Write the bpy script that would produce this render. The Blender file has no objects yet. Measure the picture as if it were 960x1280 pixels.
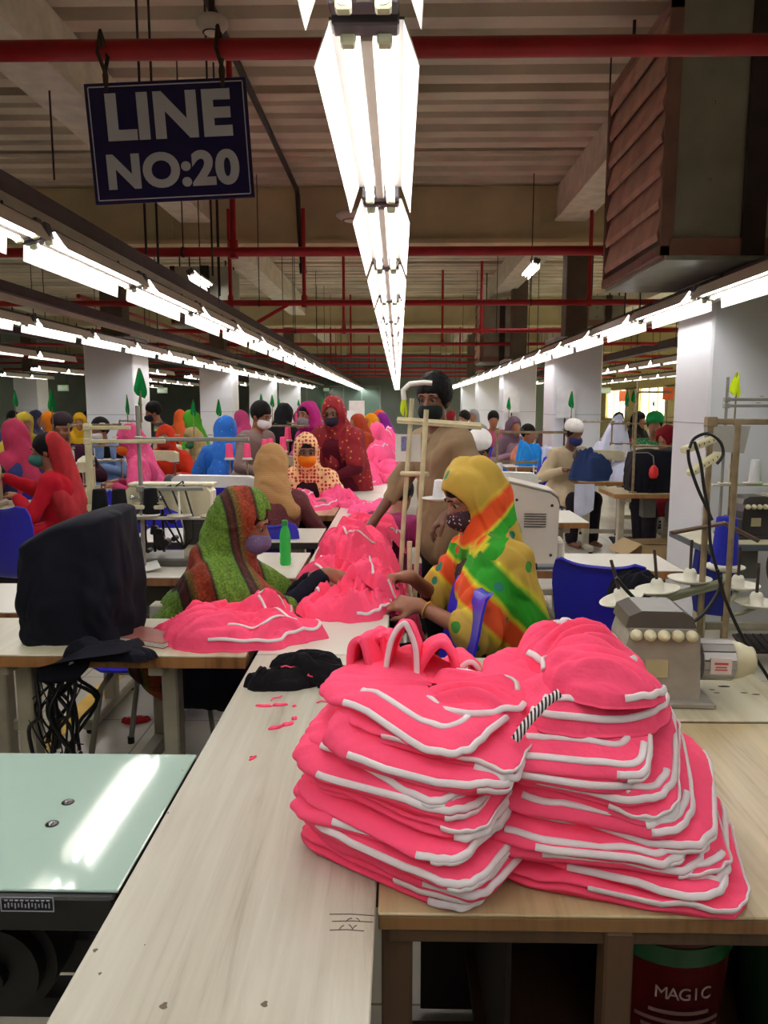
import bpy, math, random
import numpy as np
from mathutils import Vector, Matrix
PI = math.pi
R = math.radians
rnd = random.Random(7)
SC = bpy.context.scene
COL = SC.collection

# ------------------------------------------------------------------ camera geometry
CAMZ = 1.54
PITCH, YAW, FPX = R(7.88), R(1.07), 960.0
FW = Vector((-math.sin(YAW) * math.cos(PITCH), math.cos(YAW) * math.cos(PITCH), -math.sin(PITCH)))
RT = Vector((math.cos(YAW), math.sin(YAW), 0))
UP = RT.cross(FW)

def ray(u, v):
    return FW + RT * ((u - 480) / FPX) + UP * ((640 - v) / FPX)

def PZ(u, v, z):
    d = ray(u, v)
    t = (z - CAMZ) / d.z
    return Vector((d.x * t, d.y * t, z))

def PY(u, v, y):
    d = ray(u, v)
    t = y / d.y
    return Vector((d.x * t, y, CAMZ + d.z * t))

# ------------------------------------------------------------------ object helpers
def link(o, parent=None):
    COL.objects.link(o)
    if parent is not None:
        o.parent = parent
    return o

def tag(o, label=None, cat=None, group=None, kind=None):
    if label: o['label'] = label
    if cat: o['category'] = cat
    if group: o['group'] = group
    if kind: o['kind'] = kind
    return o

def thing(name, label, cat, loc=(0, 0, 0), rz=0.0, group=None):
    o = bpy.data.objects.new(name, None)
    o.empty_display_size = .1
    o.location = loc
    o.rotation_euler = (0, 0, rz)
    link(o)
    return tag(o, label, cat, group)

KIDS = {}
def dup(root, loc=None, rz=None, label=None, group=None, rot=None, scale=None):
    def rec(o, par):
        c = o.copy()
        COL.objects.link(c)
        if par is not None:
            c.parent = par
        for k in KIDS.get(o.name, []):
            rec2 = rec(k, c)
            KIDS.setdefault(c.name, []).append(rec2)
        return c
    r = rec(root, None)
    if loc is not None: r.location = loc
    if rz is not None: r.rotation_euler = (0, 0, rz)
    if rot is not None: r.rotation_euler = rot
    if scale is not None: r.scale = scale if hasattr(scale, '__len__') else (scale,) * 3
    if label: r['label'] = label
    if group: r['group'] = group
    return r

def np_mesh(name, V, F, smooth=True, mats=(), mi=None):
    """V (n,3), F list/array of quads or python polygons"""
    me = bpy.data.meshes.new(name)
    V = np.asarray(V, dtype=np.float32)
    if isinstance(F, np.ndarray):
        k = F.shape[1]
        me.vertices.add(len(V)); me.vertices.foreach_set('co', V.ravel())
        me.loops.add(F.size); me.loops.foreach_set('vertex_index', F.astype(np.int32).ravel())
        me.polygons.add(len(F))
        me.polygons.foreach_set('loop_start', np.arange(0, F.size, k, dtype=np.int32))
        me.polygons.foreach_set('loop_total', np.full(len(F), k, dtype=np.int32))
        me.update(calc_edges=True); me.validate()
    else:
        me.from_pydata(V.tolist(), [], F)
        me.update()
    for m in mats: me.materials.append(m)
    if mi is not None:
        me.polygons.foreach_set('material_index', np.asarray(mi, dtype=np.int32))
    me.polygons.foreach_set('use_smooth', np.full(len(me.polygons), smooth, dtype=bool))
    return me

def obj(name, me, parent=None, loc=None, rot=None):
    o = bpy.data.objects.new(name, me)
    link(o, parent)
    if parent is not None:
        KIDS.setdefault(parent.name, []).append(o)
    if loc is not None: o.location = loc
    if rot is not None: o.rotation_euler = rot
    return o

class MB:
    """collects boxes, tubes, lathes; build() links ONE mesh object"""
    def __init__(s):
        s.v, s.f, s.sm, s.mi = [], [], [], []
        s.m = 0
    def add(s, vs, fs, smooth=False):
        b = len(s.v)
        s.v.extend([tuple(x) for x in vs])
        for f in fs:
            s.f.append(tuple(b + i for i in f)); s.sm.append(smooth); s.mi.append(s.m)
        return s
    def box(s, c, d, bev=0.0, M=None):
        hx, hy, hz = d[0] / 2, d[1] / 2, d[2] / 2
        bev = min(bev, hx * .9, hy * .9, hz * .9)
        if bev <= 0:
            vs = [Vector((x, y, z)) for x in (-hx, hx) for y in (-hy, hy) for z in (-hz, hz)]
            fs = [(0, 1, 3, 2), (4, 6, 7, 5), (0, 4, 5, 1), (2, 3, 7, 6), (0, 2, 6, 4), (1, 5, 7, 3)]
        else:
            vs, idx, fs = [], {}, []
            for sx in (-1, 1):
                for sy in (-1, 1):
                    for sz in (-1, 1):
                        for ax in range(3):
                            p = [sx * (hx - bev), sy * (hy - bev), sz * (hz - bev)]
                            p[ax] = (sx * hx, sy * hy, sz * hz)[ax]
                            idx[sx, sy, sz, ax] = len(vs); vs.append(Vector(p))
            I = lambda i, j, k, ax: idx[i, j, k, ax]
            for sg in (-1, 1):
                fs += [(I(sg, -1, -1, 0), I(sg, 1, -1, 0), I(sg, 1, 1, 0), I(sg, -1, 1, 0)),
                       (I(-1, sg, -1, 1), I(1, sg, -1, 1), I(1, sg, 1, 1), I(-1, sg, 1, 1)),
                       (I(-1, -1, sg, 2), I(1, -1, sg, 2), I(1, 1, sg, 2), I(-1, 1, sg, 2))]
            for a in (-1, 1):
                for b in (-1, 1):
                    fs += [(I(a, b, -1, 0), I(a, b, 1, 0), I(a, b, 1, 1), I(a, b, -1, 1)),
                           (I(a, -1, b, 0), I(a, 1, b, 0), I(a, 1, b, 2), I(a, -1, b, 2)),
                           (I(-1, a, b, 1), I(1, a, b, 1), I(1, a, b, 2), I(-1, a, b, 2))]
                    for e in (-1, 1):
                        fs.append((I(a, b, e, 0), I(a, b, e, 1), I(a, b, e, 2)))
        # fix winding
        out = []
        for f in fs:
            p = [vs[i] for i in f]
            n = (p[1] - p[0]).cross(p[2] - p[0])
            ce = sum(p, Vector((0, 0, 0))) / len(p)
            out.append(f if n.dot(ce) > 0 else tuple(reversed(f)))
        c = Vector(c)
        vs = [(M @ x if M is not None else x) + c for x in vs]
        return s.add(vs, out)
    def cyl(s, a, b, r, r2=None, n=12, cap=True, smooth=True):
        a, b = Vector(a), Vector(b)
        r2 = r if r2 is None else r2
        d = (b - a).normalized()
        x = d.orthogonal().normalized(); y = d.cross(x)
        vs = []
        for p, q in ((a, r), (b, r2)):
            for i in range(n):
                t = 2 * PI * i / n
                vs.append(p + x * (q * math.cos(t)) + y * (q * math.sin(t)))
        fs = [(i, (i + 1) % n, n + (i + 1) % n, n + i) for i in range(n)]
        s.add(vs, fs, smooth)
        if cap:
            s.add(vs[:n], [tuple(reversed(range(n)))]); s.add(vs[n:], [tuple(range(n))])
        return s
    def tube(s, pts, r, n=8, cap=True, closed=False):
        pts = [Vector(p) for p in pts]
        m = len(pts)
        rs = r if hasattr(r, '__len__') else [r] * m
        vs = []
        x = None
        for i, p in enumerate(pts):
            if closed: d = (pts[(i + 1) % m] - pts[i - 1])
            else: d = pts[min(i + 1, m - 1)] - pts[max(i - 1, 0)]
            d = d.normalized() if d.length > 1e-9 else Vector((0, 0, 1))
            if x is None: x = d.orthogonal().normalized()
            x = (x - d * x.dot(d))
            x = x.normalized() if x.length > 1e-6 else d.orthogonal().normalized()
            y = d.cross(x)
            for k in range(n):
                t = 2 * PI * k / n
                vs.append(p + x * (rs[i] * math.cos(t)) + y * (rs[i] * math.sin(t)))
        fs = []
        for i in range(m if closed else m - 1):
            j = (i + 1) % m
            for k in range(n):
                fs.append((i * n + k, i * n + (k + 1) % n, j * n + (k + 1) % n, j * n + k))
        s.add(vs, fs, True)
        if cap and not closed:
            s.add(vs[:n], [tuple(reversed(range(n)))]); s.add(vs[-n:], [tuple(range(n))])
        return s
    def lathe(s, prof, c=(0, 0, 0), n=20, M=None, smooth=True):
        """prof: (r, z) from bottom to top; closed at r=0 ends"""
        c = Vector(c)
        vs, fs = [], []
        for r, z in prof:
            for k in range(n):
                t = 2 * PI * k / n
                p = Vector((r * math.cos(t), r * math.sin(t), z))
                vs.append((M @ p if M is not None else p) + c)
        for i in range(len(prof) - 1):
            for k in range(n):
                fs.append((i * n + k, i * n + (k + 1) % n, (i + 1) * n + (k + 1) % n, (i + 1) * n + k))
        s.add(vs, fs, smooth)
        if prof[0][0] > 1e-6: s.add(vs[:n], [tuple(reversed(range(n)))])
        if prof[-1][0] > 1e-6: s.add(vs[-n:], [tuple(range(n))])
        return s
    def prism(s, pts, a, b, axis='y', smooth=False):
        """2D outline extruded from a to b along axis; outline in the two other axes (x,z)|(x,y)|(y,z)"""
        def mk(p, t):
            return {'y': (p[0], t, p[1]), 'z': (p[0], p[1], t), 'x': (t, p[0], p[1])}[axis]
        n = len(pts)
        vs = [mk(p, a) for p in pts] + [mk(p, b) for p in pts]
        ar = sum(pts[i][0] * pts[(i + 1) % n][1] - pts[(i + 1) % n][0] * pts[i][1] for i in range(n))
        flip = (ar > 0) == (axis in 'zx')
        fs = [(i, (i + 1) % n, n + (i + 1) % n, n + i) for i in range(n)]
        caps = [tuple(reversed(range(n))), tuple(range(n, 2 * n))]
        if not flip: fs = [tuple(reversed(f)) for f in fs]; caps = [tuple(reversed(f)) for f in caps]
        if b < a: fs = [tuple(reversed(f)) for f in fs]; caps = [tuple(reversed(f)) for f in caps]
        s.add(vs, fs, smooth); s.add(vs, caps)
        return s
    def grid(s, G, smooth=True, flip=False):
        n, m = len(G), len(G[0])
        vs = [p for row in G for p in row]
        fs = []
        for i in range(n - 1):
            for j in range(m - 1):
                f = (i * m + j, i * m + j + 1, (i + 1) * m + j + 1, (i + 1) * m + j)
                fs.append(tuple(reversed(f)) if flip else f)
        return s.add(vs, fs, smooth)
    def mesh(s, name, mats):
        me = bpy.data.meshes.new(name)
        me.from_pydata(s.v, [], s.f)
        if not isinstance(mats, (list, tuple)): mats = [mats]
        for m in mats: me.materials.append(m)
        me.polygons.foreach_set('use_smooth', s.sm)
        if len(mats) > 1: me.polygons.foreach_set('material_index', s.mi)
        me.update()
        return me
    def build(s, name, mats, parent=None, loc=None, rot=None):
        return obj(name, s.mesh(name, mats), parent, loc, rot)

def smooth_path(pts, k=5):
    P = [Vector(p) for p in pts]; out = []
    for i in range(len(P) - 1):
        a, b, c, d = P[max(i - 1, 0)], P[i], P[i + 1], P[min(i + 2, len(P) - 1)]
        for j in range(k):
            t = j / k
            out.append(.5 * ((2 * b) + (c - a) * t + (2 * a - 5 * b + 4 * c - d) * t * t + (3 * b - a - 3 * c + d) * t ** 3))
    return out + [P[-1]]

# ------------------------------------------------------------------ noise
_perm = np.random.RandomState(3).permutation(256)
_perm = np.concatenate([_perm, _perm, _perm])
_gr = np.random.RandomState(5).normal(size=(256, 3)); _gr /= np.linalg.norm(_gr, axis=1)[:, None]
def noise(x, y, z=0.0):
    x, y, z = np.broadcast_arrays(np.asarray(x, float), np.asarray(y, float), np.asarray(z, float))
    xi, yi, zi = np.floor(x).astype(int), np.floor(y).astype(int), np.floor(z).astype(int)
    xf, yf, zf = x - xi, y - yi, z - zi
    f = lambda t: t * t * t * (t * (t * 6 - 15) + 10)
    u, v, w = f(xf), f(yf), f(zf)
    def g(a, b, c):
        h = _perm[_perm[_perm[(xi + a) & 255] + ((yi + b) & 255)] + ((zi + c) & 255)] & 255
        G = _gr[h]
        return G[..., 0] * (xf - a) + G[..., 1] * (yf - b) + G[..., 2] * (zf - c)
    l = lambda a, b, t: a + (b - a) * t
    return 1.6 * l(l(l(g(0, 0, 0), g(1, 0, 0), u), l(g(0, 1, 0), g(1, 1, 0), u), v),
                   l(l(g(0, 0, 1), g(1, 0, 1), u), l(g(0, 1, 1), g(1, 1, 1), u), v), w)

# ------------------------------------------------------------------ materials
def lin(c):
    return tuple(((x / 255) / 12.92 if x / 255 <= .04045 else ((x / 255 + .055) / 1.055) ** 2.4) for x in c)

MATS = {}
def nmat(name):
    m = bpy.data.materials.new(name); m.use_nodes = True
    nt = m.node_tree
    b = nt.nodes['Principled BSDF']
    return m, nt, b

def mat(name, rgb, rough=.5, metal=0.0, var=.08, vscale=6.0, bump=0.0, bscale=60.0, sheen=0.0, spec=None, trans=0.0, coat=0.0):
    """solid material whose colour and gloss vary a little through object space"""
    if name in MATS: return MATS[name]
    m, nt, b = nmat(name)
    c = lin(rgb)
    N = nt.nodes; L = nt.links
    tc = N.new('ShaderNodeTexCoord')
    if var > 0:
        nz = N.new('ShaderNodeTexNoise'); nz.inputs['Scale'].default_value = vscale; nz.inputs['Detail'].default_value = 4
        L.new(tc.outputs['Object'], nz.inputs['Vector'])
        rp = N.new('ShaderNodeValToRGB')
        rp.color_ramp.elements[0].position = .3; rp.color_ramp.elements[1].position = .7
        rp.color_ramp.elements[0].color = tuple(x * (1 - var) for x in c) + (1,)
        rp.color_ramp.elements[1].color = tuple(min(1, x * (1 + var)) for x in c) + (1,)
        L.new(nz.outputs['Fac'], rp.inputs['Fac']); L.new(rp.outputs['Color'], b.inputs['Base Color'])
    else:
        b.inputs['Base Color'].default_value = c + (1,)
    b.inputs['Roughness'].default_value = rough
    b.inputs['Metallic'].default_value = metal
    if spec is not None: b.inputs['Specular IOR Level'].default_value = spec
    if sheen: b.inputs['Sheen Weight'].default_value = sheen
    if trans: b.inputs['Transmission Weight'].default_value = trans
    if coat: b.inputs['Coat Weight'].default_value = coat
    if bump:
        n2 = N.new('ShaderNodeTexNoise'); n2.inputs['Scale'].default_value = bscale; n2.inputs['Detail'].default_value = 3
        L.new(tc.outputs['Object'], n2.inputs['Vector'])
        bp = N.new('ShaderNodeBump'); bp.inputs['Strength'].default_value = bump; bp.inputs['Distance'].default_value = .01
        L.new(n2.outputs['Fac'], bp.inputs['Height']); L.new(bp.outputs['Normal'], b.inputs['Normal'])
    MATS[name] = m
    return m

def emit(name, rgb, s):
    if name in MATS: return MATS[name]
    m, nt, b = nmat(name)
    b.inputs['Base Color'].default_value = (.8, .8, .8, 1)
    b.inputs['Emission Color'].default_value = lin(rgb) + (1,)
    b.inputs['Emission Strength'].default_value = s
    MATS[name] = m
    return m

def ramp(nt, stops, interp='LINEAR'):
    r = nt.nodes.new('ShaderNodeValToRGB'); cr = r.color_ramp; cr.interpolation = interp
    while len(cr.elements) < len(stops): cr.elements.new(.5)
    for e, (p, c) in zip(cr.elements, stops):
        e.position = p; e.color = lin(c) + (1,)
    return r

def node(nt, typ, **kw):
    n = nt.nodes.new(typ)
    for k, v in kw.items():
        if k in n.inputs: n.inputs[k].default_value = v
        else: setattr(n, k, v)
    return n

def mapping(nt, scale=(1, 1, 1), rot=(0, 0, 0), loc=(0, 0, 0)):
    tc = nt.nodes.new('ShaderNodeTexCoord'); mp = nt.nodes.new('ShaderNodeMapping')
    mp.inputs['Scale'].default_value = scale; mp.inputs['Rotation'].default_value = rot; mp.inputs['Location'].default_value = loc
    nt.links.new(tc.outputs['Object'], mp.inputs['Vector'])
    return mp

def mat_stripes(name, stops, scale=8.0, rot=(0, 0, 0), dist=2.0, rough=.8, detail=2.0, interp='LINEAR'):
    if name in MATS: return MATS[name]
    m, nt, b = nmat(name)
    mp = mapping(nt, rot=rot)
    w = node(nt, 'ShaderNodeTexWave', wave_profile='SAW'); w.inputs['Scale'].default_value = scale
    w.inputs['Distortion'].default_value = dist; w.inputs['Detail'].default_value = detail; w.inputs['Detail Scale'].default_value = 1.5
    nt.links.new(mp.outputs['Vector'], w.inputs['Vector'])
    rp = ramp(nt, stops, interp)
    nt.links.new(w.outputs['Fac'], rp.inputs['Fac']); nt.links.new(rp.outputs['Color'], b.inputs['Base Color'])
    b.inputs['Roughness'].default_value = rough
    MATS[name] = m
    return m

def mat_dots(name, base, dot, scale=20.0, size=.3, dot2=None, rough=.8, var=.1, grid=False):
    if name in MATS: return MATS[name]
    m, nt, b = nmat(name); L = nt.links
    mp = mapping(nt)
    vo = node(nt, 'ShaderNodeTexVoronoi'); vo.inputs['Scale'].default_value = scale
    vo.inputs['Randomness'].default_value = .25 if grid else .9
    L.new(mp.outputs['Vector'], vo.inputs['Vector'])
    th = node(nt, 'ShaderNodeMath', operation='LESS_THAN'); th.inputs[1].default_value = size
    L.new(vo.outputs['Distance'], th.inputs[0])
    nz = node(nt, 'ShaderNodeTexNoise', Scale=9.0, Detail=4.0)
    L.new(mp.outputs['Vector'], nz.inputs['Vector'])
    rp = ramp(nt, [(.3, tuple(x * (1 - var) for x in base)), (.7, tuple(min(255, x * (1 + var)) for x in base))])
    L.new(nz.outputs['Fac'], rp.inputs['Fac'])
    mx = node(nt, 'ShaderNodeMix', data_type='RGBA')
    L.new(th.outputs[0], mx.inputs[0]); L.new(rp.outputs['Color'], mx.inputs[6])
    if dot2:
        sp = node(nt, 'ShaderNodeSeparateColor'); L.new(vo.outputs['Color'], sp.inputs[0])
        r2 = ramp(nt, [(0, dot), (.5, dot2)], 'CONSTANT'); L.new(sp.outputs[0], r2.inputs['Fac'])
        L.new(r2.outputs['Color'], mx.inputs[7])
    else:
        mx.inputs[7].default_value = lin(dot) + (1,)
    L.new(mx.outputs[2], b.inputs['Base Color'])
    b.inputs['Roughness'].default_value = rough
    MATS[name] = m
    return m

ORD = ('first second third fourth fifth sixth seventh eighth ninth tenth eleventh twelfth thirteenth fourteenth fifteenth sixteenth '
       'seventeenth eighteenth nineteenth twentieth twenty-first twenty-second twenty-third twenty-fourth twenty-fifth twenty-sixth '
       'twenty-seventh twenty-eighth twenty-ninth thirtieth').split()
# ================================================================== THE HALL
TZ = .76                                     # work table height
cream = mat('painted_cream', (196, 186, 160), .6, var=.12, vscale=3)
beamcream = mat('beam_cream', (206, 194, 154), .7, var=.15, vscale=1.5)
steel_dark = mat('dark_steel', (58, 50, 52), .5, .3, var=.2)
tray_mat = mat('tray_purple_grey', (84, 70, 78), .55, .2, var=.2)
pale_metal = mat('pale_painted_metal', (206, 200, 186), .45, var=.08)
red_pipe = mat('red_pipe_paint', (168, 24, 34), .4, var=.15)
whitepaint = mat('pillar_white', (228, 232, 240), .45, var=.05, vscale=1.3)
black_p = mat('black_plastic', (18, 18, 20), .45, var=.1)
grey_p = mat('grey_plastic', (120, 118, 112), .45)
chrome = mat('bright_metal', (190, 190, 188), .25, 1.0, var=.1)
rusty = mat('worn_rod', (140, 124, 96), .5, .4, var=.35, vscale=20)
machine_cream = mat('machine_enamel', (205, 200, 168), .35, var=.1, vscale=12)
machine_white = mat('machine_white', (222, 222, 216), .35, var=.06, vscale=12)
machine_grey = mat('machine_grey', (150, 145, 135), .4, var=.15, vscale=14)
legpaint = mat('leg_paint', (176, 172, 152), .5, var=.2, vscale=9)

def mat_floor():
    m, nt, b = nmat('floor_tile'); L = nt.links
    mp = mapping(nt)
    br = node(nt, 'ShaderNodeTexBrick', offset=0.0)
    br.inputs['Scale'].default_value = 1.0
    br.inputs['Brick Width'].default_value = .6; br.inputs['Row Height'].default_value = .6
    br.inputs['Mortar Size'].default_value = .004
    br.inputs['Color1'].default_value = lin((196, 192, 176)) + (1,)
    br.inputs['Color2'].default_value = lin((188, 186, 170)) + (1,)
    br.inputs['Mortar'].default_value = lin((120, 116, 104)) + (1,)
    L.new(mp.outputs['Vector'], br.inputs['Vector'])
    nz = node(nt, 'ShaderNodeTexNoise', Scale=1.7, Detail=6.0); L.new(mp.outputs['Vector'], nz.inputs['Vector'])
    rp = ramp(nt, [(.3, (222, 220, 212)), (.7, (255, 255, 255))]); L.new(nz.outputs['Fac'], rp.inputs['Fac'])
    mx = node(nt, 'ShaderNodeMix', data_type='RGBA', blend_type='MULTIPLY'); mx.inputs[0].default_value = 1
    L.new(br.outputs['Color'], mx.inputs[6]); L.new(rp.outputs['Color'], mx.inputs[7])
    L.new(mx.outputs[2], b.inputs['Base Color'])
    b.inputs['Roughness'].default_value = .33
    return m
def mat_woodtop(name, base, dark, rough=.32, sc=1.0):
    m, nt, b = nmat(name); L = nt.links
    mp = mapping(nt, scale=(7 * sc, .55 * sc, 1))
    nz = node(nt, 'ShaderNodeTexNoise', Scale=1.6, Detail=7.0, Roughness=.62, Distortion=1.2)
    L.new(mp.outputs['Vector'], nz.inputs['Vector'])
    mp2 = mapping(nt, scale=(34 * sc, 1.1 * sc, 1))
    n2 = node(nt, 'ShaderNodeTexNoise', Scale=2.0, Detail=3.0, Distortion=.6); L.new(mp2.outputs['Vector'], n2.inputs['Vector'])
    ad = node(nt, 'ShaderNodeMath', operation='ADD'); L.new(nz.outputs['Fac'], ad.inputs[0])
    ml = node(nt, 'ShaderNodeMath', operation='MULTIPLY'); ml.inputs[1].default_value = .45; L.new(n2.outputs['Fac'], ml.inputs[0])
    L.new(ml.outputs[0], ad.inputs[1])
    rp = ramp(nt, [(.48, dark), (.62, tuple((a + c * 2) / 3 for a, c in zip(dark, base))), (.85, base)])
    L.new(ad.outputs[0], rp.inputs['Fac']); L.new(rp.outputs['Color'], b.inputs['Base Color'])
    b.inputs['Roughness'].default_value = rough
    return m
floor_m = mat_floor()
top_oak = mat_woodtop('pale_oak_laminate', (196, 194, 179), (160, 153, 134))
top_white = mat('white_laminate', (214, 212, 200), .3, var=.04, vscale=3)
top_glass = mat('pale_green_glass_top', (176, 205, 193), .07, var=.03, vscale=2, coat=.3)
top_wood = mat_woodtop('worn_ply_top', (188, 172, 132), (140, 120, 84), .3)
top_mach = mat_woodtop('worn_cream_top', (200, 196, 170), (168, 160, 128), .3)
edge_wood = mat_woodtop('ply_edge', (160, 112, 62), (108, 68, 32), .5)
edge_dark = mat_woodtop('brown_wood', (84, 58, 36), (50, 33, 20), .5)

def struct(name, me, parent=None, **k):
    o = obj(name, me, parent, **k)
    if parent is None: o['kind'] = 'structure'
    return o

XL, XR, YF, ZC = -13.5, 9.2, 36.5, 4.28
YB = -6.0
m = MB(); m.box(((XL + XR) / 2, (YF + YB) / 2, -.05), (XR - XL, YF - YB + .4, .1)); struct('floor', m.mesh('floor', floor_m))
# corrugated roof deck, ribs across the hall
deck_m = mat('roof_deck', (214, 204, 186), .6, .1, var=.22, vscale=1.2)
m = MB(); prof = []
y = YB; k = 0
while y < YF + .2:
    s = .012 * math.sin(k * 1.7)
    prof += [(y, ZC + s), (y + .17, ZC + s), (y + .2, ZC + .07 + s), (y + .30, ZC + .07 + s)]
    y += .33; k += 1
    if k % 5 == 0:                                   # lap joint between two sheets
        prof += [(y - .005, ZC + .1), (y + .02, ZC + .1), (y + .021, ZC - .015)]
m.grid([[(XL, a, b) for a, b in prof], [(XR, a, b) for a, b in prof]], smooth=False)
struct('ceiling', m.mesh('ceiling', deck_m))
# girders across, secondary beams along
for i, gy in enumerate((10.3, 20.4, 30.5)):
    m = MB(); m.box(((XL + XR) / 2, gy, 3.93), (XR - XL, .3, .7)); m.box(((XL + XR) / 2, gy - .02, 3.60), (XR - XL, .42, .05))
    for sx in np.arange(XL + 1.2, XR, 2.35): m.box((sx, gy - .16, 3.93), (.03, .03, .66))
    struct('ceiling_beam', m.mesh('girder', beamcream))
for bx in (-9.0, -5.8, -2.58, 2.16, 5.6):
    m = MB(); m.box((bx, 15.2, 4.06), (.34, 42, .42)); m.box((bx, 15.2, 3.86), (.4, 42, .03))
    struct('ceiling_beam', m.mesh('secondary', mat('beam_grey', (226, 222, 208), .6, var=.15)))
# walls
wall_m = mat('wall_grey_green', (128, 140, 136), .6, var=.12, vscale=1.0)
wall_y = mat('wall_yellow', (226, 214, 158), .6, var=.06)
m = MB(); m.box(((XL + XR) / 2, YF + .1, ZC / 2), (XR - XL, .2, ZC + .2)); struct('wall_far', m.mesh('wall_far', wall_m))
m = MB(); m.box((XL - .1, 15.2, ZC / 2), (.2, YF + 6.4, ZC + .2)); struct('wall_left', m.mesh('wall_left', wall_m))
m = MB(); m.box(((XL + XR) / 2, YB - .1, ZC / 2), (XR - XL, .2, ZC + .2)); struct('wall_back', m.mesh('wall_back', mat('wall_cream', (205, 200, 188), .6)))
# right wall with a band of bright windows
wins = [(y0, y0 + 2.9) for y0 in (8.2, 12.9, 17.6, 22.3, 27.0, 31.7)]
m = MB()
m.box((XR + .1, 15.2, .5), (.2, YF + 6.4, 1.0)); m.box((XR + .1, 15.2, 3.25), (.2, YF + 6.4, 2.1))
edges = [YB] + [e for w in wins for e in w] + [YF + .2]
for a, b in zip(edges[::2], edges[1::2]): m.box((XR + .1, (a + b) / 2, 1.6), (.2, b - a, 1.3))
struct('wall_right', m.mesh('wall_right', wall_y))
pane_m = emit('daylit_pane', (255, 246, 205), 4.5)
for i, (a, b) in enumerate(wins):
    m = MB(); 
    for t in (0, 1 / 3, 2 / 3, 1): m.box((XR + .08, a + (b - a) * t, 1.6), (.06, .05, 1.22))
    for z in (1.0, 2.2): m.box((XR + .08, (a + b) / 2, z), (.06, b - a, .05))
    w = struct('window_%d' % (i + 1), m.mesh('window_frame', mat('window_frame', (190, 180, 140), .5)))
    m = MB(); m.box((XR + .12, (a + b) / 2, 1.6), (.02, b - a, 1.2)); m.build('pane', pane_m, w)
# pillars
PB = mat('pillar_seam', (150, 156, 164), .6)
def pillar(x, y, w=.66):
    m = MB(); m.box((x, y, 1.23), (w, w, 2.46), .015)
    o = struct('pillar', m.mesh('pillar', whitepaint))
    m = MB(); m.box((x, y, 3.36), (.3, .3, 1.84), .01); m.build('steel_core', mat('column_steel', (96, 84, 74), .6, var=.15), o)
    m = MB()
    for z in (1.42,): m.box((x, y, z), (w + .004, w + .004, .006))
    m.build('panel_joint', PB, o)
    return o
for x, y in [(2.42, 5.6), (2.42, 10.9), (2.42, 15.9), (2.42, 20.9), (2.42, 25.9), (-3.88, 10.7), (-3.7, 16.0), (-3.7, 21.2), (-3.7, 26.4), (-10.1, 21.2), (-10.1, 15.9), (-10.1, 10.7)]:
    pillar(x, y)
# yellow floor lines
ylw = mat('floor_yellow', (226, 180, 30), .45, var=.12, vscale=8)
for (x, y0, y1) in ((-1.62, 1.2, 34), (1.52, 2.2, 34), (-5.2, 2, 34)):
    m = MB(); m.box((x, (y0 + y1) / 2, .0015), (.09, y1 - y0, .003)); struct('floor_marking', m.mesh('floor_marking', ylw))

# ------------------------------------------------------------------ tube lights
tube_m = emit('tube_glow', (255, 252, 250), 23.0)
refl_m = mat('reflector_white', (235, 230, 220), .35, var=.03)
holder_m = mat('lamp_holder', (196, 200, 170), .5)
def lamp_proto():
    root = thing('tube_light', 'x', 'light')
    for s in (-1, 1):
        pr = [(s * .074, .034), (s * .076, .026), (s * .104, -.052), (s * .106, -.051), (s * .079, .028), (s * .074, .0365)]
        m = MB(); m.prism(pr if s < 0 else pr[::-1], -.585, .585, 'y'); m.build('reflector_wing', refl_m, root)
    m = MB(); m.box((0, 0, .038), (.15, 1.17, .006)); m.build('channel', mat('channel_shade_grey', (92, 88, 84), .5), root)  # grey colour paints in the dim gap between wings and tubes
    m = MB(); m.prism([(-.013, .036), (-.012, -.004), (.012, -.004), (.013, .036)][::-1], -.585, .585, 'y'); m.build('centre_ridge', mat('ridge_cream', (150, 140, 128), .5), root)
    for s in (-1, 1):
        m = MB(); m.cyl((s * .034, -.575, 0), (s * .034, .575, 0), .013, n=8); m.build('tube', tube_m, root)
        for e in (-1, 1):
            m = MB(); m.box((s * .036, e * .592, .012), (.03, .03, .06), .004); m.cyl((s * .036, e * .573, 0), (s * .036, e * .582, 0), .0145, n=10)
            m.build('lamp_holder', holder_m, root)
    m = MB(); m.box((0, 0, .058), (.06, 1.19, .036), .004)
    for e in (-1, 1): m.box((0, e * .618, .035), (.13, .05, .07), .004)
    m.build('housing', mat('housing_grey', (84, 80, 88), .5), root)
    for e in (-1, 1):
        m = MB(); m.cyl((0, e * .45, .07), (0, e * .45, .115), .006, n=6); m.build('hanger', steel_dark, root)
    return root
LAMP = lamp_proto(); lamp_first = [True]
def lamp(x, y, z, label, group, tilt=0.0, rz=0.0):
    if lamp_first[0]:
        o = LAMP; lamp_first[0] = False
        o['label'] = label; o['group'] = group
    else:
        o = dup(LAMP, label=label, group=group)
    o.location = (x, y, z); o.rotation_euler = (0, tilt, rz)
    return o
def row(x, z, y0, n, pitch, where, group, tilt=0.0, skip=()):
    for i in range(n):
        if i in skip: continue
        lamp(x, y0 + i * pitch, z, 'twin tube light, %s in the row %s' % (ORD[i], where), group, tilt)
LZ = CAMZ + .72
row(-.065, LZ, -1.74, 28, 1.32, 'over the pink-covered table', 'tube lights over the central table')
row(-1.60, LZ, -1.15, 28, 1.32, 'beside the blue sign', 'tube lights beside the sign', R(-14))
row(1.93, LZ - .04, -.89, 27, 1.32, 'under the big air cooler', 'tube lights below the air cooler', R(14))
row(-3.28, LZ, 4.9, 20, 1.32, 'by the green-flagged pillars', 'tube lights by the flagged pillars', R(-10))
row(-5.1, LZ, 6.2, 16, 1.32, 'second aisle past the flagged pillars', 'tube lights of the second aisle', skip=(5, 9))
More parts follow.
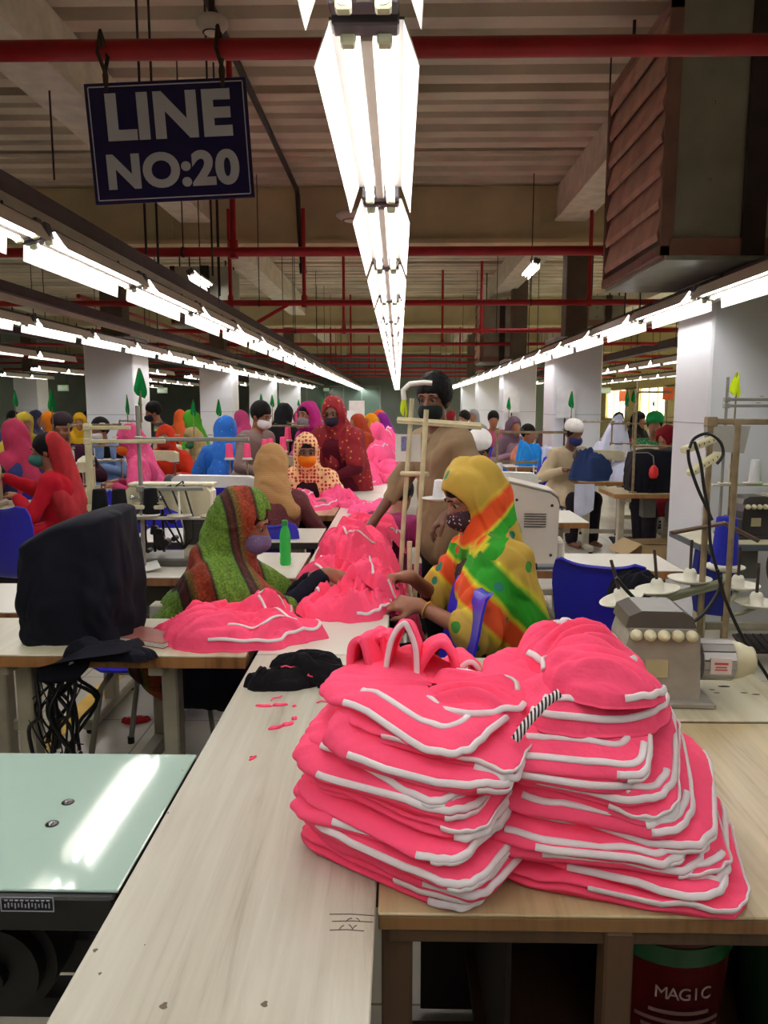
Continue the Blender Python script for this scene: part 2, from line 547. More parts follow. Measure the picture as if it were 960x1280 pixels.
row(-6.9, LZ, 8.7, 14, 1.32, 'third aisle past the flagged pillars', 'tube lights of the third aisle', skip=(3, 4, 8))
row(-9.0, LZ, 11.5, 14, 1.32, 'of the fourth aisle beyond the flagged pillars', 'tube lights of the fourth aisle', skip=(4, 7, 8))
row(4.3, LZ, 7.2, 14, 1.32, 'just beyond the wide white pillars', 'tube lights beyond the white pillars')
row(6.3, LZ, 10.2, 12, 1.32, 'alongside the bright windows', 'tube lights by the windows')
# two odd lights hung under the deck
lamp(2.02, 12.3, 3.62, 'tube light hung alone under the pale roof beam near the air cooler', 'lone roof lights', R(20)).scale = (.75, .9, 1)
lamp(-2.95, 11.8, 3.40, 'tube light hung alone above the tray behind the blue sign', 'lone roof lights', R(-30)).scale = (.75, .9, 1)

# cable trays carrying the side rows
def tray(name, label, x, z, y0, y1, w=.17, h=.09, chan=True, side=1):
    t = thing(name, label, 'cable tray', (x, y0, z))
    L = y1 - y0
    m = MB(); m.prism([(-w / 2, h), (-w / 2, 0), (w / 2, 0), (w / 2, h), (w / 2 - .004, h), (w / 2 - .004, .004), (-w / 2 + .004, .004), (-w / 2 + .004, h)], 0, L, 'y')
    m.build('channel', tray_mat, t)
    if chan:
        m = MB(); m.box((side * .12, L / 2, -.06), (.07, L, .045)); m.build('wiring_rail', pale_metal, t)
    m = MB()
    for i in range(4): m.tube([(-.05 + .03 * i, q, h * .6 + .012 * math.sin(q * 2.1 + i)) for q in np.arange(0, L, .7)], .012, n=6)
    m.build('cable', black_p, t)
    for q in np.arange(1.0, L, 5.3):
        if x > 1 and (4.4 < q + y0 < 6.4 or 16 < q + y0 < 17.8): continue
        if -3.6 < x < -3.3 and 12 < q + y0 < 14: continue
        m = MB()
        for s in (-1, 1): m.cyl((s * w * .5, q, h * .5), (s * w * .5, q, 4.26 - z), .006, n=6)
        m.box((0, q, -.004), (w + .04, .04, .01))
        m.build('hanger', steel_dark, t)
    return t
tray('cable_tray', 'long dark cable tray carrying the lights beside the blue sign', -1.80, 2.46, 1.2, 35)
tray('cable_tray', 'long dark cable tray over the lights that pass below the air cooler', 2.15, 2.29, 1.0, 35, w=.14, side=-1)
tray('cable_tray', 'dark cable tray along the front of the flagged white pillars', -3.42, 2.5, 4.5, 34)
tray('cable_tray', 'dark cable tray over the second aisle past the flagged pillars', -5.2, 2.5, 5, 30, chan=False)
tray('cable_tray', 'dark cable tray just beyond the wide white pillars', 4.4, 2.46, 6, 32, chan=False)
tray('cable_tray', 'dark cable tray alongside the bright windows', 6.4, 2.5, 8, 32, chan=False)
tray('cable_tray', 'bare cable tray between the pillar lights and the window lights', 5.4, 2.75, 7, 32, chan=False)

# ------------------------------------------------------------------ sprinkler pipes
PIPEY = [3.0, 6.25, 9.6, 12.9, 16.2, 19.6, 23.0, 26.4, 29.8, 33.2]
drops = {1: [(-1.30, .5), (5.0, .5)], 2: [(-2.05, .3), (-1.15, .45), (2.3, .5)], 3: [(-.9, .5), (1.35, .4)], 4: [(-3.4, .4), (.9, .5)], 5: [(-1.2, .5), (2.7, .5)],
         6: [(-2, .5), (1.8, .4)], 7: [(-1, .4), (2.4, .4)], 8: [(-2.4, .4), (1.2, .4)], 9: [(-1, .4)], 0: []}
pz = []
for i, py in enumerate(PIPEY):
    z = (2.83, 2.74, 2.78, 2.76, 2.80, 2.76, 2.8, 2.78, 2.8, 2.78)[i]
    t = thing('sprinkler_pipe', 'red sprinkler pipe crossing the hall, %s from the camera' % ORD[i], 'pipe', (0, py, z), 0, 'red sprinkler pipes')
    m = MB(); m.cyl((XL, 0, 0), (XR, 0, 0), .036, n=14); m.build('main', red_pipe, t)
    for dx, hh in drops[i]:
        m = MB(); m.cyl((dx, 0, 0), (dx, 0, 4.28 - z if hh >= .5 else 1.1), .024, n=10); m.cyl((dx, 0, -.05), (dx, 0, .09), .036, n=10)
        m.build('riser', red_pipe, t)
    for hx in np.arange(-8.3, 8, 3.3):
        m = MB(); m.cyl((hx, 0, .02), (hx, 0, 4.27 - z), .006, n=6); m.lathe([(.04, -.012), (.044, 0), (.04, .012)], (hx, 0, 0), 12, M=Matrix.Rotation(PI / 2, 4, 'Y'))
        m.build('hanger', steel_dark, t)
    if i == 2:
        m = MB(); m.cyl((-1.35, 0, -.02), (-1.95, 0, -.35), .022, n=8); m.build('brace', red_pipe, t)
t = thing('sprinkler_pipe', 'red pipe running along the hall high above the flagged pillars', 'pipe', (-4.9, 12, 3.2))
m = MB(); m.cyl((0, 0, 0), (0, 22, 0), .035, n=10); m.build('main', red_pipe, t)
t = thing('sprinkler_pipe', 'red pipe running along the hall past the wide white pillars', 'pipe', (4.9, 8, 3.1))
m = MB(); m.cyl((0, 0, 0), (0, 26, 0), .035, n=10); m.build('main', red_pipe, t)

# conduit along the roof dropping down the girder
t = thing('roof_conduit', 'dark conduit running under the roof deck behind the blue sign', 'conduit', (-1.27, 0, 0))
m = MB(); m.tube([(0, 4, 4.2), (0, 9.9, 4.2), (0, 10.05, 4.15), (.02, 10.08, 3.6), (.05, 10.02, 3.32)], .03, n=10); m.build('duct', steel_dark, t)
m = MB(); m.cyl((.05, 10.02, 3.32), (.06, 10.02, 3.2), .045, n=10); m.build('end_box', black_p, t)

# smoke detectors
def detector(p, label, r, rod):
    t = thing('smoke_detector', label, 'detector', p)
    m = MB(); m.lathe([(0, -.055), (r * .45, -.05), (r * .75, -.03), (r, -.005), (r, .02), (r * .8, .03), (0, .03)], n=24); m.build('body', mat('detector_white', (214, 205, 195), .5), t)
    m = MB(); m.lathe([(r * .55, -.047), (r * .62, -.0445)], n=24); m.build('lens_ring', black_p, t)
    m = MB(); m.cyl((0, 0, .03), (0, 0, rod), .018, n=8); m.build('stem', steel_dark, t)
q = PZ(265, 30, 3.55)
detector(q, 'round smoke detector on a stem above the first red pipe and blue sign', .085, ZC - q.z)
q = PY(440, 270, 8.0)
detector(q, 'wide round detector hung beside the second light over the central table', .16, ZC - q.z)
q = PY(474, 406, 17.0)
detector(q, 'small pale detector disc hung far behind the lights of the central row', .14, ZC - q.z)

# thin wires from the roof
for i, (u, v, yy) in enumerate(((68, 115, 6.0), (183, 255, 4.6), (198, 255, 4.8), (266, 265, 5.6), (275, 330, 6.6))):
    p = PY(u, v, yy)
    bot = PY(u, (225, 318, 330, 345, 370)[i], yy)
    m = MB(); m.cyl((0, 0, 0), (0, 0, ZC - bot.z), .008, n=6)
    o = m.build('hanging_rod', steel_dark, None, bot)
    tag(o, 'thin dark rod hanging from the roof, %s across behind the blue sign' % ORD[i], 'rod', 'roof rods near the sign')

# ------------------------------------------------------------------ the sign
def text_mesh(name, s, size, mt, parent, loc, rot, ext=.001, bold=.0, align='CENTER', sx=1.0):
    cu = bpy.data.curves.new(name, 'FONT'); cu.body = s; cu.size = size; cu.extrude = ext; cu.offset = bold
    cu.space_character = 1.06; cu.align_x = align; cu.align_y = 'CENTER'; cu.resolution_u = 6
    tmp = bpy.data.objects.new(name, cu); COL.objects.link(tmp)
    dg = bpy.context.evaluated_depsgraph_get()
    me = bpy.data.meshes.new_from_object(tmp.evaluated_get(dg))
    bpy.data.objects.remove(tmp); bpy.data.curves.remove(cu)
    for v in me.vertices: v.co.x *= sx
    me.materials.clear(); me.materials.append(mt)
    return obj(name, me, parent, loc, rot)
sign_y = 2.96
c = PY(213, 177, sign_y)
t = thing('line_sign', 'dark blue sign reading LINE NO:20 hung from the red pipe', 'sign', c)
t.rotation_euler = (0, R(-3.2), R(3))
SW, SH = .585, .42
sign_blue = mat('sign_blue', (30, 20, 78), .28, var=.12, vscale=4)
sign_white = mat('sign_letters', (205, 205, 215), .4, var=.03)
m = MB(); m.box((0, 0, 0), (SW, .008, SH), .002); m.build('board', sign_blue, t)
m = MB()
for s in (-1, 1):
    m.box((0, -.0048, s * (SH / 2 - .014)), (SW - .03, .001, .004)); m.box((s * (SW / 2 - .014), -.0048, 0), (.004, .001, SH - .03))
m.build('border_line', sign_white, t)
text_mesh('lettering', 'LINE', .212, sign_white, t, (0, -.0055, .082), (PI / 2, 0, 0), .0006, .0095, sx=1.02)
text_mesh('lettering', 'NO:20', .158, sign_white, t, (.0, -.0055, -.105), (PI / 2, 0, 0), .0006, .0075, sx=1.04)
for s in (-1, 1):
    zt = 2.83 - c.z
    sx = -.215 if s < 0 else .205
    m = MB(); m.tube([(sx, 0, SH / 2 - .03), (sx + .01, -.012, SH / 2 + .02), (sx - .008, -.03, zt - .03), (sx, 0, zt + .055), (sx + .008, .035, zt - .02), (sx - .004, .012, SH / 2 + .03), (sx, 0, SH / 2 - .03)], .008, n=6)
    m.build('tie', mat('tie_rag', (70, 56, 44), .9, var=.3, vscale=30), t)

# ------------------------------------------------------------------ air coolers
def cooler(name, label, x, y, z, w, d, h):
    """box cooler hung from the roof: louvred flank on -x, plain front, darker corner posts"""
    t = thing(name, label, 'air cooler', (x, y, z))
    g = mat('cooler_grey', (160, 160, 146), .5, .2, var=.18, vscale=3)
    br = mat('cooler_brown', (150, 114, 104), .6, .1, var=.25, vscale=4)
    lv = mat('cooler_louvre', (206, 164, 146), .6, .05, var=.2, vscale=6)
    m = MB(); m.box((w / 2, d / 2, h / 2), (w - .01, d - .01, h - .02), .006); m.build('housing', g, t)
    m = MB()
    n = int(h / .2)
    for i in range(n):
        z0 = .1 + i * (h - .12) / n
        hh = (h - .12) / n
        m.prism([(-.05, z0), (.0, z0 + hh * .5), (-.012, z0 + hh * 1.08), (-.022, z0 + hh * 1.08), (-.058, z0 + .04)], .06, d - .06, 'y')
    m.build('louvre', lv, t)
    m = MB()
    for yy in (.01, d - .01): m.box((-.015, yy, h / 2), (.08, .02, h), .004)
    m.box((-.015, d / 2, .03), (.09, d, .06), .004); m.box((-.015, d / 2, h - .03), (.08, d, .06), .004)
    m.box((w / 2, -.008, .05), (w, .02, .1), .004)
    m.build('frame', br, t)
    m = MB(); m.box((w * .56, -.012, h / 2), (w * .16, .03, h), .004); m.build('centre_post', mat('cooler_dark', (60, 50, 52), .5, var=.2), t)
    m = MB(); m.box((w / 2, d / 2, -.012), (w + .05, d + .02, .03), .004); m.build('drip_pan', mat('pan_grey', (170, 180, 172), .45, .2, var=.15), t)
    for (bx, bz) in ((.25, .3), (.25, .6), (.8, .25), (.82, .55), (.8, .85), (.4, .85)):
        m = MB(); m.lathe([(.012, -.003), (.01, .004), (0, .006)], (bx * w, -.004, bz * h), 8, M=Matrix.Rotation(PI / 2, 4, 'X'))
        m.build('bolt', chrome, t)
    for bx in (.08, w - .08):
        for by in (.1, d - .1):
            m = MB(); m.cyl((bx, by, h - .02), (bx, by, 4.27 - z), .012, n=8); m.build('hanger', steel_dark, t)
cooler('air_cooler', 'large grey box cooler with louvred side hung close by under the roof', 1.60, 4.75, 2.42, .86, 1.3, 1.42)
cooler('air_cooler', 'grey box cooler hung far off beyond the lone roof light', 1.75, 16.4, 2.46, .72, 1.1, 1.25)
cooler('air_cooler', 'small dark cooler box hung between the roof beam and the wide pillars', 3.15, 13.2, 2.86, .62, .8, .5)
cooler('air_cooler', 'dark cooler box hung above the flagged pillar', -3.6, 12.6, 2.85, .9, .8, .9)
# ================================================================== TABLES
def table(name, label, x0, x1, y0, y1, topm, edgem, cat='table', z=TZ, th=.042, legs=(.14, .14), group=None, motor=False, treadle=True, legm=None, rz=0.0, posts=False):
    """machine table: laminate slab, ply edge, two T legs with feet, rail, treadle"""
    cx, cy = (x0 + x1) / 2, (y0 + y1) / 2
    w, d = x1 - x0, y1 - y0
    t = thing(name, label, cat, (cx, cy, 0), rz, group)
    legm = legm or legpaint
    m = MB(); m.box((0, 0, z - .003), (w, d, .006), .002); tp = m.build('table_top', topm, t)
    m = MB(); m.box((0, 0, z - .006 - (th - .006) / 2), (w - .002, d - .002, th - .006), .002); m.build('edge_band', edgem, tp)
    if posts:
        for lx in (-w / 2 + legs[0], w / 2 - legs[1]):
            for ly in (-d / 2 + .06, d / 2 - .06):
                m = MB(); m.box((lx, ly, (z - th) / 2), (.05, .06, z - th), .004); m.build('leg', legm, t)
    for s, ins in (() if posts else ((-1, legs[0]), (1, legs[1]))):
        lx = s * (w / 2 - ins)
        m = MB()
        m.box((lx, 0, z - th - .02), (.05, d * .82, .04), .004)
        m.box((lx, 0, (z - th + .05) / 2), (.055, .075, z - th - .05), .006)
        m.box((lx, 0, .045), (.055, d * 1.02, .05), .008)
        lg = m.build('leg', legm, t)
        for e in (-1, 1):
            m = MB(); m.lathe([(.02, 0), (.022, .012), (.012, .02), (.012, .03)], (lx, e * d * .46, 0), 10); m.build('foot_pad', black_p, lg)
    m = MB(); m.box((0, .02, .2), (w - legs[0] - legs[1], .035, .045), .004); m.build('stretcher', legm, t)
    if treadle:
        m = MB(); m.box((0, -.02, .1), (.3, .22, .018), .004, M=Matrix.Rotation(R(12), 4, 'X'))
        for k in range(6): m.box((-.12 + k * .048, -.02, .112), (.012, .2, .006), M=Matrix.Rotation(R(12), 4, 'X'))
        m.build('treadle', steel_dark, t)
    if motor:
        m = MB(); m.cyl((w * .1, .02, z - th - .16), (w * .1 + .17, .02, z - th - .16), .085, n=20); m.cyl((w * .1 - .05, .02, z - th - .16), (w * .1, .02, z - th - .16), .11, n=20)
        m.box((w * .1 + .06, .02, z - th - .05), (.06, .1, .1), .004); m.build('motor', mat('motor_grey', (60, 60, 58), .5, .3, var=.2), t)
        m = MB(); m.box((w * .1 - .26, -.02, z - th - .1), (.12, .12, .2), .006); m.build('control_box', mat('control_box_grey', (96, 98, 92), .5), t)
    return t

# central long table: runs of boards end to end
cen_seg = [(.45, 2.335, top_oak, 'pale oak-grained long table, the near run with the tall pink stack on it'),
           (2.345, 4.6, top_white, 'white long table run between the two headscarved workers, under the big pink heap'),
           (4.61, 6.9, top_white, 'white long table run beyond the bottle, with bare patches between pink heaps'),
           (6.91, 9.2, top_white, 'white long table run beside the standing worker in dark red'),
           (9.21, 13.0, top_white, 'far run of the long table, wholly heaped with pink cloth'),
           (13.01, 20.0, top_white, 'farthest visible run of the long table beyond the tall pink heap')]
cxl, cxr = -.448, -.034
for i, (a, b, tm, lab) in enumerate(cen_seg):
    t = thing('long_table', lab, 'table', ((cxl + cxr) / 2, (a + b) / 2, 0), 0)
    w, d = cxr - cxl, b - a
    m = MB(); m.box((0, 0, TZ - .003), (w, d, .006), .002); tp = m.build('table_top', tm, t)
    m = MB(); m.box((0, 0, TZ - .018), (w - .002, d - .002, .024), .002); m.build('edge_band', edge_wood, tp)
    for sx in (-1, 1):
        for sy in ((-1, 1) if i else (1,)):
            m = MB(); m.box((sx * (w / 2 - .045), sy * (d / 2 - .12), (TZ - .03) / 2), (.05, .06, TZ - .03), .004); m.build('leg', edge_dark if i == 0 else legpaint, t)
    if i == 0:
        m = MB(); m.box((w / 2 - .045, -.6 + .2, (TZ - .03) / 2), (.05, .06, TZ - .03), .004); m.build('leg', edge_dark, t)
        # pencilled tally marks and stains at the near corner
        pen = mat('pencil_mark', (84, 70, 62), .8)
        m = MB()
        for k, (u0, v0, u1, v1) in enumerate(((412, 1143, 468, 1145), (415, 1152, 466, 1153), (412, 1163, 455, 1164), (440, 1148, 432, 1152), (445, 1148, 450, 1152), (430, 1157, 424, 1162), (436, 1156, 441, 1162), (446, 1157, 441, 1161))):
            p, q = PZ(u0, v0, TZ), PZ(u1, v1, TZ)
            o = Vector(t.location); m.tube([p - o + Vector((0, 0, .0004)), (p + q) / 2 - o + Vector((0, .002, .0004)), q - o + Vector((0, 0, .0004))], .0007, n=4)
        m.build('pencil_marking', pen, tp)
        o = Vector(t.location)
        for (u, v, r) in ((119, 1188, .006), (125, 1217, .004), (331, 1255, .008), (210, 1016, .004), (181, 1181, .002), (315, 947, .012), (205, 1257, .009), (228, 963, .003)):
            p = PZ(u, v, TZ + .0003) - o; m = MB()
            r *= .55; m.add([p + Vector((r * math.cos(a) * (1 + .4 * math.sin(3 * a + u)), r * 1.3 * math.sin(a), 0)) for a in np.arange(0, 2 * PI, PI / 6)], [tuple(range(12))])
            m.build('stain_spot', mat('stain_brown', (96, 82, 66), .6), tp)

# left hand tables adjoining the long table
L1 = table('sewing_table', 'pale green glass-topped sewing table with a lamp reflection, beside the near oak run', -1.5, cxl - .006, 1.143, 1.635, top_glass, black_p, th=.05, motor=False, legs=(.2, .05), legm=steel_dark)
o = Vector(L1.location)
m = MB(); m.box((0, -.492 / 2 - .004, TZ - .035), (1.04, .02, .06), .004); ap = m.build('apron', black_p, L1)
m = MB()
p = PY(35, 1129, 1.128) - o
lab_w = .085
m.m = 0
for (dx, dz, ww, hh) in ((0, .012, lab_w, .0015), (0, -.012, lab_w, .0015), (-lab_w / 2, 0, .0015, .025), (lab_w / 2, 0, .0015, .025)): m.box((p.x + dx, p.y - .003, p.z + dz), (ww, .001, hh))
for k in range(14): m.box((p.x - .036 + k * .0055, p.y - .003, p.z - .003 + (k % 3) * .001), (.002, .001, .006 + .003 * (k % 2)))
for k in range(9): m.box((p.x - .034 + k * .0085, p.y - .003, p.z + .0065), (.005, .001, .002))
m.build('panel_print', mat('panel_print', (150, 156, 166), .5), ap)
m = MB()
hub = Vector((.25, -.02, .53))
m.box((.1, 0, .36), (.9, .06, .05), .004); m.cyl(hub + Vector((0, -.1, 0)), hub + Vector((0, .1, 0)), .105, n=28); m.cyl(hub + Vector((0, -.13, 0)), hub + Vector((0, -.1, 0)), .085, n=24); m.cyl(hub + Vector((0, -.15, 0)), hub + Vector((0, -.13, 0)), .03, n=16)
m.box(hub + Vector((0, 0, .1)), (.08, .1, .12), .006); m.box(hub + Vector((.1, .03, -.05)), (.1, .1, .08), .006)
m.build('motor', mat('motor_black', (26, 24, 24), .5, .2, var=.2), L1)
for (u, v) in ((85, 1003), (65, 1030)):
    p = PZ(u, v, TZ) - o
    m = MB(); m.lathe([(.0105, 0), (.0105, .002), (.007, .004), (.003, .0045), (0, .004)], p, 14); bc = m.build('bolt_cap', mat('cap_steel', (120, 120, 122), .2, 1.0), L1)
    m = MB(); m.lathe([(.0105, .0), (.0125, .0), (.0125, .001), (.0105, .0012)], p, 14); m.build('cap_rim', black_p, bc)

L2 = table('sewing_table', 'cream sewing table with brown edge under the big black machine cover', -1.62, -.478, 2.32, 2.745, top_mach, edge_wood, legs=(.34, .30), treadle=False)
L3 = table('sewing_table', 'white sewing table behind the worker in the green scarf, holding the green bottle', -1.6, cxl - .02, 3.43, 4.04, top_white, edge_wood, motor=True)
L4 = table('sewing_table', 'white sewing table behind the green bottle, in front of the tan-veiled worker', -1.6, cxl - .015, 4.36, 4.86, top_white, mat('edge_black', (40, 38, 40), .5))
L5 = table('sewing_table', 'wood-edged table with pink cloth facing the worker in the orange mask', -1.55, cxl - .01, 5.45, 5.92, top_wood, edge_wood)
L6 = table('sewing_table', 'white table under pink cloth near the standing worker in dark red', -1.55, cxl - .01, 7.0, 7.45, top_white, edge_wood)
# right hand tables
R1 = table('work_table', 'worn wooden work table carrying the wider pink stack', cxr + .004, 1.12, 1.095, 1.83, top_wood, mat_woodtop('brown_ply_edge', (136, 98, 56), (92, 62, 32), .5), legs=(.03, .05), treadle=False, th=.03, legm=edge_dark, posts=True)
o = Vector(R1.location)
m = MB(); m.box((0, -.335, TZ - .045), (1.12, .04, .03), .004); m.build('apron', edge_dark, R1)
p = PY(768, 1200, 1.12)
m = MB(); m.box((p.x - o.x, p.y - o.y, (TZ - .03) / 2), (.045, .05, TZ - .03), .004); m.build('post', edge_dark, R1)
R1b = table('sewing_table', 'worn cream machine table behind the pink stacks, holding the grey overlock machine', cxr + .004, 1.04, 1.845, 2.32, top_mach, edge_wood, legs=(.4, .1), motor=True)
o = Vector(R1b.location)
for (u, v, r) in ((846, 865, .010), (930, 866, .007), (896, 866, .006), (905, 858, .012), (945, 868, .008), (890, 862, .006)):
    p = PZ(u, v, TZ + .0004) - o; m = MB()
    m.add([p + Vector((r * math.cos(a) * 1.5, r * .55 * math.sin(a), 0)) for a in np.arange(0, 2 * PI, PI / 6)], [tuple(range(12))])
    m.build('hole', mat('hole_black', (30, 26, 22), .8), R1b)
R2 = table('sewing_table', 'white table with brown edge under the beige electronic machine', .30, 1.365, 3.62, 4.04, top_white, edge_wood, motor=False, legs=(.12, .16))
R3 = table('sewing_table', 'white table end seen past the beige machine', .35, 1.29, 5.15, 5.75, top_white, edge_wood)
RP = table('sewing_table', 'slate-edged machine table in front of the big white pillar', 1.72, 2.75, 4.35, 4.85, top_mach, mat('slate_edge', (86, 96, 106), .5), legs=(.12, .16), motor=True)
RB1 = table('sewing_table', 'wood-edged table with legs of cream steel under the black covered machine', 1.93, 3.0, 6.85, 7.4, top_wood, edge_wood, motor=True)
RB2 = table('sewing_table', 'grey-topped table with a cloth hanging off its end, behind the black covered machine', 1.88, 3.0, 7.95, 8.45, top_wood, edge_wood)

# ================================================================== CHAIRS
blue_pl = mat('blue_plastic', (46, 44, 196), .32, var=.05)
def chair_proto():
    t = thing('plastic_chair', 'x', 'chair')
    # side profile (y, z): seat front -> seat back -> backrest top ; front is -Y
    pf = [(-.215, .405), (-.2, .438), (-.17, .452), (-.08, .447), (.03, .44), (.12, .437), (.165, .455), (.19, .5), (.205, .57), (.222, .66), (.238, .74), (.25, .80), (.262, .835), (.285, .842)]
    hw = [.17, .19, .2, .205, .205, .2, .195, .19, .195, .2, .205, .2, .185, .15]
    dense = []
    def surf(off):
        G = []
        for i, ((a, b), w) in enumerate(zip(pf, hw)):
            p0, p1 = pf[max(i - 1, 0)], pf[min(i + 1, len(pf) - 1)]
            tx, tz = p1[0] - p0[0], p1[1] - p0[1]; l = math.hypot(tx, tz)
            nx, nz = -tz / l, tx / l
            row = []
            for k in range(13):
                s = -1 + k / 6
                cup = .022 * abs(s) ** 3 * (1 if i > 1 else 0)
                row.append((s * w, a + nx * (off + cup), b + nz * (off + cup)))
            G.append(row)
        return G
    A, B = surf(.005), surf(-.004)
    m = MB(); m.grid(A); m.grid(B, flip=True)
    n, k = len(A), 13
    rim = lambda G: [G[0][j] for j in range(k)] + [G[i][k - 1] for i in range(1, n)] + [G[n - 1][j] for j in range(k - 2, -1, -1)] + [G[i][0] for i in range(n - 2, 0, -1)]
    a, b = rim(A), rim(B); q = len(a)
    m.add(a + b, [(i, q + i, q + (i + 1) % q, (i + 1) % q) for i in range(q)], True)
    m.build('seat_shell', blue_pl, t)
    lm = mat('chair_leg_grey', (150, 150, 140), .4, .4)
    for sx in (-1, 1):
        for (yy, y2) in ((-.15, -.2), (.1, .2)):
            m = MB(); m.tube([(sx * .14, yy, .44), (sx * .165, yy, .43), (sx * .18, (yy * 2 + y2) / 3, .38), (sx * .2, y2, .012)], .012, n=8)
            l = m.build('leg', lm, t)
            m = MB(); m.cyl((sx * .2, y2, 0), (sx * .2, y2, .03), .016, n=8); m.build('rubber_foot', black_p, l)
    m = MB(); m.tube([(-.185, -.17, .3), (.185, -.17, .3)], .009, n=6); m.build('cross_bar', lm, t)
    return t
CHAIR = chair_proto(); _c1 = [True]
def chair(x, y, rz, label, sc=1.0):
    if _c1[0]: c = CHAIR; _c1[0] = False
    else: c = dup(CHAIR)
    c['label'] = label; c['group'] = 'blue plastic chairs'
    c.location = (x, y, 0); c.rotation_euler = (0, 0, rz); c.scale = (1, 1, sc)
    return c

# ================================================================== THREAD STANDS, CONES, FLAGS
def cone(p, col, label, group, h=.15, r=.032, base=True, sc=1.0):
    t = thing('thread_cone', label, 'thread cone', p, 0, group)
    m = MB(); m.lathe([(r * .98, .006), (r, .012), (r * .75, h - .008), (r * .7, h - .003), (r * .3, h)], n=14); m.build('thread', col, t)
    m = MB(); m.lathe([(r * 1.02, 0), (r * 1.02, .007), (r * .9, .009)], n=14); m.build('core', machine_white, t)
    return t
def cone_copy(src, p, label):
    return dup(src, loc=p, label=label)

def thread_stand(x, y, z0, h, label, arms=((.9, .35),), tray_z=None, tray_w=.3, nspools=2, rz=0.0, pm=None, flag=None, group=None, thick=.011, lean=0.0, square=False):
    t = thing('thread_stand', label, 'thread stand', (x, y, z0), rz, group)
    pm = pm or rusty
    m = MB()
    if square: m.box((0, 0, h / 2), (thick * 2, thick * 2, h), .002)
    else: m.cyl((0, 0, 0), (lean * h, 0, h), thick, n=10)
    m.cyl((0, 0, 0), (0, 0, .012), .035, n=12)
    m.build('pole', pm, t)
    for (fz, ln) in arms:
        m = MB(); m.box((ln / 2 + lean * h * fz, 0, fz * h), (abs(ln), .02, .018), .003); m.box((lean * h * fz, 0, fz * h), (.035, .035, .03), .004)
        for k in range(3): m.tube([(ln * (.35 + .3 * k) + .012 * math.cos(a), .0 + .012 * math.sin(a), fz * h + .02) for a in np.arange(0, 2 * PI, PI / 4)], .0022, n=5, closed=True)
        m.build('arm', pm, t)
    if tray_z is not None:
        m = MB(); m.box((tray_w * .4, 0, tray_z), (tray_w, .035, .012), .003); m.build('spool_rail', pale_metal, t)
        for k in range(nspools):
            px = tray_w * (.1 + .75 * k / max(1, nspools - 1)) - .02
            m = MB(); m.lathe([(.055, .008), (.06, .012), (.06, .015), (.012, .013), (.006, .017), (.004, .13), (0, .13)], (px, 0, tray_z), 14); m.build('spool_pin', pale_metal, t)
    return t

def flag(p, col, label, h=.3, w=.1, tall=.17, lean=0.0, droop=True, sticks=True):
    t = thing('signal_flag', label, 'flag', p)
    m = MB(); m.cyl((0, 0, 0), (lean, 0, h), .005, n=6); m.build('stick', rusty, t)
    m = MB()
    G1 = []
    n = 8
    for i in range(n + 1):
        s = i / n
        ww = w * (.12 + .88 * s ** .8) if s < .78 else w * (1 - .5 * (s - .78) / .22)
        zz = h - tall * s
        G1.append([(lean * zz / h - ww * .55 + ww * q, .012 * math.sin(6 * q + 3 * s), zz - .02 * q * s) for q in (0, .25, .5, .75, 1)])
    m.grid(G1); m.grid([[(a, b + .003, c) for a, b, c in r] for r in G1], flip=True)
    m.build('cloth', col, t)
    return t

# ================================================================== SEWING MACHINES
def lockstitch(label, x, y, rz, mt=None, z=TZ, group=None):
    """bed, upright column, horizontal arm, head with face plate, needle bar, hand wheel, tension dial, spool posts; arm runs along -x"""
    mt = mt or machine_cream
    t = thing('lockstitch_machine', label, 'sewing machine', (x, y, z), rz, group)
    m = MB(); m.box((0, 0, .02), (.48, .18, .04), .008); m.box((-.19, 0, .042), (.08, .1, .004), .001); m.build('bed', mt, t)
    m = MB()
    m.prism([(.24, .04), (.24, .29), (.21, .32), (-.2, .31), (-.235, .29), (-.235, .2), (-.16, .2), (-.12, .215), (.08, .215), (.115, .19), (.125, .04)], -.05, .05, 'y')
    m.build('arm', mt, t)
    m = MB(); m.box((-.2, -.052, .235), (.06, .012, .12), .004); m.cyl((-.2, 0, .2), (-.2, 0, .1), .008, n=8); m.cyl((-.2, 0, .1), (-.2, 0, .045), .003, n=6); m.box((-.2, 0, .075), (.02, .03, .02), .003)
    m.build('needle_bar', chrome, t)
    m = MB(); m.lathe([(.03, 0), (.072, .004), (.075, .012), (.072, .03), (.05, .036), (.02, .05), (0, .05)], (.245, 0, .25), 20, M=Matrix.Rotation(PI / 2, 4, 'Y')); m.build('hand_wheel', black_p, t)
    m = MB(); m.lathe([(.022, 0), (.022, .012), (.01, .016), (.01, .03), (0, .03)], (-.1, -.052, .25), 14, M=Matrix.Rotation(PI / 2, 4, 'X')); m.build('tension_dial', chrome, t)
    m = MB(); m.box((.06, -.056, .27), (.14, .01, .03), .002); m.build('name_plate', mat('plate_grey', (110, 116, 118), .4), t)
    return t

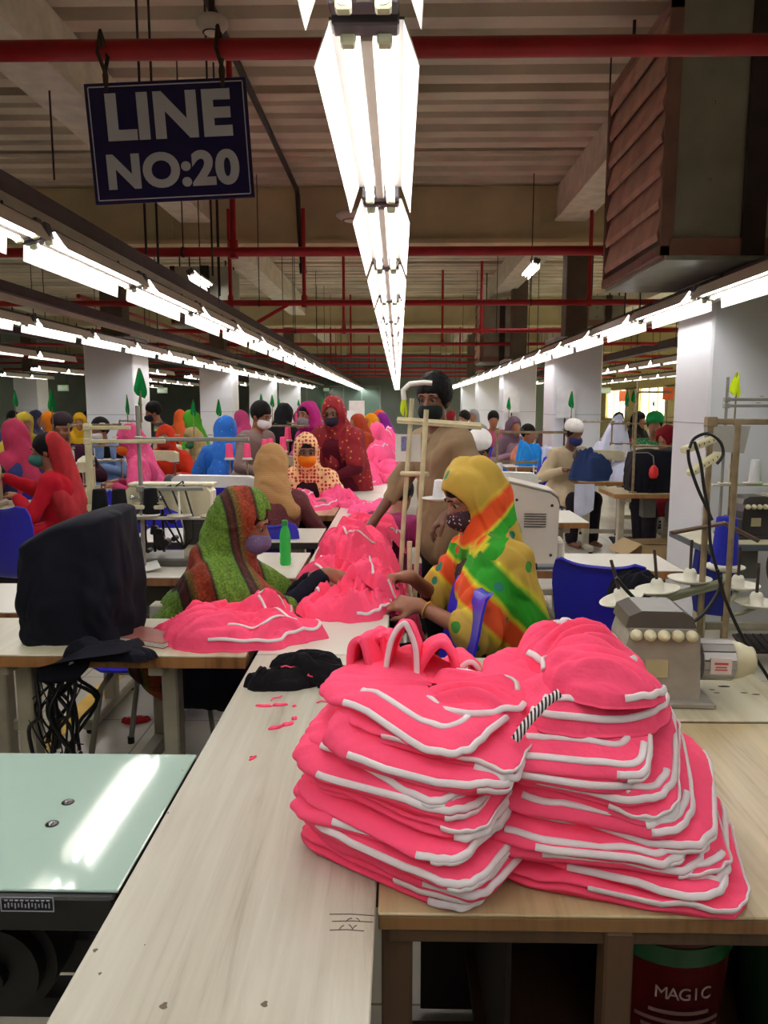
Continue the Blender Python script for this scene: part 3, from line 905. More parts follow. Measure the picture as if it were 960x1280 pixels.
def overlock(label, x, y, rz, mt=None, z=TZ, group=None, cover=True):
    """squat cast body, tilted top cover, five tension knobs, looper door, presser foot, motor with finned case and end cap at +x"""
    mt = mt or machine_grey
    t = thing('overlock_machine', label, 'sewing machine', (x, y, z), rz, group)
    m = MB(); m.prism([(-.1, .012), (-.1, .16), (-.088, .205), (.075, .205), (.088, .19), (.095, .05), (.095, .012)], -.085, .085, 'y'); m.box((0, 0, .008), (.26, .22, .016), .004); m.build('body', mt, t)
    m = MB(); m.prism([(-.1, .205), (-.092, .235), (-.06, .25), (.045, .25), (.07, .235), (.082, .205)], -.075, .075, 'y'); m.build('top_cover', mat('cover_dark', (96, 92, 88), .35, .3, var=.15), t)
    for k in range(5):
        m = MB(); c = (-.078 + k * .035, -.086, .192)
        m.lathe([(.006, -.012), (.006, 0), (.014, .004), (.0155, .01), (.014, .02), (.008, .024), (.006, .034), (0, .034)], c, 14, M=Matrix.Rotation(PI / 2, 4, 'X')); m.build('tension_knob', machine_cream, t)
    m = MB(); m.cyl((.095, 0, .1), (.115, 0, .1), .03, n=16)
    for k in range(14):
        a = 2 * PI * k / 14
        m.box((.155, .05 * math.cos(a), .1 + .05 * math.sin(a)), (.085, .01, .022), .001, M=Matrix.Rotation(a, 4, 'X'))
    m.cyl((.113, 0, .1), (.198, 0, .1), .05, n=20); mo = m.build('motor', mat('motor_alu', (170, 170, 168), .35, .6, var=.1), t)
    m = MB(); m.box((.155, -.057, .1), (.055, .004, .045), .001); m.build('motor_label', mat('motor_label', (206, 196, 192), .4), mo)
    m = MB(); m.box((.155, -.0595, .107), (.035, .001, .005)); m.box((.155, -.0595, .097), (.028, .001, .003)); m.box((.155, -.0595, .09), (.032, .001, .003)); m.build('label_print', mat('red_print', (190, 60, 60), .5), mo)
    m = MB(); m.lathe([(.05, 0), (.052, .01), (.046, .03), (.036, .05), (.036, .058), (.0, .058)], (.198, 0, .1), 22, M=Matrix.Rotation(PI / 2, 4, 'Y')); m.build('motor_cap', machine_cream, mo)
    m = MB(); m.box((-.105, -.03, .07), (.014, .13, .1), .006); m.build('looper_door', mt, t)
    m = MB(); m.box((-.13, .02, .12), (.05, .03, .02), .004); m.cyl((-.14, .02, .12), (-.14, .02, .03), .006, n=8); m.box((-.15, .02, .028), (.05, .02, .006), .002); m.build('presser_foot', chrome, t)
    m = MB(); m.box((-.02, -.088, .1), (.06, .006, .05), .002); m.build('service_plate', mat('plate_yellowed', (176, 168, 130), .5), t)
    return t

def stitcher(label, x, y, rz, z=TZ, group=None):
    """coverstitch head: long pale arm on a column, exposed dark looper works, levers, looping black hoses"""
    t = thing('coverstitch_machine', label, 'sewing machine', (x, y, z), rz, group)
    m = MB(); m.box((0, 0, .02), (.5, .24, .04), .008); m.build('base', mat('cast_grey', (92, 90, 84), .45, .3, var=.2), t)
    m = MB(); m.prism([(.2, .04), (.2, .36), (.18, .385), (-.2, .385), (-.22, .365), (-.22, .3), (-.15, .285), (-.02, .285), (.04, .26), (.06, .18), (.06, .04)], -.06, .06, 'y'); m.box((-.0, 0, .395), (.42, .1, .016), .004); m.build('arm', machine_cream, t)
    m = MB(); m.box((.13, -.064, .17), (.12, .01, .14), .004); m.box((.13, -.07, .17), (.1, .006, .08), .002); m.build('side_panel', mat('panel_dark_grey', (60, 58, 54), .5), t)  # side panel in one plain dark grey
    dk = mat('works_dark', (48, 44, 42), .4, .5, var=.3, vscale=20)
    m = MB(); rr = random.Random(4)
    for k in range(16):
        c = (rr.uniform(-.2, .02), rr.uniform(-.09, .02), rr.uniform(.05, .25)); a = rr.uniform(.02, .05)
        if k % 2: m.box(c, (a, a * .8, a * 1.4), .004, M=Matrix.Rotation(rr.uniform(0, 1), 4, 'Y'))
        else: m.cyl((c[0], c[1] - .02, c[2]), (c[0], c[1] + .03, c[2]), a * .5, n=12)
    for k in range(4): m.cyl((-.18 + k * .045, -.04, .3), (-.18 + k * .045, -.04, .06), .007, n=8)
    m.build('mechanism', dk, t)
    for k in range(5):
        m = MB(); m.lathe([(.005, 0), (.013, .003), (.013, .016), (.006, .018), (.006, .03), (0, .03)], (-.18 + k * .035, -.062, .335), 12, M=Matrix.Rotation(PI / 2, 4, 'X')); m.build('tension_dial', chrome, t)
    m = MB()
    for k in range(4): m.tube([(-.14 + .05 * k, -.06, .37), (-.1 + .06 * k, -.11, .36 + .02 * k), (-.02 + .05 * k, -.13, .25), (.03 + .03 * k, -.1, .14), (.06, -.06, .08)], .005, n=6)
    m.build('hose', black_p, t)
    m = MB(); m.cyl((.2, 0, .25), (.24, 0, .25), .06, n=20); m.cyl((.24, 0, .25), (.26, 0, .25), .04, n=16); m.build('hand_wheel', black_p, t)
    m = MB(); m.cyl((-.21, -.02, .05), (-.21, -.02, .1), .012, n=8); m.box((-.23, -.02, .046), (.06, .03, .008), .002); m.build('presser_foot', chrome, t)
    return t

def covered_machine(name, label, p, w, d, h, mt, seed, rz=0.0, lean=.0, tail=None):
    """machine under a soft dust cover: rounded box with sagging top, pinched folds and an uneven hem"""
    t = thing(name, label, 'machine cover', p, rz)
    nu, nv = 140, 60
    V = []
    for j in range(nv + 1):
        s = j / nv
        for i in range(nu):
            a = 2 * PI * i / nu
            ca, sa = math.cos(a), math.sin(a)
            e = .42
            x = w / 2 * math.copysign(abs(ca) ** e, ca); y = d / 2 * math.copysign(abs(sa) ** e, sa)
            if s < .68:
                f = s / .68
                zz = h * (.0 + .93 * f); k = 1 - .07 * f + .05 * math.sin(PI * f)
                k -= .12 * max(0, .25 - f) if f < .25 else 0
            else:
                f = (s - .68) / .32
                zz = h * (.93 + .07 * math.sin(f * PI / 2)); k = (1 - .07) * math.cos(f * PI / 2) ** .55 if f < 1 else 0
            V.append((x * k, y * k, zz))
    V = np.array(V)
    a = np.arctan2(V[:, 1], V[:, 0])
    zz = V[:, 2] / h
    fold = .5 * noise(a * 3, zz * .6, seed) + .9 * (np.abs(noise(V[:, 0] * 11, V[:, 1] * 11, zz * 1.6 + seed)) * 2 - .5) + .4 * (np.abs(noise(V[:, 0] * 20 + zz, V[:, 1] * 20, zz * 4 + seed)) * 2 - .5)
    r = np.sqrt(V[:, 0] ** 2 + V[:, 1] ** 2) + 1e-6
    amp = .024 * np.clip(1.15 - zz, 0.35, 1)
    V[:, 0] += V[:, 0] / r * fold * amp; V[:, 1] += V[:, 1] / r * fold * amp
    V[:, 2] += np.where(zz > .1, .03 * noise(V[:, 0] * 5, V[:, 1] * 5, seed + 3), 0) * zz
    V[:, 2] += lean * V[:, 0] * zz
    V[:, 2] = np.maximum(V[:, 2], 0)
    F = [(j * nu + i, j * nu + (i + 1) % nu, (j + 1) * nu + (i + 1) % nu, (j + 1) * nu + i) for j in range(nv) for i in range(nu)]
    obj('cover_cloth', np_mesh('cover', V, np.array(F), True, [mt]), t)
    return t
# ================================================================== PINK CLOTH
def mat_cloth(name, rgb, var=.06, rough=.85, bump=.25, bscale=900, sheen=.3, vscale=14):
    return mat(name, rgb, rough, var=var, vscale=vscale, bump=bump, bscale=bscale, sheen=0.0, spec=.2)
pink = mat_cloth('fluorescent_pink_cloth', (255, 84, 124), var=.04, bump=.42, bscale=34)
pink2 = mat_cloth('cool_pink_cloth', (255, 96, 150), var=.05, bump=.5, bscale=26)
trim_w = mat_cloth('white_piping', (232, 224, 228), var=.03)
black_cloth = mat_cloth('black_cloth', (20, 19, 24), var=.2)
navy_cloth = mat_cloth('navy_cover_cloth', (17, 18, 30), var=.2, rough=.7)

def smooth_normals(P):
    du = np.gradient(P, axis=0); dv = np.gradient(P, axis=1)
    n = np.cross(du, dv); l = np.linalg.norm(n, axis=2, keepdims=True); return n / np.maximum(l, 1e-9)

def ribbon(C, N, w=.010, t=.003):
    """flat piping along points C with surface normals N -> verts, faces of a closed strip"""
    C = np.asarray(C); N = np.asarray(N)
    T = np.gradient(C, axis=0); T /= np.maximum(np.linalg.norm(T, axis=1, keepdims=True), 1e-9)
    B = np.cross(T, N); B /= np.maximum(np.linalg.norm(B, axis=1, keepdims=True), 1e-9)
    sec = [(-.5, -.6), (-.5, .2), (-.28, 1.0), (.28, 1.0), (.5, .2), (.5, -.6)]
    V = np.concatenate([(C + B * (w * a) + N * (t * b))[:, None, :] for a, b in sec], axis=1)
    n, k = V.shape[:2]
    F = [(i * k + j, (i + 1) * k + j, (i + 1) * k + (j + 1) % k, i * k + (j + 1) % k) for i in range(n - 1) for j in range(k)]
    F += [tuple(range(k)), tuple(reversed(range((n - 1) * k, n * k)))]
    return V.reshape(-1, 3), F

def ribbon_obj(C, N, parent, w=.010, t=.003, name='piping', m=None):
    V, F = ribbon(C, N, w, t)
    return obj(name, np_mesh(name, V, F, True, [m or trim_w]), parent)

def table_edge_drop(x, y):
    """height of what carries the cloth: table tops, falling away past the open edge on the worker's side"""
    z = np.full(np.shape(x), TZ)
    d = np.where((y > 2.34), np.clip(x - cxr, 0, .2), 0)
    return z - np.clip(d * 1.6 - .0, 0, .26)

# ---------- folded garments of a stack
# (stack garments)
def pad(name, label, group, cen, rz, L, D, th, seed, warp, trims=((.55, .95, .72),), mt=None, fold_side=PI, nS=150, corner=.34, puff=1.0):
    """one folded garment: a closed soft slab whose rim is a rolled fold on one side and two loose lips elsewhere.
    warp(x, y) gives the height of its underside in the world"""
    t = thing(name, label, 'folded garment', cen, 0, group)
    rs = np.random.RandomState(seed)
    ph = rs.uniform(0, 50)
    cr, sr = math.cos(rz), math.sin(rz)
    one = rs.uniform() < .72
    slide = rs.uniform(-.03, .026)
    def surf(s, T):
        a = s * 2 * PI
        ca, sa = np.cos(a), np.sin(a)
        bx = np.sign(ca) * np.abs(ca) ** corner * L / 2
        by = np.sign(sa) * np.abs(sa) ** corner * D / 2
        wob = 1 + .045 * noise(np.cos(a) * 1.3, np.sin(a) * 1.3, ph)
        bx, by = bx * wob, by * wob
        fold = np.clip((-np.cos(a - fold_side + PI) - .45) * 3, 0, 1)
        q = np.clip((T - .25) / .5, 0, 1)
        lip = (np.sin(PI * q) ** .5 * (.019 + .005 * noise(np.cos(a) * 4, np.sin(a) * 4, ph + 20)) if one else np.abs(np.sin(2 * PI * q)) ** .6 * (.016 + .006 * noise(np.cos(a) * 4, np.sin(a) * 4, ph + 20 + np.sign(q - .5) * 3))) - .012
        roll = np.sin(PI * q) ** .6 * (.026 + .012 * noise(np.sin(a) * 5, 0, ph + 30)) - .012
        out = fold * roll + (1 - fold) * lip
        rr = np.where(T < .25, T / .25, np.where(T > .75, (1 - T) / .25, 1.0))
        rr = .02 + .98 * rr ** .6
        by = by * (1 - .22 * fold) - .02 * fold
        nl = np.sqrt(bx ** 2 + by ** 2)
        bx = bx + slide
        x = bx * rr + out * bx / nl; y = by * rr + out * by / nl
        wx, wy = cen[0] + x * cr - y * sr, cen[1] + x * sr + y * cr
        tl = th * (1 + .3 * noise(wx * 9, wy * 9, ph)) * (1 + .3 * fold * puff)
        z = warp(wx, wy) + q * tl + (.008 * noise(wx * 9, wy * 9, ph + 4) + .005 * np.abs(noise(wx * 12 + wy * 9, wy * 26, ph + 8))) * (T > .3)
        crease = np.where(T > .74, np.clip(rr, 0, 1), 1) 
        z = z + .003 * np.abs(noise(wx * 14 + wy * 22, wy * 16 - wx * 9, ph + 12)) * 2 * crease * q
        return np.stack([wx - cen[0], wy - cen[1], z - cen[2]], axis=-1)
    Ts = np.concatenate([np.linspace(0, .24, 5), np.linspace(.25, .75, 17), np.linspace(.77, 1, 9)])
    Ss = np.linspace(0, 1, nS, endpoint=False)
    SS, TT = np.meshgrid(Ss, Ts, indexing='ij')
    P = surf(SS, TT)
    nt = len(Ts)
    i, j = np.meshgrid(np.arange(nS), np.arange(nt - 1), indexing='ij')
    F = np.stack([i * nt + j, ((i + 1) % nS) * nt + j, ((i + 1) % nS) * nt + j + 1, i * nt + j + 1], axis=-1).reshape(-1, 4)
    obj('folded_cloth', np_mesh('folded_cloth', P.reshape(-1, 3), F, True, [mt or pink]), t)
    for (s0, s1, T0) in trims:
        n = max(12, int((s1 - s0) * 130))
        S = np.linspace(s0, s1, n)
        T0a = np.full(n, T0)
        C = surf(S, T0a)
        e = 1e-3
        N = np.cross(surf(S + e, T0a) - surf(S - e, T0a), surf(S, T0a + .02) - surf(S, T0a - .02))
        N /= np.maximum(np.linalg.norm(N, axis=1, keepdims=True), 1e-9)
        ribbon_obj(C + N * .0005, N, t, w=.0115, t=.0028)
    return t

def upright_fold(label, group, base, rz, width, height, depth, th, seed, lean=0.0, trim=False, taper=.8):
    """a garment end standing up as a loop: cloth bent over itself, open on the sides"""
    t = thing('folded_garment', label, 'folded garment', base, rz, group)
    n, mN = 34, 12
    def P(u, v):
        a = PI * u
        x = -np.cos(a) * width / 2 * (1 - .25 * np.sin(a)) + lean * np.sin(a) * height + .008 * noise(u * 3, v * 4, seed)
        z = np.sin(a) ** .75 * height * (1 - (1 - taper) * v) + .006 * noise(u * 4, v * 3, seed + 9)
        y = v * depth + .01 * np.sin(a) * noise(u * 2, v * 2, seed + 5)
        return np.stack(np.broadcast_arrays(x, y, z), axis=-1)
    U, V = np.meshgrid(np.linspace(0, 1, n), np.linspace(0, 1, mN), indexing='ij')
    A = P(U, V); N = smooth_normals(A)
    k = n * mN
    Vv = np.concatenate([(A + N * th / 2).reshape(-1, 3), (A - N * th / 2).reshape(-1, 3)])
    F = []
    for i in range(n - 1):
        for j in range(mN - 1):
            q = (i * mN + j, (i + 1) * mN + j, (i + 1) * mN + j + 1, i * mN + j + 1)
            F += [q, tuple(k + x for x in reversed(q))]
    for i in range(n - 1):
        F += [(i * mN, k + i * mN, k + (i + 1) * mN, (i + 1) * mN), ((i + 1) * mN + mN - 1, k + (i + 1) * mN + mN - 1, k + i * mN + mN - 1, i * mN + mN - 1)]
    for j in range(mN - 1):
        F += [(j, j + 1, k + j + 1, k + j), ((n - 1) * mN + j + 1, (n - 1) * mN + j, k + (n - 1) * mN + j, k + (n - 1) * mN + j + 1)]
    obj('folded_cloth', np_mesh('loop', Vv, F, True, [pink]), t)
    if trim:
        C = A[:, 0, :]; Ny = np.tile(np.array([[0, -1.0, 0]]), (n, 1))
        ribbon_obj(C + Ny * .002, Ny, t, w=.010, t=.003)
    return t

PILE_G = 'folded pink garments of the stack by the oak run'
PILE_G2 = 'folded pink garments of the stack on the wooden table'
def stack(cen, rz, L, D, n, th, group, words, taper, seed, tilt=.25, trimset=0, warp_k=1.0):
    rs = np.random.RandomState(seed)
    off = TZ + .001
    z = off
    for i in range(n):
        f = i / max(1, n - 1)
        dx, dy = rs.uniform(-.022, .020), rs.uniform(-.014, .014)
        tx, ty, tl = taper(f)
        c = (cen[0] + tx + dx, cen[1] + ty + dy, z)
        rr = rz + R(rs.uniform(-8, 8))
        cr, sr = math.cos(rz), math.sin(rz)
        def warp(wx, wy, z=z, f=f, i=i):
            lx = (wx - cen[0]) * cr + (wy - cen[1]) * sr; ly = -(wx - cen[0]) * sr + (wy - cen[1]) * cr
            h = warp_k * f * (1 - .35 * f) * (.14 * (-lx) - tilt * np.clip(-ly + .02, 0, .2) - .9 * np.clip(lx - .06, 0, 1) ** 2 * 2.2 - 1.1 * np.clip(-lx - .1, 0, 1) ** 2 - 1.6 * np.clip(-ly - .06, 0, 1) ** 2 * 1.4)
            h = h + f * .010 * noise(wx * 6, wy * 6, seed)
            if i > 0: h = h + .003 * noise(wx * 10, wy * 10, seed + i)
            # past the front edge of the wooden table nothing carries the cloth
            d = np.where(wx > -.03, np.clip(1.09 - wy, 0, 1), 0)
            return z + h - d * d * 4.0
        thi = th * rs.uniform(.72, 1.3)
        ln = L * tl * (1 + rs.uniform(-.05, .04)); dp = D * (1 + rs.uniform(-.05, .03))
        r = rs.uniform(0, 1)
        tr = []
        # front lies at angle -90deg => s=.75 ; right end s=0/1
        a0 = .70 + rs.uniform(0, .1); a1 = 1.0 + rs.uniform(.0, .1)
        tr.append((a0, a1, .60))
        if r > .3: tr.append((.77 + rs.uniform(0, .07), 1.0 + rs.uniform(-.02, .06), .40))
        if trimset and i % 2: tr.append((.66 + rs.uniform(0, .04), .93 + rs.uniform(0, .05), .74))
        if i == n - 1 or (trimset and r > .7): tr.append((.70, 1.12, .82))
        pad('folded_garment', words(i, n), group, c, rr, ln, dp, thi * 1.05, seed * 31 + i, warp, tr)
        z += thi * .95
    return z

def w1(i, n):
    if i == 0: return 'folded pink garment lying on the oak board, undermost of the narrower stack'
    if i == n - 1: return 'folded pink garment with white piping on top of the narrower stack'
    return 'folded pink garment, %s up from the board in the narrower stack' % ORD[i]
def w2(i, n):
    if i == 0: return 'folded pink garment lying on the wooden table, undermost of the wider stack'
    if i == n - 1: return 'folded pink garment with long white piping, topmost flat one of the wider stack'
    return 'folded pink garment, %s up from the table in the wider stack' % ORD[i]
S1 = (.072, 1.262)
z1 = stack(S1, R(-28), .345, .27, 13, .0212, PILE_G, w1, lambda f: (-.03 * math.sin(PI * f) - .005, .0 + .035 * f, 1 + .04 * math.sin(PI * f) - .14 * f), 5, tilt=.3)
S2 = (.385, 1.295)
z2 = stack(S2, R(-14), .40, .33, 12, .0232, PILE_G2, w2, lambda f: (-.068 * f, .02 * f, 1 - .33 * f), 11, tilt=.5, trimset=1)
# loops standing behind the top of the narrower stack
for i, (u, v, yy, wd, hh, dp, ln, tr) in enumerate(((452, 862, 1.36, .050, .095, .14, -.1, False), (474, 862, 1.40, .035, .105, .10, .0, False), (500, 868, 1.35, .062, .135, .10, .05, True), (545, 872, 1.36, .085, .10, .12, .1, False), (580, 872, 1.42, .07, .07, .12, .2, True))):
    p = PY(u, v, yy)
    upright_fold('pink garment end standing up in a loop, %s along the back of the narrower stack' % ORD[i], PILE_G, (p.x, p.y, p.z), R(-18 + 6 * i), wd, hh, dp, .012, i * 7 + 3, ln, tr)

# ---------- crumpled heaps
HX0, HX1, HY0, HY1, HS = -1.65, 1.3, .4, 16.0, .0125
HMAP = {}
gx = np.arange(HX0, HX1, HS); gy = np.arange(HY0, HY1, HS)
GX, GY = np.meshgrid(gx, gy, indexing='ij')
HGT = table_edge_drop(GX, GY)
def hs(x, y, soft=2):
    i = np.clip(((x - HX0) / HS), 0, len(gx) - 2); j = np.clip(((y - HY0) / HS), 0, len(gy) - 2)
    i0, j0 = i.astype(int), j.astype(int); fi, fj = i - i0, j - j0
    g = lambda a, b: HGT[np.clip(a, 0, len(gx) - 1), np.clip(b, 0, len(gy) - 1)]
    val = (g(i0, j0) * (1 - fi) * (1 - fj) + g(i0 + 1, j0) * fi * (1 - fj) + g(i0, j0 + 1) * (1 - fi) * fj + g(i0 + 1, j0 + 1) * fi * fj)
    if soft:
        acc = val.copy()
        for a, b in ((-soft, 0), (soft, 0), (0, -soft), (0, soft)): acc = np.maximum(acc * .0 + acc, 0) + g(i0 + a, j0 + b)
        val = np.maximum(val, acc / 5)
    return val

def crumple(name, label, cat, cx, cy, rx, ry, h, seed, rz=0.0, mt=None, trims=(), group=None, fold=.024, freq=.9, fdir=.5, zbase=None, nr=72, na=220, wtrim=.011, tmat=None, irregular=.22, part='cloth', update=True, thick=.010):
    """a dropped garment: mound of ridged folds with a wandering outline, draped on whatever already lies there"""
    z0 = float(hs(np.array([cx]), np.array([cy]))[0]) if zbase is None else zbase
    t = thing(name, label, cat, (cx, cy, z0), 0, group)
    c, s = math.cos(rz), math.sin(rz)
    cf, sf = math.cos(fdir), math.sin(fdir)
    def rb(a):
        return 1 + irregular * noise(np.cos(a) * 1.3, np.sin(a) * 1.3, seed) + irregular * .45 * noise(np.cos(a) * 3.5, np.sin(a) * 3.5, seed + 2)
    def top(lx, ly, r):
        wxx, wyy = lx * 5 * freq, ly * 5 * freq
        qx = wxx + .7 * noise(wxx * .8, wyy * .8, seed + 1); qy = wyy + .7 * noise(wxx * .8, wyy * .8, seed + 7)
        a, b = qx * cf + qy * sf, -qx * sf + qy * cf
        rid = np.abs(noise(a * .55, b * 2.2, seed + 11)) * 2.6 - .35
        rid2 = np.abs(noise(a * 1.0 + 3, b * 4.4, seed + 13)) * 2.6 - .3
        rid3 = 1 - np.abs(noise(a * 2.2 + 3, b * 8, seed + 17)) * 2.4
        env = np.clip(1 - r ** 2.4, 0, 1) ** .65
        low = .55 + .6 * noise(wxx * .5, wyy * .5, seed + 5)
        return h * env * np.clip(low + .45, .25, 1.6) + (fold * 1.25 * rid + fold * .85 * rid2 + fold * .26 * rid3 + fold * .18 * noise(a * 5, b * 5, seed + 31)) * np.clip(1 - r ** 8, 0, 1) * np.clip(.45 + env, 0, 1) + thick * np.clip((1 - r) * 14, 0, 1)
    def pos(r, a):
        R0 = rb(a)
        lx, ly = np.cos(a) * rx * R0 * r, np.sin(a) * ry * R0 * r
        hgt = top(lx, ly, r)
        # folds lean over a little
        lx2 = lx + .35 * fold * noise(lx * 14 * freq, ly * 14 * freq, seed + 21); ly2 = ly + .35 * fold * noise(lx * 14 * freq, ly * 14 * freq, seed + 23)
        x, y = cx + lx2 * c - ly2 * s, cy + lx2 * s + ly2 * c
        b = (hs(x, y, 3) if zbase is None else np.full(x.shape, zbase))
        return np.stack([x - cx, y - cy, b + hgt - z0], axis=-1), b
    rr = np.concatenate([np.linspace(.0, .9, nr - 8), np.linspace(.92, 1, 8)]); rr[0] = 1e-3
    aa = np.linspace(0, 2 * PI, na, endpoint=False)
    RR, AA = np.meshgrid(rr, aa, indexing='ij')
    P, b = pos(RR, AA)
    bot = P[::6].copy(); bot[..., 2] = b[::6] - z0 + .001
    last = P[-1:].copy(); last[..., 2] = b[-1:] - z0 + .001
    V = np.concatenate([P.reshape(-1, 3), last.reshape(-1, 3), np.array([[0, 0, float(b[0, 0]) - z0 + .001]])])
    F = []
    n = len(rr) + 1
    ii, jj = np.meshgrid(np.arange(n - 1), np.arange(na), indexing='ij')
    Fq = np.stack([ii * na + jj, (ii + 1) * na + jj, (ii + 1) * na + (jj + 1) % na, ii * na + (jj + 1) % na], axis=-1).reshape(-1, 4)
    o = obj(part, np_mesh(name, V[:-1], Fq, True, [mt or pink]), t)
    for tr in trims:
        (r0, a0, r1, a1) = tr[:4]
        m = 40
        k = np.linspace(0, 1, m)
        r_ = r0 + (r1 - r0) * k + (tr[4] if len(tr) > 4 else 0) * np.sin(PI * k); a_ = a0 + (a1 - a0) * k
        e = .004
        C, _ = pos(r_, a_)
        # smooth the path so the piping bridges small folds
        for _i in range(2):
            C[1:-1] = C[1:-1] * .5 + (C[:-2] + C[2:]) * .25
        D1 = pos(r_ + .03, a_)[0] - pos(r_ - .03, a_)[0]; D2 = pos(r_, a_ + .05)[0] - pos(r_, a_ - .05)[0]
        N = np.cross(D1, D2); N /= np.maximum(np.linalg.norm(N, axis=1, keepdims=True), 1e-9)
        for _i in range(3): N[1:-1] = N[1:-1] * .5 + (N[:-2] + N[2:]) * .25
        N /= np.maximum(np.linalg.norm(N, axis=1, keepdims=True), 1e-9)
        ribbon_obj(C + N * .003, N, t, w=wtrim, t=.003, m=tmat)
    if zbase is None and update:
        dx, dy = GX - cx, GY - cy
        lx, ly = dx * c + dy * s, -dx * s + dy * c
        m_ = (np.abs(lx) < rx * 1.5) & (np.abs(ly) < ry * 1.5)
        idx = np.where(m_)
        lx, ly = lx[idx], ly[idx]
        a = np.arctan2(ly / ry, lx / rx)
        r = np.sqrt((lx / rx) ** 2 + (ly / ry) ** 2) / rb(a)
        ok = r < 1
        val = top(lx, ly, np.clip(r, 0, 1))
        HGT[idx] = np.where(ok, HGT[idx] + np.maximum(val, .004), HGT[idx])
    return t

# bundle on top of the wider stack: standing panels, rolled hood, front flap
def bundle(label, p, rx, ry, h, seed, rz, fdir, trims, fold=.02, freq=1.0, irregular=.14, wt=.012):
    return crumple('pink_garment', label, 'garment', p[0], p[1], rx, ry, h, seed, rz, pink, trims, PILE_G2, fold, freq, fdir, zbase=p[2], na=120, nr=44, wtrim=wt, irregular=irregular)
zt = z2
bundle('pink garment heaped across the wider stack top, white piping curving over its front', (.33, 1.335, zt - .04), .155, .145, .055, 41, R(-20), .3, ((.93, -2.0, .93, .5), (.80, -1.9, .78, -.2), (.6, .3, .95, 1.2)), .012, .8)
for i, (u, v, yy, wd, hh, dp, ln, tr) in enumerate(((652, 925, 1.34, .05, .07, .10, -.10, False), (682, 915, 1.36, .07, .095, .11, .02, False))):
    p = PY(u, v, yy)
    upright_fold('pink garment panel standing on edge at the back of the wider stack, %s of two' % ORD[i], PILE_G2, (p.x, p.y, p.z), R(28), wd, hh, dp, .014, 50 + i * 7, ln, tr)
bundle('pink garment bunched up at the very top of the wider stack', (.335, 1.375, zt + .012), .115, .09, .055, 63, R(-24), .55, ((.9, -2.5, .84, -.1, .05), (.5, 2.6, .97, .6)), .016, 1.2)
bundle('rolled pink hood slumped over the front of the wider stack top', (.345, 1.27, zt + .01), .105, .075, .052, 72, R(-28), .25, ((.92, 3.6, .9, 1.9), (.95, .2, .95, -1.0)), .012, 1.0)
q = PY(590, 900, 1.29)
crumple('pink_garment', 'pink garment bunched with curved piping on the narrower stack, touching the wider one', 'garment', q.x, q.y, .095, .085, .035, 77, R(-30), pink, ((.9, -2.6, .9, .2, .0), (.7, 2.4, .8, .5)), PILE_G, .014, 1.2, .4, zbase=1.012, na=120, nr=44)
# black and white striped cord dangling between the stacks
def mat_cord():
    m, nt, b = nmat('striped_cord'); L = nt.links
    mp = mapping(nt)
    ck = node(nt, 'ShaderNodeTexWave'); ck.inputs['Scale'].default_value = 55; ck.inputs['Distortion'].default_value = 1.0
    L.new(mp.outputs['Vector'], ck.inputs['Vector'])
    rp = ramp(nt, [(0, (24, 22, 26)), (.5, (235, 230, 230))], 'CONSTANT'); L.new(ck.outputs['Fac'], rp.inputs['Fac']); L.new(rp.outputs['Color'], b.inputs['Base Color'])
    b.inputs['Roughness'].default_value = .8
    return m
cordm = mat_cord()
p0, p1, p2 = PY(700, 866, 1.185), PY(668, 893, 1.18), PY(644, 925, 1.17)
t = thing('drawstring', 'black and white striped drawstring lying on the wider pink stack beside the narrower one', 'cord', p1)
m = MB(); pts = [p0, p0.lerp(p1, .5) + Vector((0, 0, .004)), p1, p1.lerp(p2, .5) + Vector((0, 0, .003)), p2]
m.tube([Vector(q) - p1 for q in pts], .0075, n=8); m.build('cord', cordm, t)

# garments strewn along the long table, near to far: (x, y, rx, ry, h, fold direction, trims)
TG = 'pink garments heaped along the long table'
def heap(label, u, v, rx, ry, h, seed, rz=0.0, fdir=.5, trims=(), fold=.02, freq=1.0, mt=None, zz=TZ, group=TG, **k):
    p = PZ(u, v, zz)
    return crumple('pink_garment', label, 'garment', p.x, p.y, rx, ry, h, seed, rz, mt or pink, trims, group, fold, freq, fdir, **k)
# garment on the sewing table in front of the green-scarfed worker
heap('pink garment with white piping spread on the cream table before the green-scarfed worker', 300, 800, .27, .13, .075, 81, R(6), .3, ((.93, -1.9, .9, .15), (.55, -1.75, .5, 1.2, .12), (.96, .3, .9, 1.1)), .02, 1.1, group='pink garments on the cream sewing table', irregular=.2)
heap('pink garment bunched on top by the cut end of the cream table', 330, 778, .13, .11, .05, 84, R(-20), 1.2, ((.85, -2.4, .8, .4), (.5, 1.0, .9, 2.4)), .018, 1.3, group='pink garments on the cream sewing table')
heap('pink sleeve trailing over the brown notebook beside the black cover', 235, 790, .13, .06, .03, 88, R(8), .1, (), .012, 1.3, group='pink garments on the cream sewing table')
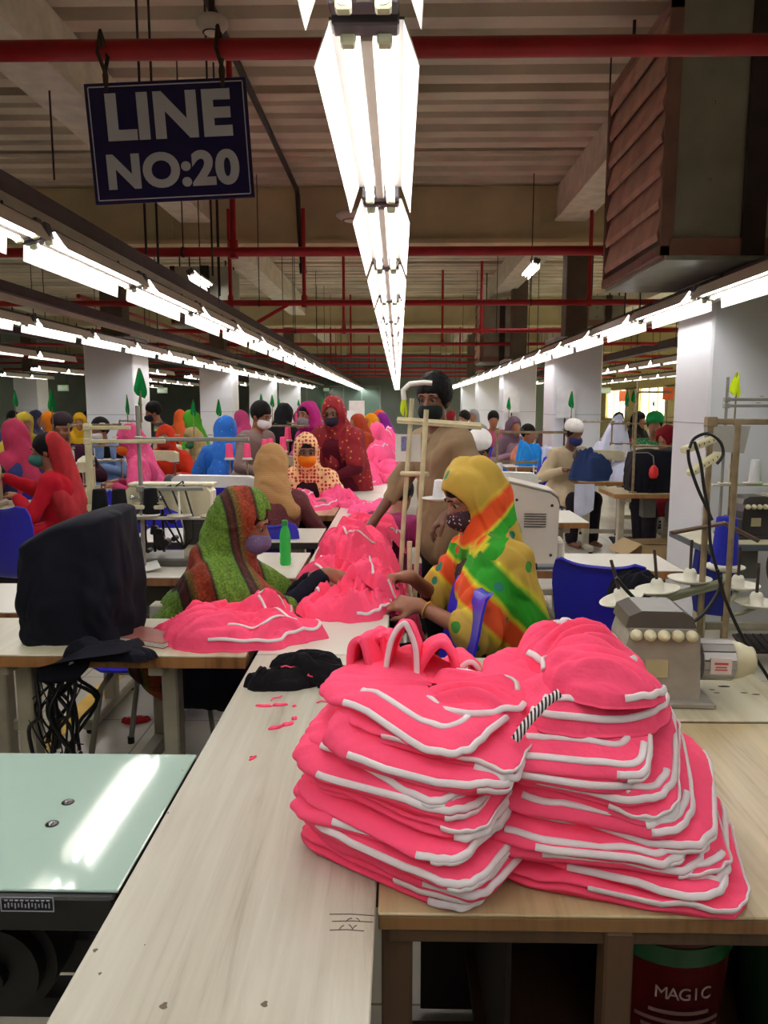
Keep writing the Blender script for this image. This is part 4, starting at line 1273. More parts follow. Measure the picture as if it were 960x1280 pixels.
# the big heap between the two workers
heap('pink garment at the near foot of the big heap', 432, 764, .185, .16, .07, 91, R(20), 1.0, ((.95, -1.6, .9, -.2), (.6, 2.8, .8, 1.0)), .022, 1.3)
heap('pink garment of the big heap pulled toward the worker in yellow', 482, 748, .16, .20, .085, 95, R(-30), .9, ((.6, .2, .95, 1.2), (.9, -.9, .95, .1), (.2, -2.0, .9, -1.3)), .02, 1.2)
heap('pink garment in the middle of the big heap under the worker hands', 430, 732, .21, .21, .085, 99, R(10), .6, ((.5, 2.6, .5, .6, .2), (.7, -2.6, .85, -1.2)), .024, 1.2)
heap('pink garment on the crest of the big heap with white piping showing', 452, 716, .21, .27, .10, 103, R(-12), .4, ((.3, 2.8, .9, 1.8), (.6, -.6, .5, -2.2, .2), (.9, .3, .8, 1.3)), .024, 1.1)
heap('pink garment with a dark folded opening at the far side of the big heap', 446, 684, .21, .28, .09, 108, R(5), .2, ((.7, 1.0, .75, 2.6),), .024, 1.0)
heap('pink garment slipping off the far side of the big heap by the magenta dress', 466, 668, .19, .26, .08, 113, R(-25), .8, ((.85, -.4, .8, 1.0),), .022, 1.1)
# patches further along
heap('pink garment in the bare stretch beyond the big heap', 468, 640, .18, .22, .045, 121, R(10), .2, ((.5, 2.5, .7, .6),), .018, 1.0, mt=pink2)
heap('pink garment beside it with white edging in the bare stretch', 440, 633, .12, .2, .04, 125, R(40), .9, ((.8, -2, .85, -.4),), .018, 1.0, mt=pink2)
for i, (u, v, rx, ry, h) in enumerate(((455, 604, .2, .3, .05), (488, 602, .14, .3, .05), (405, 606, .24, .26, .05), (348, 608, .28, .24, .05), (385, 634, .32, .22, .045), (360, 630, .2, .2, .04), (425, 629, .2, .18, .04))):
    heap('pink garment strewn before the orange-masked worker, %s of that drift' % ORD[i], u, v, rx, ry, h, 130 + i * 4, R(13 * i), .3 * i, ((.6, 2.6 - .2 * i, .8, .5), (.9, -2, .9, -.8)), .02, .9, mt=pink2)
for i, (u, v, rx, ry, h) in enumerate(((450, 592, .26, .45, .12), (485, 590, .2, .45, .12), (425, 590, .24, .4, .10), (470, 583, .24, .5, .12), (395, 597, .3, .3, .06))):
    heap('pink garment banked beside the dark red standing worker, %s of that drift' % ORD[i], u, v, rx, ry, h, 170 + i * 5, R(20 * i), .5 * i, ((.5, 2.6, .8, .4),), .024, .8, mt=pink2)
for i in range(14):
    yy = 9.4 + i * .42
    heap('pink garment in the tall far drift, %s of it from the near side' % ORD[i], 0, 0, .22, .42, .15, 200 + i * 3, R(25 * i), .4 * i, ((.5, 2.6, .8, .4),), .03, .7, mt=pink2, na=64, nr=24) if False else \
        crumple('pink_garment', 'pink garment in the tall far drift, %s of it' % ORD[i], 'garment', -.25 + .09 * math.sin(i * 2.1), yy, .24, .42, .16 + .02 * math.sin(i), 200 + i * 3, R(25 * i), pink2, ((.5, 2.6, .8, .4), (.8, -2, .6, 0)), TG, .035, .7, .4 * i, na=64, nr=24, wtrim=.018)
# black scraps near the tall stack, and pink snippets on the oak
def scrap(label, u, v, rx, ry, h, seed, mt, rz=0.0, group=None, **k):
    p = PZ(u, v, TZ)
    return crumple('cloth_scrap', label, 'cloth scrap', p.x, p.y, rx, ry, h, seed, rz, mt, (), group, k.pop('fold', .012), 1.6, .7, **k)
scrap('black cloth scrap lying on the oak run by the narrower pink stack', 350, 857, .10, .05, .035, 301, black_cloth, R(10), 'black cloth scraps')
scrap('black cloth scrap with pink threads stuck on, beside the narrower pink stack', 405, 852, .10, .06, .035, 305, black_cloth, R(-8), 'black cloth scraps')
scrap('black cloth scrap rolled at the back of the black scraps', 385, 833, .11, .04, .03, 309, black_cloth, R(4), 'black cloth scraps')
for i, (u, v) in enumerate(((360, 834), (395, 826), (418, 843), (345, 850), (385, 836), (405, 855))):
    p = PZ(u, v, TZ + .055)
    m = MB(); a = i * 1.3
    z = float(hs(np.array([p.x]), np.array([p.y]), 0)[0])
    m.tube([(-.02, .004 * math.sin(a), .003), (-.007, .006, .005), (.008, -.004, .004), (.02, .005, .003)], .0022, n=5)
    o = m.build('pink_thread', pink, None, (p.x, p.y, z + .002), (0, 0, a)); tag(o, 'pink thread end lying on the black scraps, %s of several' % ORD[i], 'thread', 'pink thread ends')
for i, (u, v, rx, ry) in enumerate(((330, 883, .022, .006), (350, 882, .02, .006), (368, 883, .006, .005), (345, 910, .02, .007), (360, 906, .016, .008), (368, 899, .008, .006), (316, 948, .012, .004), (462, 801, .014, .004), (470, 799, .01, .003))):
    scrap('pink cloth snippet on the pale table top, %s of the little snippets' % ORD[i], u, v, rx, ry, .004, 330 + i, pink, R(10 * i), 'pink snippets', fold=.003, na=28, nr=14, thick=.002)
# ================================================================== PLACED FURNITURE AND MACHINES
# machine cover on the cream table with its hanging tail
p = PZ(106, 806, TZ)
mc = covered_machine('machine_cover', 'bulging black dust cover over a machine on the cream sewing table', (p.x - .05, 2.545, TZ), .37, .29, .40, navy_cloth, 12, R(6), lean=.33)
m = MB()
G = []
path = [PZ(175, 805, TZ + .03), PZ(150, 812, TZ + .035), PZ(110, 815, TZ + .03), PY(92, 818, 2.31), PY(80, 832, 2.295), PY(72, 850, 2.295)]
wid = [.02, .05, .075, .085, .08, .055]
for i, (q, ww) in enumerate(zip(path, wid)):
    row = []
    d = (path[min(i + 1, 5)] - path[max(i - 1, 0)]).normalized()
    sd = Vector((d.y, -d.x, 0)).normalized() if abs(d.z) < .7 else Vector((1, 0, 0))
    for k in range(9):
        a = -1 + k / 4
        row.append(q - Vector(mc.location) + sd * ww * a + Vector((0, -.012 if i > 3 else 0, (.018 if i < 3 else .0) * (1 - a * a) + .004 * math.sin(5 * a + i))))
    G.append(row)
mc.rotation_euler = (0, 0, 0)
m.grid(G); m.grid([[q + Vector((0, .006, -.006)) for q in r] for r in G], flip=True)
m.build('hanging_corner', navy_cloth, mc)
m = MB(); q = PY(92, 824, 2.292) - Vector(mc.location); m.prism([(q.x - .008, q.z - .012), (q.x + .008, q.z - .006), (q.x + .004, q.z + .012)], q.y - .022, q.y - .018, 'y'); m.build('white_tag', trim_w, mc)
q = PZ(135, 822, TZ)
crumple('cover_corner', 'black cloth corner trailing from the bulging dust cover along the table', 'cloth', q.x, q.y, .15, .05, .03, 15, R(-6), navy_cloth, (), None, .012, 1.2, .2, zbase=TZ + .001)
# second covered machine at the very edge of the picture
p = PZ(-30, 770, TZ)
covered_machine('machine_cover', 'black dust cover at the picture edge behind the bulging one', (-1.92, 3.05, TZ - .02), .42, .34, .42, navy_cloth, 31)
table('sewing_table', 'pale table under the black cover at the picture edge', -2.6, -1.35, 2.82, 3.3, top_white, edge_wood, treadle=False, legs=(.2, .3))
# notebook and paper
p = PZ(190, 800, TZ)
t = thing('notebook', 'brown-covered notebook under the end of the pink sleeve', 'notebook', (p.x, p.y, TZ), R(-22))
m = MB(); m.box((0, 0, .002), (.2, .13, .003), .001); m.box((0, 0, .0185), (.2, .13, .003), .001); m.box((-.098, 0, .01), (.004, .13, .019), .001); m.build('book_cover', mat('book_cover', (150, 92, 84), .5, var=.15, vscale=20), t)
m = MB(); m.box((.002, -.001, .0102), (.192, .126, .013)); m.build('pages', mat('page_edges', (206, 204, 200), .8, var=.12, vscale=120), t)
p = PZ(60, 676, TZ)
t = thing('paper_sheet', 'white paper with a printed mark on the table behind the black cover', 'paper', PZ(172, 714, TZ), R(25))
m = MB(); m.grid([[(-.1 + .05 * i, -.07 + .035 * j, .002 + .02 * (i / 4) ** 2 + .012 * (j / 4)) for j in range(5)] for i in range(5)]); m.build('sheet', machine_white, t)
m = MB(); m.box((0, .01, .011), (.03, .008, .001), M=Matrix.Rotation(.5, 4, 'Z')); m.box((.01, -.005, .01), (.008, .03, .001)); m.build('printed_mark', black_p, t)
# bottle
def bottle(p, label):
    t = thing('drink_bottle', label, 'bottle', p)
    g, nt, b = nmat('green_bottle_plastic'); b.inputs['Base Color'].default_value = lin((70, 220, 100)) + (1,); b.inputs['Roughness'].default_value = .15; b.inputs['Transmission Weight'].default_value = .35; b.inputs['IOR'].default_value = 1.3
    m = MB(); m.lathe([(0, .004), (.022, 0), (.027, .006), (.028, .03), (.0255, .05), (.028, .075), (.028, .10), (.0255, .115), (.028, .13), (.027, .15), (.02, .178), (.0125, .196), (.0125, .205)], n=28); m.build('body', g, t)
    m = MB(); m.lathe([(0, .008), (.024, .008), (.0245, .045), (0, .045)], n=20); m.build('drink', mat('green_drink', (50, 200, 80), .2), t)
    m = MB(); m.lathe([(.0145, .203), (.0145, .222), (.012, .224), (0, .224)], n=18); m.lathe([(.0155, .199), (.0155, .203)], n=18); m.build('cap', mat('green_cap', (24, 130, 56), .4), t)
    return t
bottle(PZ(357, 706, TZ), 'green plastic drink bottle on the white table behind the green-scarfed worker')

# beige electronic machine head seen from behind
p = PZ(664, 706, TZ)
t = thing('electronic_machine', 'beige electronic sewing machine head with a vent grille, beside the worker in yellow', 'sewing machine', (p.x, 3.83, TZ), R(-6))
beige = mat('beige_plastic', (205, 198, 184), .4, var=.04)
m = MB(); m.prism([(-.13, .012), (.13, .012), (.135, .30), (.125, .335), (.09, .36), (-.1, .405), (-.125, .39), (-.13, .36)], -.11, .11, 'y'); m.box((0, 0, .008), (.22, .18, .016), .004); m.build('casing', beige, t)
m = MB(); m.prism([(-.135, .385), (-.11, .41), (.09, .365), (.128, .34), (.135, .31), (.138, .315), (.13, .348), (.095, .372), (-.105, .418), (-.138, .395)], -.114, .114, 'y'); m.build('lid_edge', mat('beige_seam', (168, 160, 146), .4), t)
m = MB()
for k in range(6): m.box((.02, -.1115, .195 + k * .0125), (.105, .004, .0045))
m.build('vent_slot', mat('vent_dark', (70, 66, 60), .6), t)
for (sx, sz) in ((-.07, .325), (.1, .3), (-.07, .055), (.1, .055)):
    m = MB(); m.lathe([(.0075, 0), (.0065, .003), (0, .0035)], (sx, -.11, sz), 10, M=Matrix.Rotation(PI / 2, 4, 'X')); m.build('screw', black_p, t)
m = MB(); m.box((.15, .0, .06), (.04, .16, .12), .01); m.build('side_foot', beige, t)
t = thing('bobbin_case', 'dark spool lying on the table in front of the beige machine', 'spool', PZ(682, 708, TZ + .016), R(4))
m = MB(); m.cyl((-.045, 0, 0), (.045, 0, 0), .0145, n=16); m.build('spool_body', mat('spool_grey', (150, 152, 150), .35, .3), t)
m = MB()
for s in (-1, 1): m.cyl((s * .048 - .004, 0, 0), (s * .048 + .004, 0, 0), .017, n=16)
m.build('flange', black_p, t)

# grey overlock on the cream machine table
overlock('grey overlock machine with five tension knobs and a side motor behind the wider stack', .70, 2.03, R(-3))
OV = machine_grey
# its thread stand: cross arm, saucers with pins
t = thing('thread_stand', 'multi-saucer thread stand behind the grey overlock machine', 'thread stand', (.985, 2.26, TZ))
m = MB(); m.tube([(0, 0, 0), (0, 0, .74)], .0085, n=10); m.cyl((0, 0, 0), (0, 0, .014), .04, n=12); m.build('pole', rusty, t)
gr_bar = mat('stand_bar_green_grey', (140, 142, 116), .5, .2, var=.15)
a0 = PY(772, 762, 2.24) - Vector(t.location); b0 = PY(905, 727, 2.42) - Vector(t.location)
m = MB(); d = (b0 - a0); m.tube([a0, b0], .009, n=6); m.box((a0 + b0) / 2 + Vector((0, 0, -.004)), (d.length, .008, .03), .002, M=Vector((1, 0, 0)).rotation_difference(d).to_matrix().to_4x4()); m.build('cross_arm', gr_bar, t)
sau = []
for i, (u, v, yy, tl) in enumerate(((778, 752, 2.3, .25), (822, 740, 2.36, .1), (862, 727, 2.42, 0), (905, 712, 2.6, 0), (922, 735, 2.45, 0), (945, 757, 2.35, 0))):
    q = PY(u, v, yy) - Vector(t.location); sau.append(q)
    M = Matrix.Rotation(-tl * 1.2, 4, 'Y')
    m = MB(); m.lathe([(.0, -.004), (.02, -.004), (.05, .0), (.066, .009), (.068, .013), (.064, .012), (.05, .004), (.02, .002), (.02, .03), (.014, .042), (.0, .042)], q, 22, M=M); sp = m.build('saucer', mat('saucer_white', (214, 212, 196), .4, var=.08, vscale=20), t)
    m = MB(); up = M @ Vector((0, 0, 1)); m.cyl(q + up * .04, q + up * .135, .005, n=8); m.build('spindle', mat('spindle_dark', (56, 42, 36), .5), sp)
m = MB()
for q in sau[3:]: m.tube([(0, 0, q.z - .01), (q.x * .5, q.y * .5, q.z - .012), (q.x, q.y, q.z - .006)], .007, n=6)
m.build('saucer_arm', gr_bar, t)
q = sau[3] + Vector(t.location)
cone((q.x, q.y, q.z + .014), mat_cloth('blue_thread', (44, 50, 168), bump=.5, bscale=300), 'royal blue thread cone on a saucer of the multi-saucer stand', 'thread cones', h=.17, r=.045)
# bent cables and twin LED bars clipped to a tall rusty post
t = thing('work_lamp', 'twin LED bar lamp on black gooseneck cables, on the rusty post by the white pillar', 'lamp', (1.03, 2.40, 0))
o = Vector(t.location)
m = MB(); q = PY(889, 523, 2.40); m.tube([(q.x - o.x + .005, 0, .02), (q.x - o.x, 0, q.z)], .0095, n=10); m.box((q.x - o.x, 0, q.z - .01), (.032, .032, .03), .003); m.box((q.x - o.x + .1, 0, q.z - .01), (.18, .018, .018), .003); m.cyl((q.x - o.x + .005, 0, 0), (q.x - o.x + .005, 0, .02), .05, n=14); m.build('post', rusty, t)
led_body = mat('led_bar_body', (212, 208, 170), .4, var=.06)
for (u0, v0, u1, v1, yy) in ((854, 563, 894, 548, 2.30), (862, 592, 898, 568, 2.33)):
    a0, b0 = PY(u0, v0, yy) - o, PY(u1, v1, yy + .06) - o
    d = b0 - a0; M = Vector((1, 0, 0)).rotation_difference(d).to_matrix().to_4x4()
    m = MB(); m.box((a0 + b0) / 2, (d.length, .03, .02), .004, M=M); bar = m.build('led_bar', led_body, t)
    m = MB()
    for k in range(6): m.cyl(a0 + d * (.12 + .15 * k) + Vector((0, -.014, 0)), a0 + d * (.12 + .15 * k) + Vector((0, -.0165, 0)), .004, n=8)
    m.build('led_lens', mat('lens_dark', (80, 76, 60), .3), bar)
cb = lambda L, yy: [PY(u, v, yy) - o for u, v in L]
m = MB(); m.tube(smooth_path(cb([(862, 560), (868, 548), (885, 542), (900, 552), (904, 568), (896, 580)], 2.28)), .0048, n=8); m.build('gooseneck', black_p, t)
m = MB(); m.tube(smooth_path(cb([(868, 552), (876, 580), (880, 610), (886, 640), (888, 680), (897, 715)], 2.27)), .005, n=8); m.build('gooseneck', black_p, t)
m = MB(); m.tube(smooth_path(cb([(860, 562), (862, 580), (872, 610), (884, 636), (890, 650)], 2.29)), .005, n=8); m.build('gooseneck', black_p, t)
m = MB(); m.tube(smooth_path(cb([(770, 722), (790, 745), (830, 780), (870, 775), (898, 740), (900, 720)], 2.20)), .0055, n=8); m.build('power_cable', black_p, t)
m = MB(); m.tube(smooth_path(cb([(897, 712), (905, 745), (930, 800), (962, 850), (985, 900)], 2.15)), .005, n=8); m.build('power_cable', black_p, t)
a0, b0 = PY(840, 666, 2.34) - o, PY(905, 654, 2.42) - o
m = MB(); m.tube([a0, b0, b0 + Vector((.12, .02, -.06))], .007, n=8); m.build('side_rod', mat('rod_brown', (96, 74, 60), .5, .3), t)

# slate-edged table by the pillar: dark overlock, shelf with white cones, green bag
overlock('dark overlock machine on the slate-edged table in front of the big white pillar', 2.12, 4.6, R(4), mat('overlock_dark', (52, 50, 52), .4, var=.2))
thread_stand(1.98, 4.72, TZ, .95, 'tall thin thread stand with a cone shelf on the slate-edged table', arms=((.86, .6), (.82, -.0 + .55)), tray_z=.30, tray_w=.6, nspools=4, thick=.009, pm=mat('stand_grey', (150, 150, 144), .4, .4))
wc = cone((2.17, 4.70, TZ + .318), mat_cloth('white_thread', (226, 226, 230), bump=.5, bscale=300), 'white thread cone at the open end of the slate table shelf', 'white thread cones', h=.14, r=.036)
cone_copy(wc, (2.36, 4.70, TZ + .318), 'white thread cone further along the slate table shelf')
t = thing('paper_card', 'grey card hung on the tall thin stand in front of the white pillar', 'card', PY(908, 548, 4.68))
m = MB(); m.prism([(-.14, .08), (.14, .075), (.11, -.09), (-.12, -.075)], -.002, .002, 'y'); m.build('card', mat('card_grey', (160, 158, 152), .7, var=.06), t)
p = PZ(955, 612, 1.09)
crumple('plastic_bag', 'bright green plastic bag on the shelf at the picture edge before the pillar', 'bag', 2.42, 4.62, .16, .12, .20, 401, 0, mat('green_bag', (40, 190, 60), .25, var=.12), (), None, .03, 1.0, .9, zbase=1.02)
t = thing('cone_shelf', 'small pale shelf behind the white cones under the green bag', 'shelf', (2.42, 4.62, .998))
m = MB(); m.box((0, 0, .008), (.4, .2, .016), .003); m.build('board', pale_metal, t); m = MB(); m.box((.0, .05, -.12), (.03, .03, .24), .003); m.build('bracket', pale_metal, t)
t = thing('blue_sack', 'blue cloth hanging under the slate-edged table', 'cloth', (1.86, 4.5, .3))
m = MB(); m.prism([(-.09, .40), (.1, .40), (.12, .2), (.09, 0), (-.08, .02), (-.11, .2)], -.04, .04, 'y'); m.build('cloth', mat_cloth('sack_blue', (40, 48, 130)), t)

# card box on the floor by the pillar
t = thing('cardboard_box', 'open cardboard box on the floor beside the big white pillar', 'box', (2.10, 6.2, 0), R(8))
cb_m = mat('cardboard', (158, 134, 96), .8, var=.08)
m = MB()
for s in (-1, 1): m.box((s * .2, 0, .22), (.006, .34, .44)); m.box((0, s * .17, .22), (.4, .006, .44))
m.box((0, 0, .003), (.4, .34, .006)); m.build('carton', cb_m, t)
m = MB(); m.box((-.27, 0, .41), (.16, .34, .005), M=Matrix.Rotation(R(-35), 4, 'Y')); m.build('flap', cb_m, t)
m = MB(); m.box((.0, -.13, .45), (.4, .1, .005), M=Matrix.Rotation(R(-14), 4, 'X')); m.build('flap', cb_m, t)
m = MB()
for k in range(3): m.box((.04, -.1745, .1 + k * .02), (.14 - .03 * k, .001, .005))
m.lathe([(.06, 0), (.056, .001)], (.04, -.174, .13), 20, M=Matrix.Rotation(PI / 2, 4, 'X')); m.build('box_print', mat('box_print', (92, 72, 50), .8), t)

# black covered machine on the wood-edged table, with red pouch on a wire
covered_machine('machine_cover', 'black dust cover over a machine on the wood-edged table left of the pillar'.replace(' left of', ' beside'), (2.42, 7.1, TZ), .62, .36, .38, navy_cloth, 44)
thread_stand(2.12, 6.95, TZ, 1.0, 'cream thread stand with a red pouch hung on it, on the wood-edged table', arms=((.42, .35), (.9, .3)), thick=.012)
t = thing('red_pouch', 'small red pouch hanging on a wire before the black cover', 'pouch', PY(817, 590, 6.83))
m = MB(); m.lathe([(0, -.06), (.03, -.055), (.042, -.02), (.036, .03), (.012, .06), (0, .062)], n=14); m.build('pouch', mat('pouch_red', (212, 34, 38), .5), t); m = MB(); m.tube([(0, 0, .06), (-.01, 0, .14), (-.05, .02, .17), (-.16, .06, .165)], .005, n=5); m.build('wire', grey_p, t)

# magic bucket under the wooden table
p = PY(852, 1250, 1.38)
t = thing('paint_bucket', 'red bucket lettered MAGIC in the dark under the wooden work table', 'bucket', (p.x, 1.50, 0))
red_b = mat('bucket_red', (96, 12, 20), .4, var=.1)
m = MB(); m.lathe([(0, .2), (.115, .2), (.135, .5), (.14, .505), (.14, .515), (.13, .515)], n=32); m.build('pail', red_b, t)
m = MB(); m.lathe([(.1365, .46), (.139, .50)], n=32); m.build('green_band', mat('bucket_green', (16, 84, 40), .4), t)
m = MB(); m.lathe([(.142, .512), (.144, .53), (.13, .545), (.06, .548), (0, .55)], n=32); m.build('lid', red_b, t)
m = MB(); m.tube([(.142 * math.cos(a), -.142 * abs(math.sin(a)) * .2, .5 - .0 * math.sin(a)) for a in np.linspace(0, PI, 12)], .003, n=5); m.build('handle', steel_dark, t)
ring = 'MAGIC'
for k, ch in enumerate(ring):
    a = -PI / 2 + (k - 2) * .165
    text_mesh('lettering', ch, .036, mat('bucket_letter', (170, 150, 146), .5), t, (.1345 * math.cos(a), .1345 * math.sin(a), .40), (PI / 2, 0, a + PI / 2), .0006, .0)
m = MB()
for z, ww in ((.355, .5), (.335, .7), (.318, .6)): m.grid([[(.1335 * math.cos(a), .1335 * math.sin(a), zz) for zz in (z, z + .008)] for a in np.arange(-PI / 2 - ww, -PI / 2 + ww, .1)])
m.build('small_print', mat('bucket_print', (120, 90, 88), .5), t)
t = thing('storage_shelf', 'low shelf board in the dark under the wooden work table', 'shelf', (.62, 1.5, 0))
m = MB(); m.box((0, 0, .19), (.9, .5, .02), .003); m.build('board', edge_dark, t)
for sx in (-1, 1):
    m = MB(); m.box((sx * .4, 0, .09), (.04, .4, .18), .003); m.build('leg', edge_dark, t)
t = thing('paint_bucket', 'dark green pail beside the red bucket under the wooden work table', 'bucket', (p.x + .29, 1.52, 0))
m = MB(); m.lathe([(0, .2), (.1, .2), (.12, .46), (.125, .47), (.0, .475)], n=28); m.build('pail', mat('pail_dark_green', (20, 60, 36), .4), t); m = MB(); m.lathe([(.126, .462), (.128, .48), (.1, .49), (0, .49)], n=28); m.build('lid', mat('pail_lid', (30, 34, 32), .4), t)
t = thing('floor_pedal', 'dark treadle pedal on the floor under the wooden work table', 'pedal', (.15, 1.55, 0))
m = MB(); m.box((0, 0, .05), (.26, .2, .02), .004, M=Matrix.Rotation(R(14), 4, 'X')); m.cyl((-.13, .05, .03), (.13, .05, .03), .012, n=8); m.box((0, .05, .015), (.2, .06, .03), .004); m.build('plate', steel_dark, t)

# things under the cream table
t = thing('machine_stand', 'white steel machine leg with castor seen under the cream table', 'stand', (-1.03, 3.2, 0))
m = MB(); m.box((0, 0, .1), (.06, .5, .06), .006); m.box((.0, 0, .4), (.06, .08, .6), .006); m.build('frame', legpaint, t)
for s in (-1, 1):
    m = MB(); m.cyl((-.015, s * .22, .035), (.015, s * .22, .035), .035, n=16); m.box((0, s * .22, .07), (.05, .05, .03), .004); m.build('castor', black_p, t)
p = PZ(170, 902, 0)
t = crumple('red_wrapper', 'red plastic wrapper on the floor under the cream table', 'wrapper', p.x, p.y, .07, .035, .012, 433, R(10), mat('wrapper_red', (190, 24, 34), .3), (), None, .008, 1.5, .3, zbase=.001)
p = PY(78, 900, 2.5)
t = thing('cable_bundle', 'tangled black cables and lint hanging under the cream table', 'cable', (p.x, 2.5, 0))
m = MB(); rr = random.Random(9)
for k in range(22):
    x0, y0 = rr.uniform(-.06, .06), rr.uniform(-.05, .05)
    m.tube(smooth_path([(x0, y0, .72), (x0 + rr.uniform(-.05, .05), y0, .62), (x0 + rr.uniform(-.08, .08), y0 + rr.uniform(-.05, .05), .52), (x0 + rr.uniform(-.05, .05), y0, .42 + rr.uniform(-.06, .06)), (x0 + rr.uniform(-.03, .03), y0, .34 + rr.uniform(-.04, .06))]), rr.choice([.0025, .004, .007]), n=5)
m.build('cable', black_p, t)

# coverstitch machine and spool stands on the table behind the black cover
stitcher('cream coverstitch machine with looping black hoses behind the big black cover', -1.12, 3.78, R(0))
sq = mat('stand_cream', (196, 188, 150), .5, var=.15, vscale=20)
thread_stand(-1.44, 3.55, TZ, .70, 'square cream thread stand with two long arms behind the big black cover', arms=((.97, .20), (.88, .36), (.44, .34)), tray_z=.25, tray_w=.16, nspools=2, pm=sq, square=True, thick=.013)
bk = cone((-1.392, 3.53, TZ + .268), mat_cloth('black_thread', (22, 22, 26), bump=.5, bscale=300), 'black thread cone nearest the square cream stand'.replace('nearest', 'next to'), 'black thread cones', h=.13, r=.04)
cone_copy(bk, (-1.30, 3.53, TZ + .268), 'black thread cone second from the square cream stand')
thread_stand(-1.22, 3.60, TZ, .78, 'round grey thread stand carrying the flag behind the big black cover', arms=((.80, .52), (.50, .3)), tray_z=.25, tray_w=.42, nspools=3, thick=.010, pm=mat('stand_grey', (150, 150, 144), .4, .4))
cone_copy(bk, (-1.165, 3.57, TZ + .268), 'black thread cone on the rail in front of the coverstitch machine')
green_f = mat_cloth('flag_green', (10, 130, 62))
lime_f = mat_cloth('flag_lime', (205, 232, 30))
flag(PY(177, 528, 3.60), green_f, 'broad green triangular flag above the round grey stand, before the big flagged pillar', h=.25, w=.075, tall=.12, lean=.0)

# thread stand with two leaning cream poles in front of the man in khaki, on its own table
t = thing('thread_stand', 'leaning cream thread stand with two poles before the man in khaki', 'thread stand', (.11, 3.65, 0))
o = Vector(t.location)
for (u0, v0, u1, v1, yy) in ((515, 498, 504, 660, 3.60), (533, 512, 521, 702, 3.45)):
    a0, b0 = PY(u0, v0, yy) - o, PY(u1, v1, yy) - o
    m = MB(); m.tube([a0, b0], .011, n=8); m.tube([b0, b0 + (b0 - a0) * .3 + Vector((0, 0, -.02))], .011, n=8); m.build('pole', sq, t)
a0, b0 = PY(497, 525, 3.62) - o, PY(602, 533, 3.40) - o
m = MB(); m.tube([a0, (a0 + b0) / 2, b0], .009, n=8); m.box((a0 + b0) / 2, ((b0 - a0).length, .012, .03), .002, M=Vector((1, 0, 0)).rotation_difference(b0 - a0).to_matrix().to_4x4()); m.build('arm', sq, t)
a0, b0 = PY(502, 592, 3.6) - o, PY(535, 593, 3.5) - o
m = MB(); m.tube([a0, b0], .012, n=8); m.build('arm', sq, t)
m = MB(); m.tube([PY(u, v, 3.62) - o for u, v in ((505, 500), (504, 488), (512, 480), (530, 478), (540, 479))], .012, n=8); m.build('lamp_arm', machine_white, t)
m = MB(); m.box((.12, .05, .02), (.5, .4, .04), .006); m.build('base', steel_dark, t)
m = MB(); q = PY(512, 690, 3.52) - o; m.tube([(q.x, q.y, .04), (q.x, q.y, q.z + .05)], .012, n=8); m.build('pole', sq, t)
q = PY(549, 625, 3.35) - o
m = MB(); m.lathe([(.0, -.004), (.03, -.004), (.075, .006), (.078, .01), (.05, .004), (.0, .003)], q, 22); m.cyl(q, q + Vector((-.02, .13, .0)), .006, n=6); m.build('saucer', machine_white, t)
q = PY(549, 625, 3.35)
cone((q.x, q.y, q.z + .006), mat_cloth('white_thread', (226, 226, 230)), 'pointed white thread cone on a saucer beside the worker in yellow', 'thread cones', h=.085, r=.030)
flag(PY(505, 525, 3.62), lime_f, 'lime flag hung on the leaning cream stand', h=.145, w=.04, tall=.12)
t = thing('paper_sheet', 'white instruction sheet with a blue printed block hung on the leaning stand', 'paper', PY(510, 560, 3.66), R(-4))
m = MB(); m.box((0, 0, 0), (.12, .002, .13)); m.build('sheet', machine_white, t)
m = MB(); m.box((-.01, -.002, .02), (.045, .001, .07)); m.build('printed_block', mat('print_blue', (120, 124, 170), .6, var=.4, vscale=120), t)
m = MB(); m.tube([(0, 0, .065), (.0, -.01, .1), (-.01, -.02, .135)], .003, n=5); m.build('string', grey_p, t)

table('sewing_table', 'short table under the bright blue cloth before the second white pillar', 1.38, 2.06, 9.92, 10.34, top_white, edge_wood, treadle=False)
# chairs that show clearly
p = PZ(590, 820, .1)
chair(.02, 2.63, R(-80), 'blue plastic chair edge-on in front of the worker in the yellow veil', 1.06)
chair(.215, 3.02, R(-90), 'blue plastic chair under the worker in the yellow veil', 1.0)
chair(.95, 3.36, R(152), 'blue plastic chair with a dark cloth on it behind the wider pink stack', 1.05)
chair(-1.05, 3.12, R(84), 'blue plastic chair under the worker in the green scarf', 1.06)
chair(-2.35, 4.75, R(170), 'big blue plastic chair at the picture edge behind the black covers', 1.1)
chair(-2.05, 6.0, R(185), 'blue plastic chair beyond the square cream stand', 1.05)
chair(-1.62, 5.2, R(178), 'blue plastic chair directly behind the black cones', 1.05)
chair(2.0, 9.40, R(0), 'blue plastic chair standing alone before the second white pillar', 1.05)
chair(1.75, 12.6, R(10), 'blue plastic chair with blue cloth beside it past the lone chair', 1.0)
chair(-.78, 4.70, R(178), 'blue plastic chair under the tan-veiled worker', 1.0)
crumple('cloth_scrap', 'dark navy cloth thrown over the chair behind the wider pink stack', 'cloth', .97, 3.07, .12, .10, .13, 441, 0, navy_cloth, (), None, .02, 1.0, .5, zbase=.74)

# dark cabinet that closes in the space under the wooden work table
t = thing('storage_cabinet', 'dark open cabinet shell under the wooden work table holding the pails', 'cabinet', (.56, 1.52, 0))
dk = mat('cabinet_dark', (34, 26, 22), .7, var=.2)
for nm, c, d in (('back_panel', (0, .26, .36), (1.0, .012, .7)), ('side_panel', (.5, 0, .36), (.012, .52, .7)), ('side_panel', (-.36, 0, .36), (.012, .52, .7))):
    m = MB(); m.box(c, d, .002); m.build(nm, dk, t)
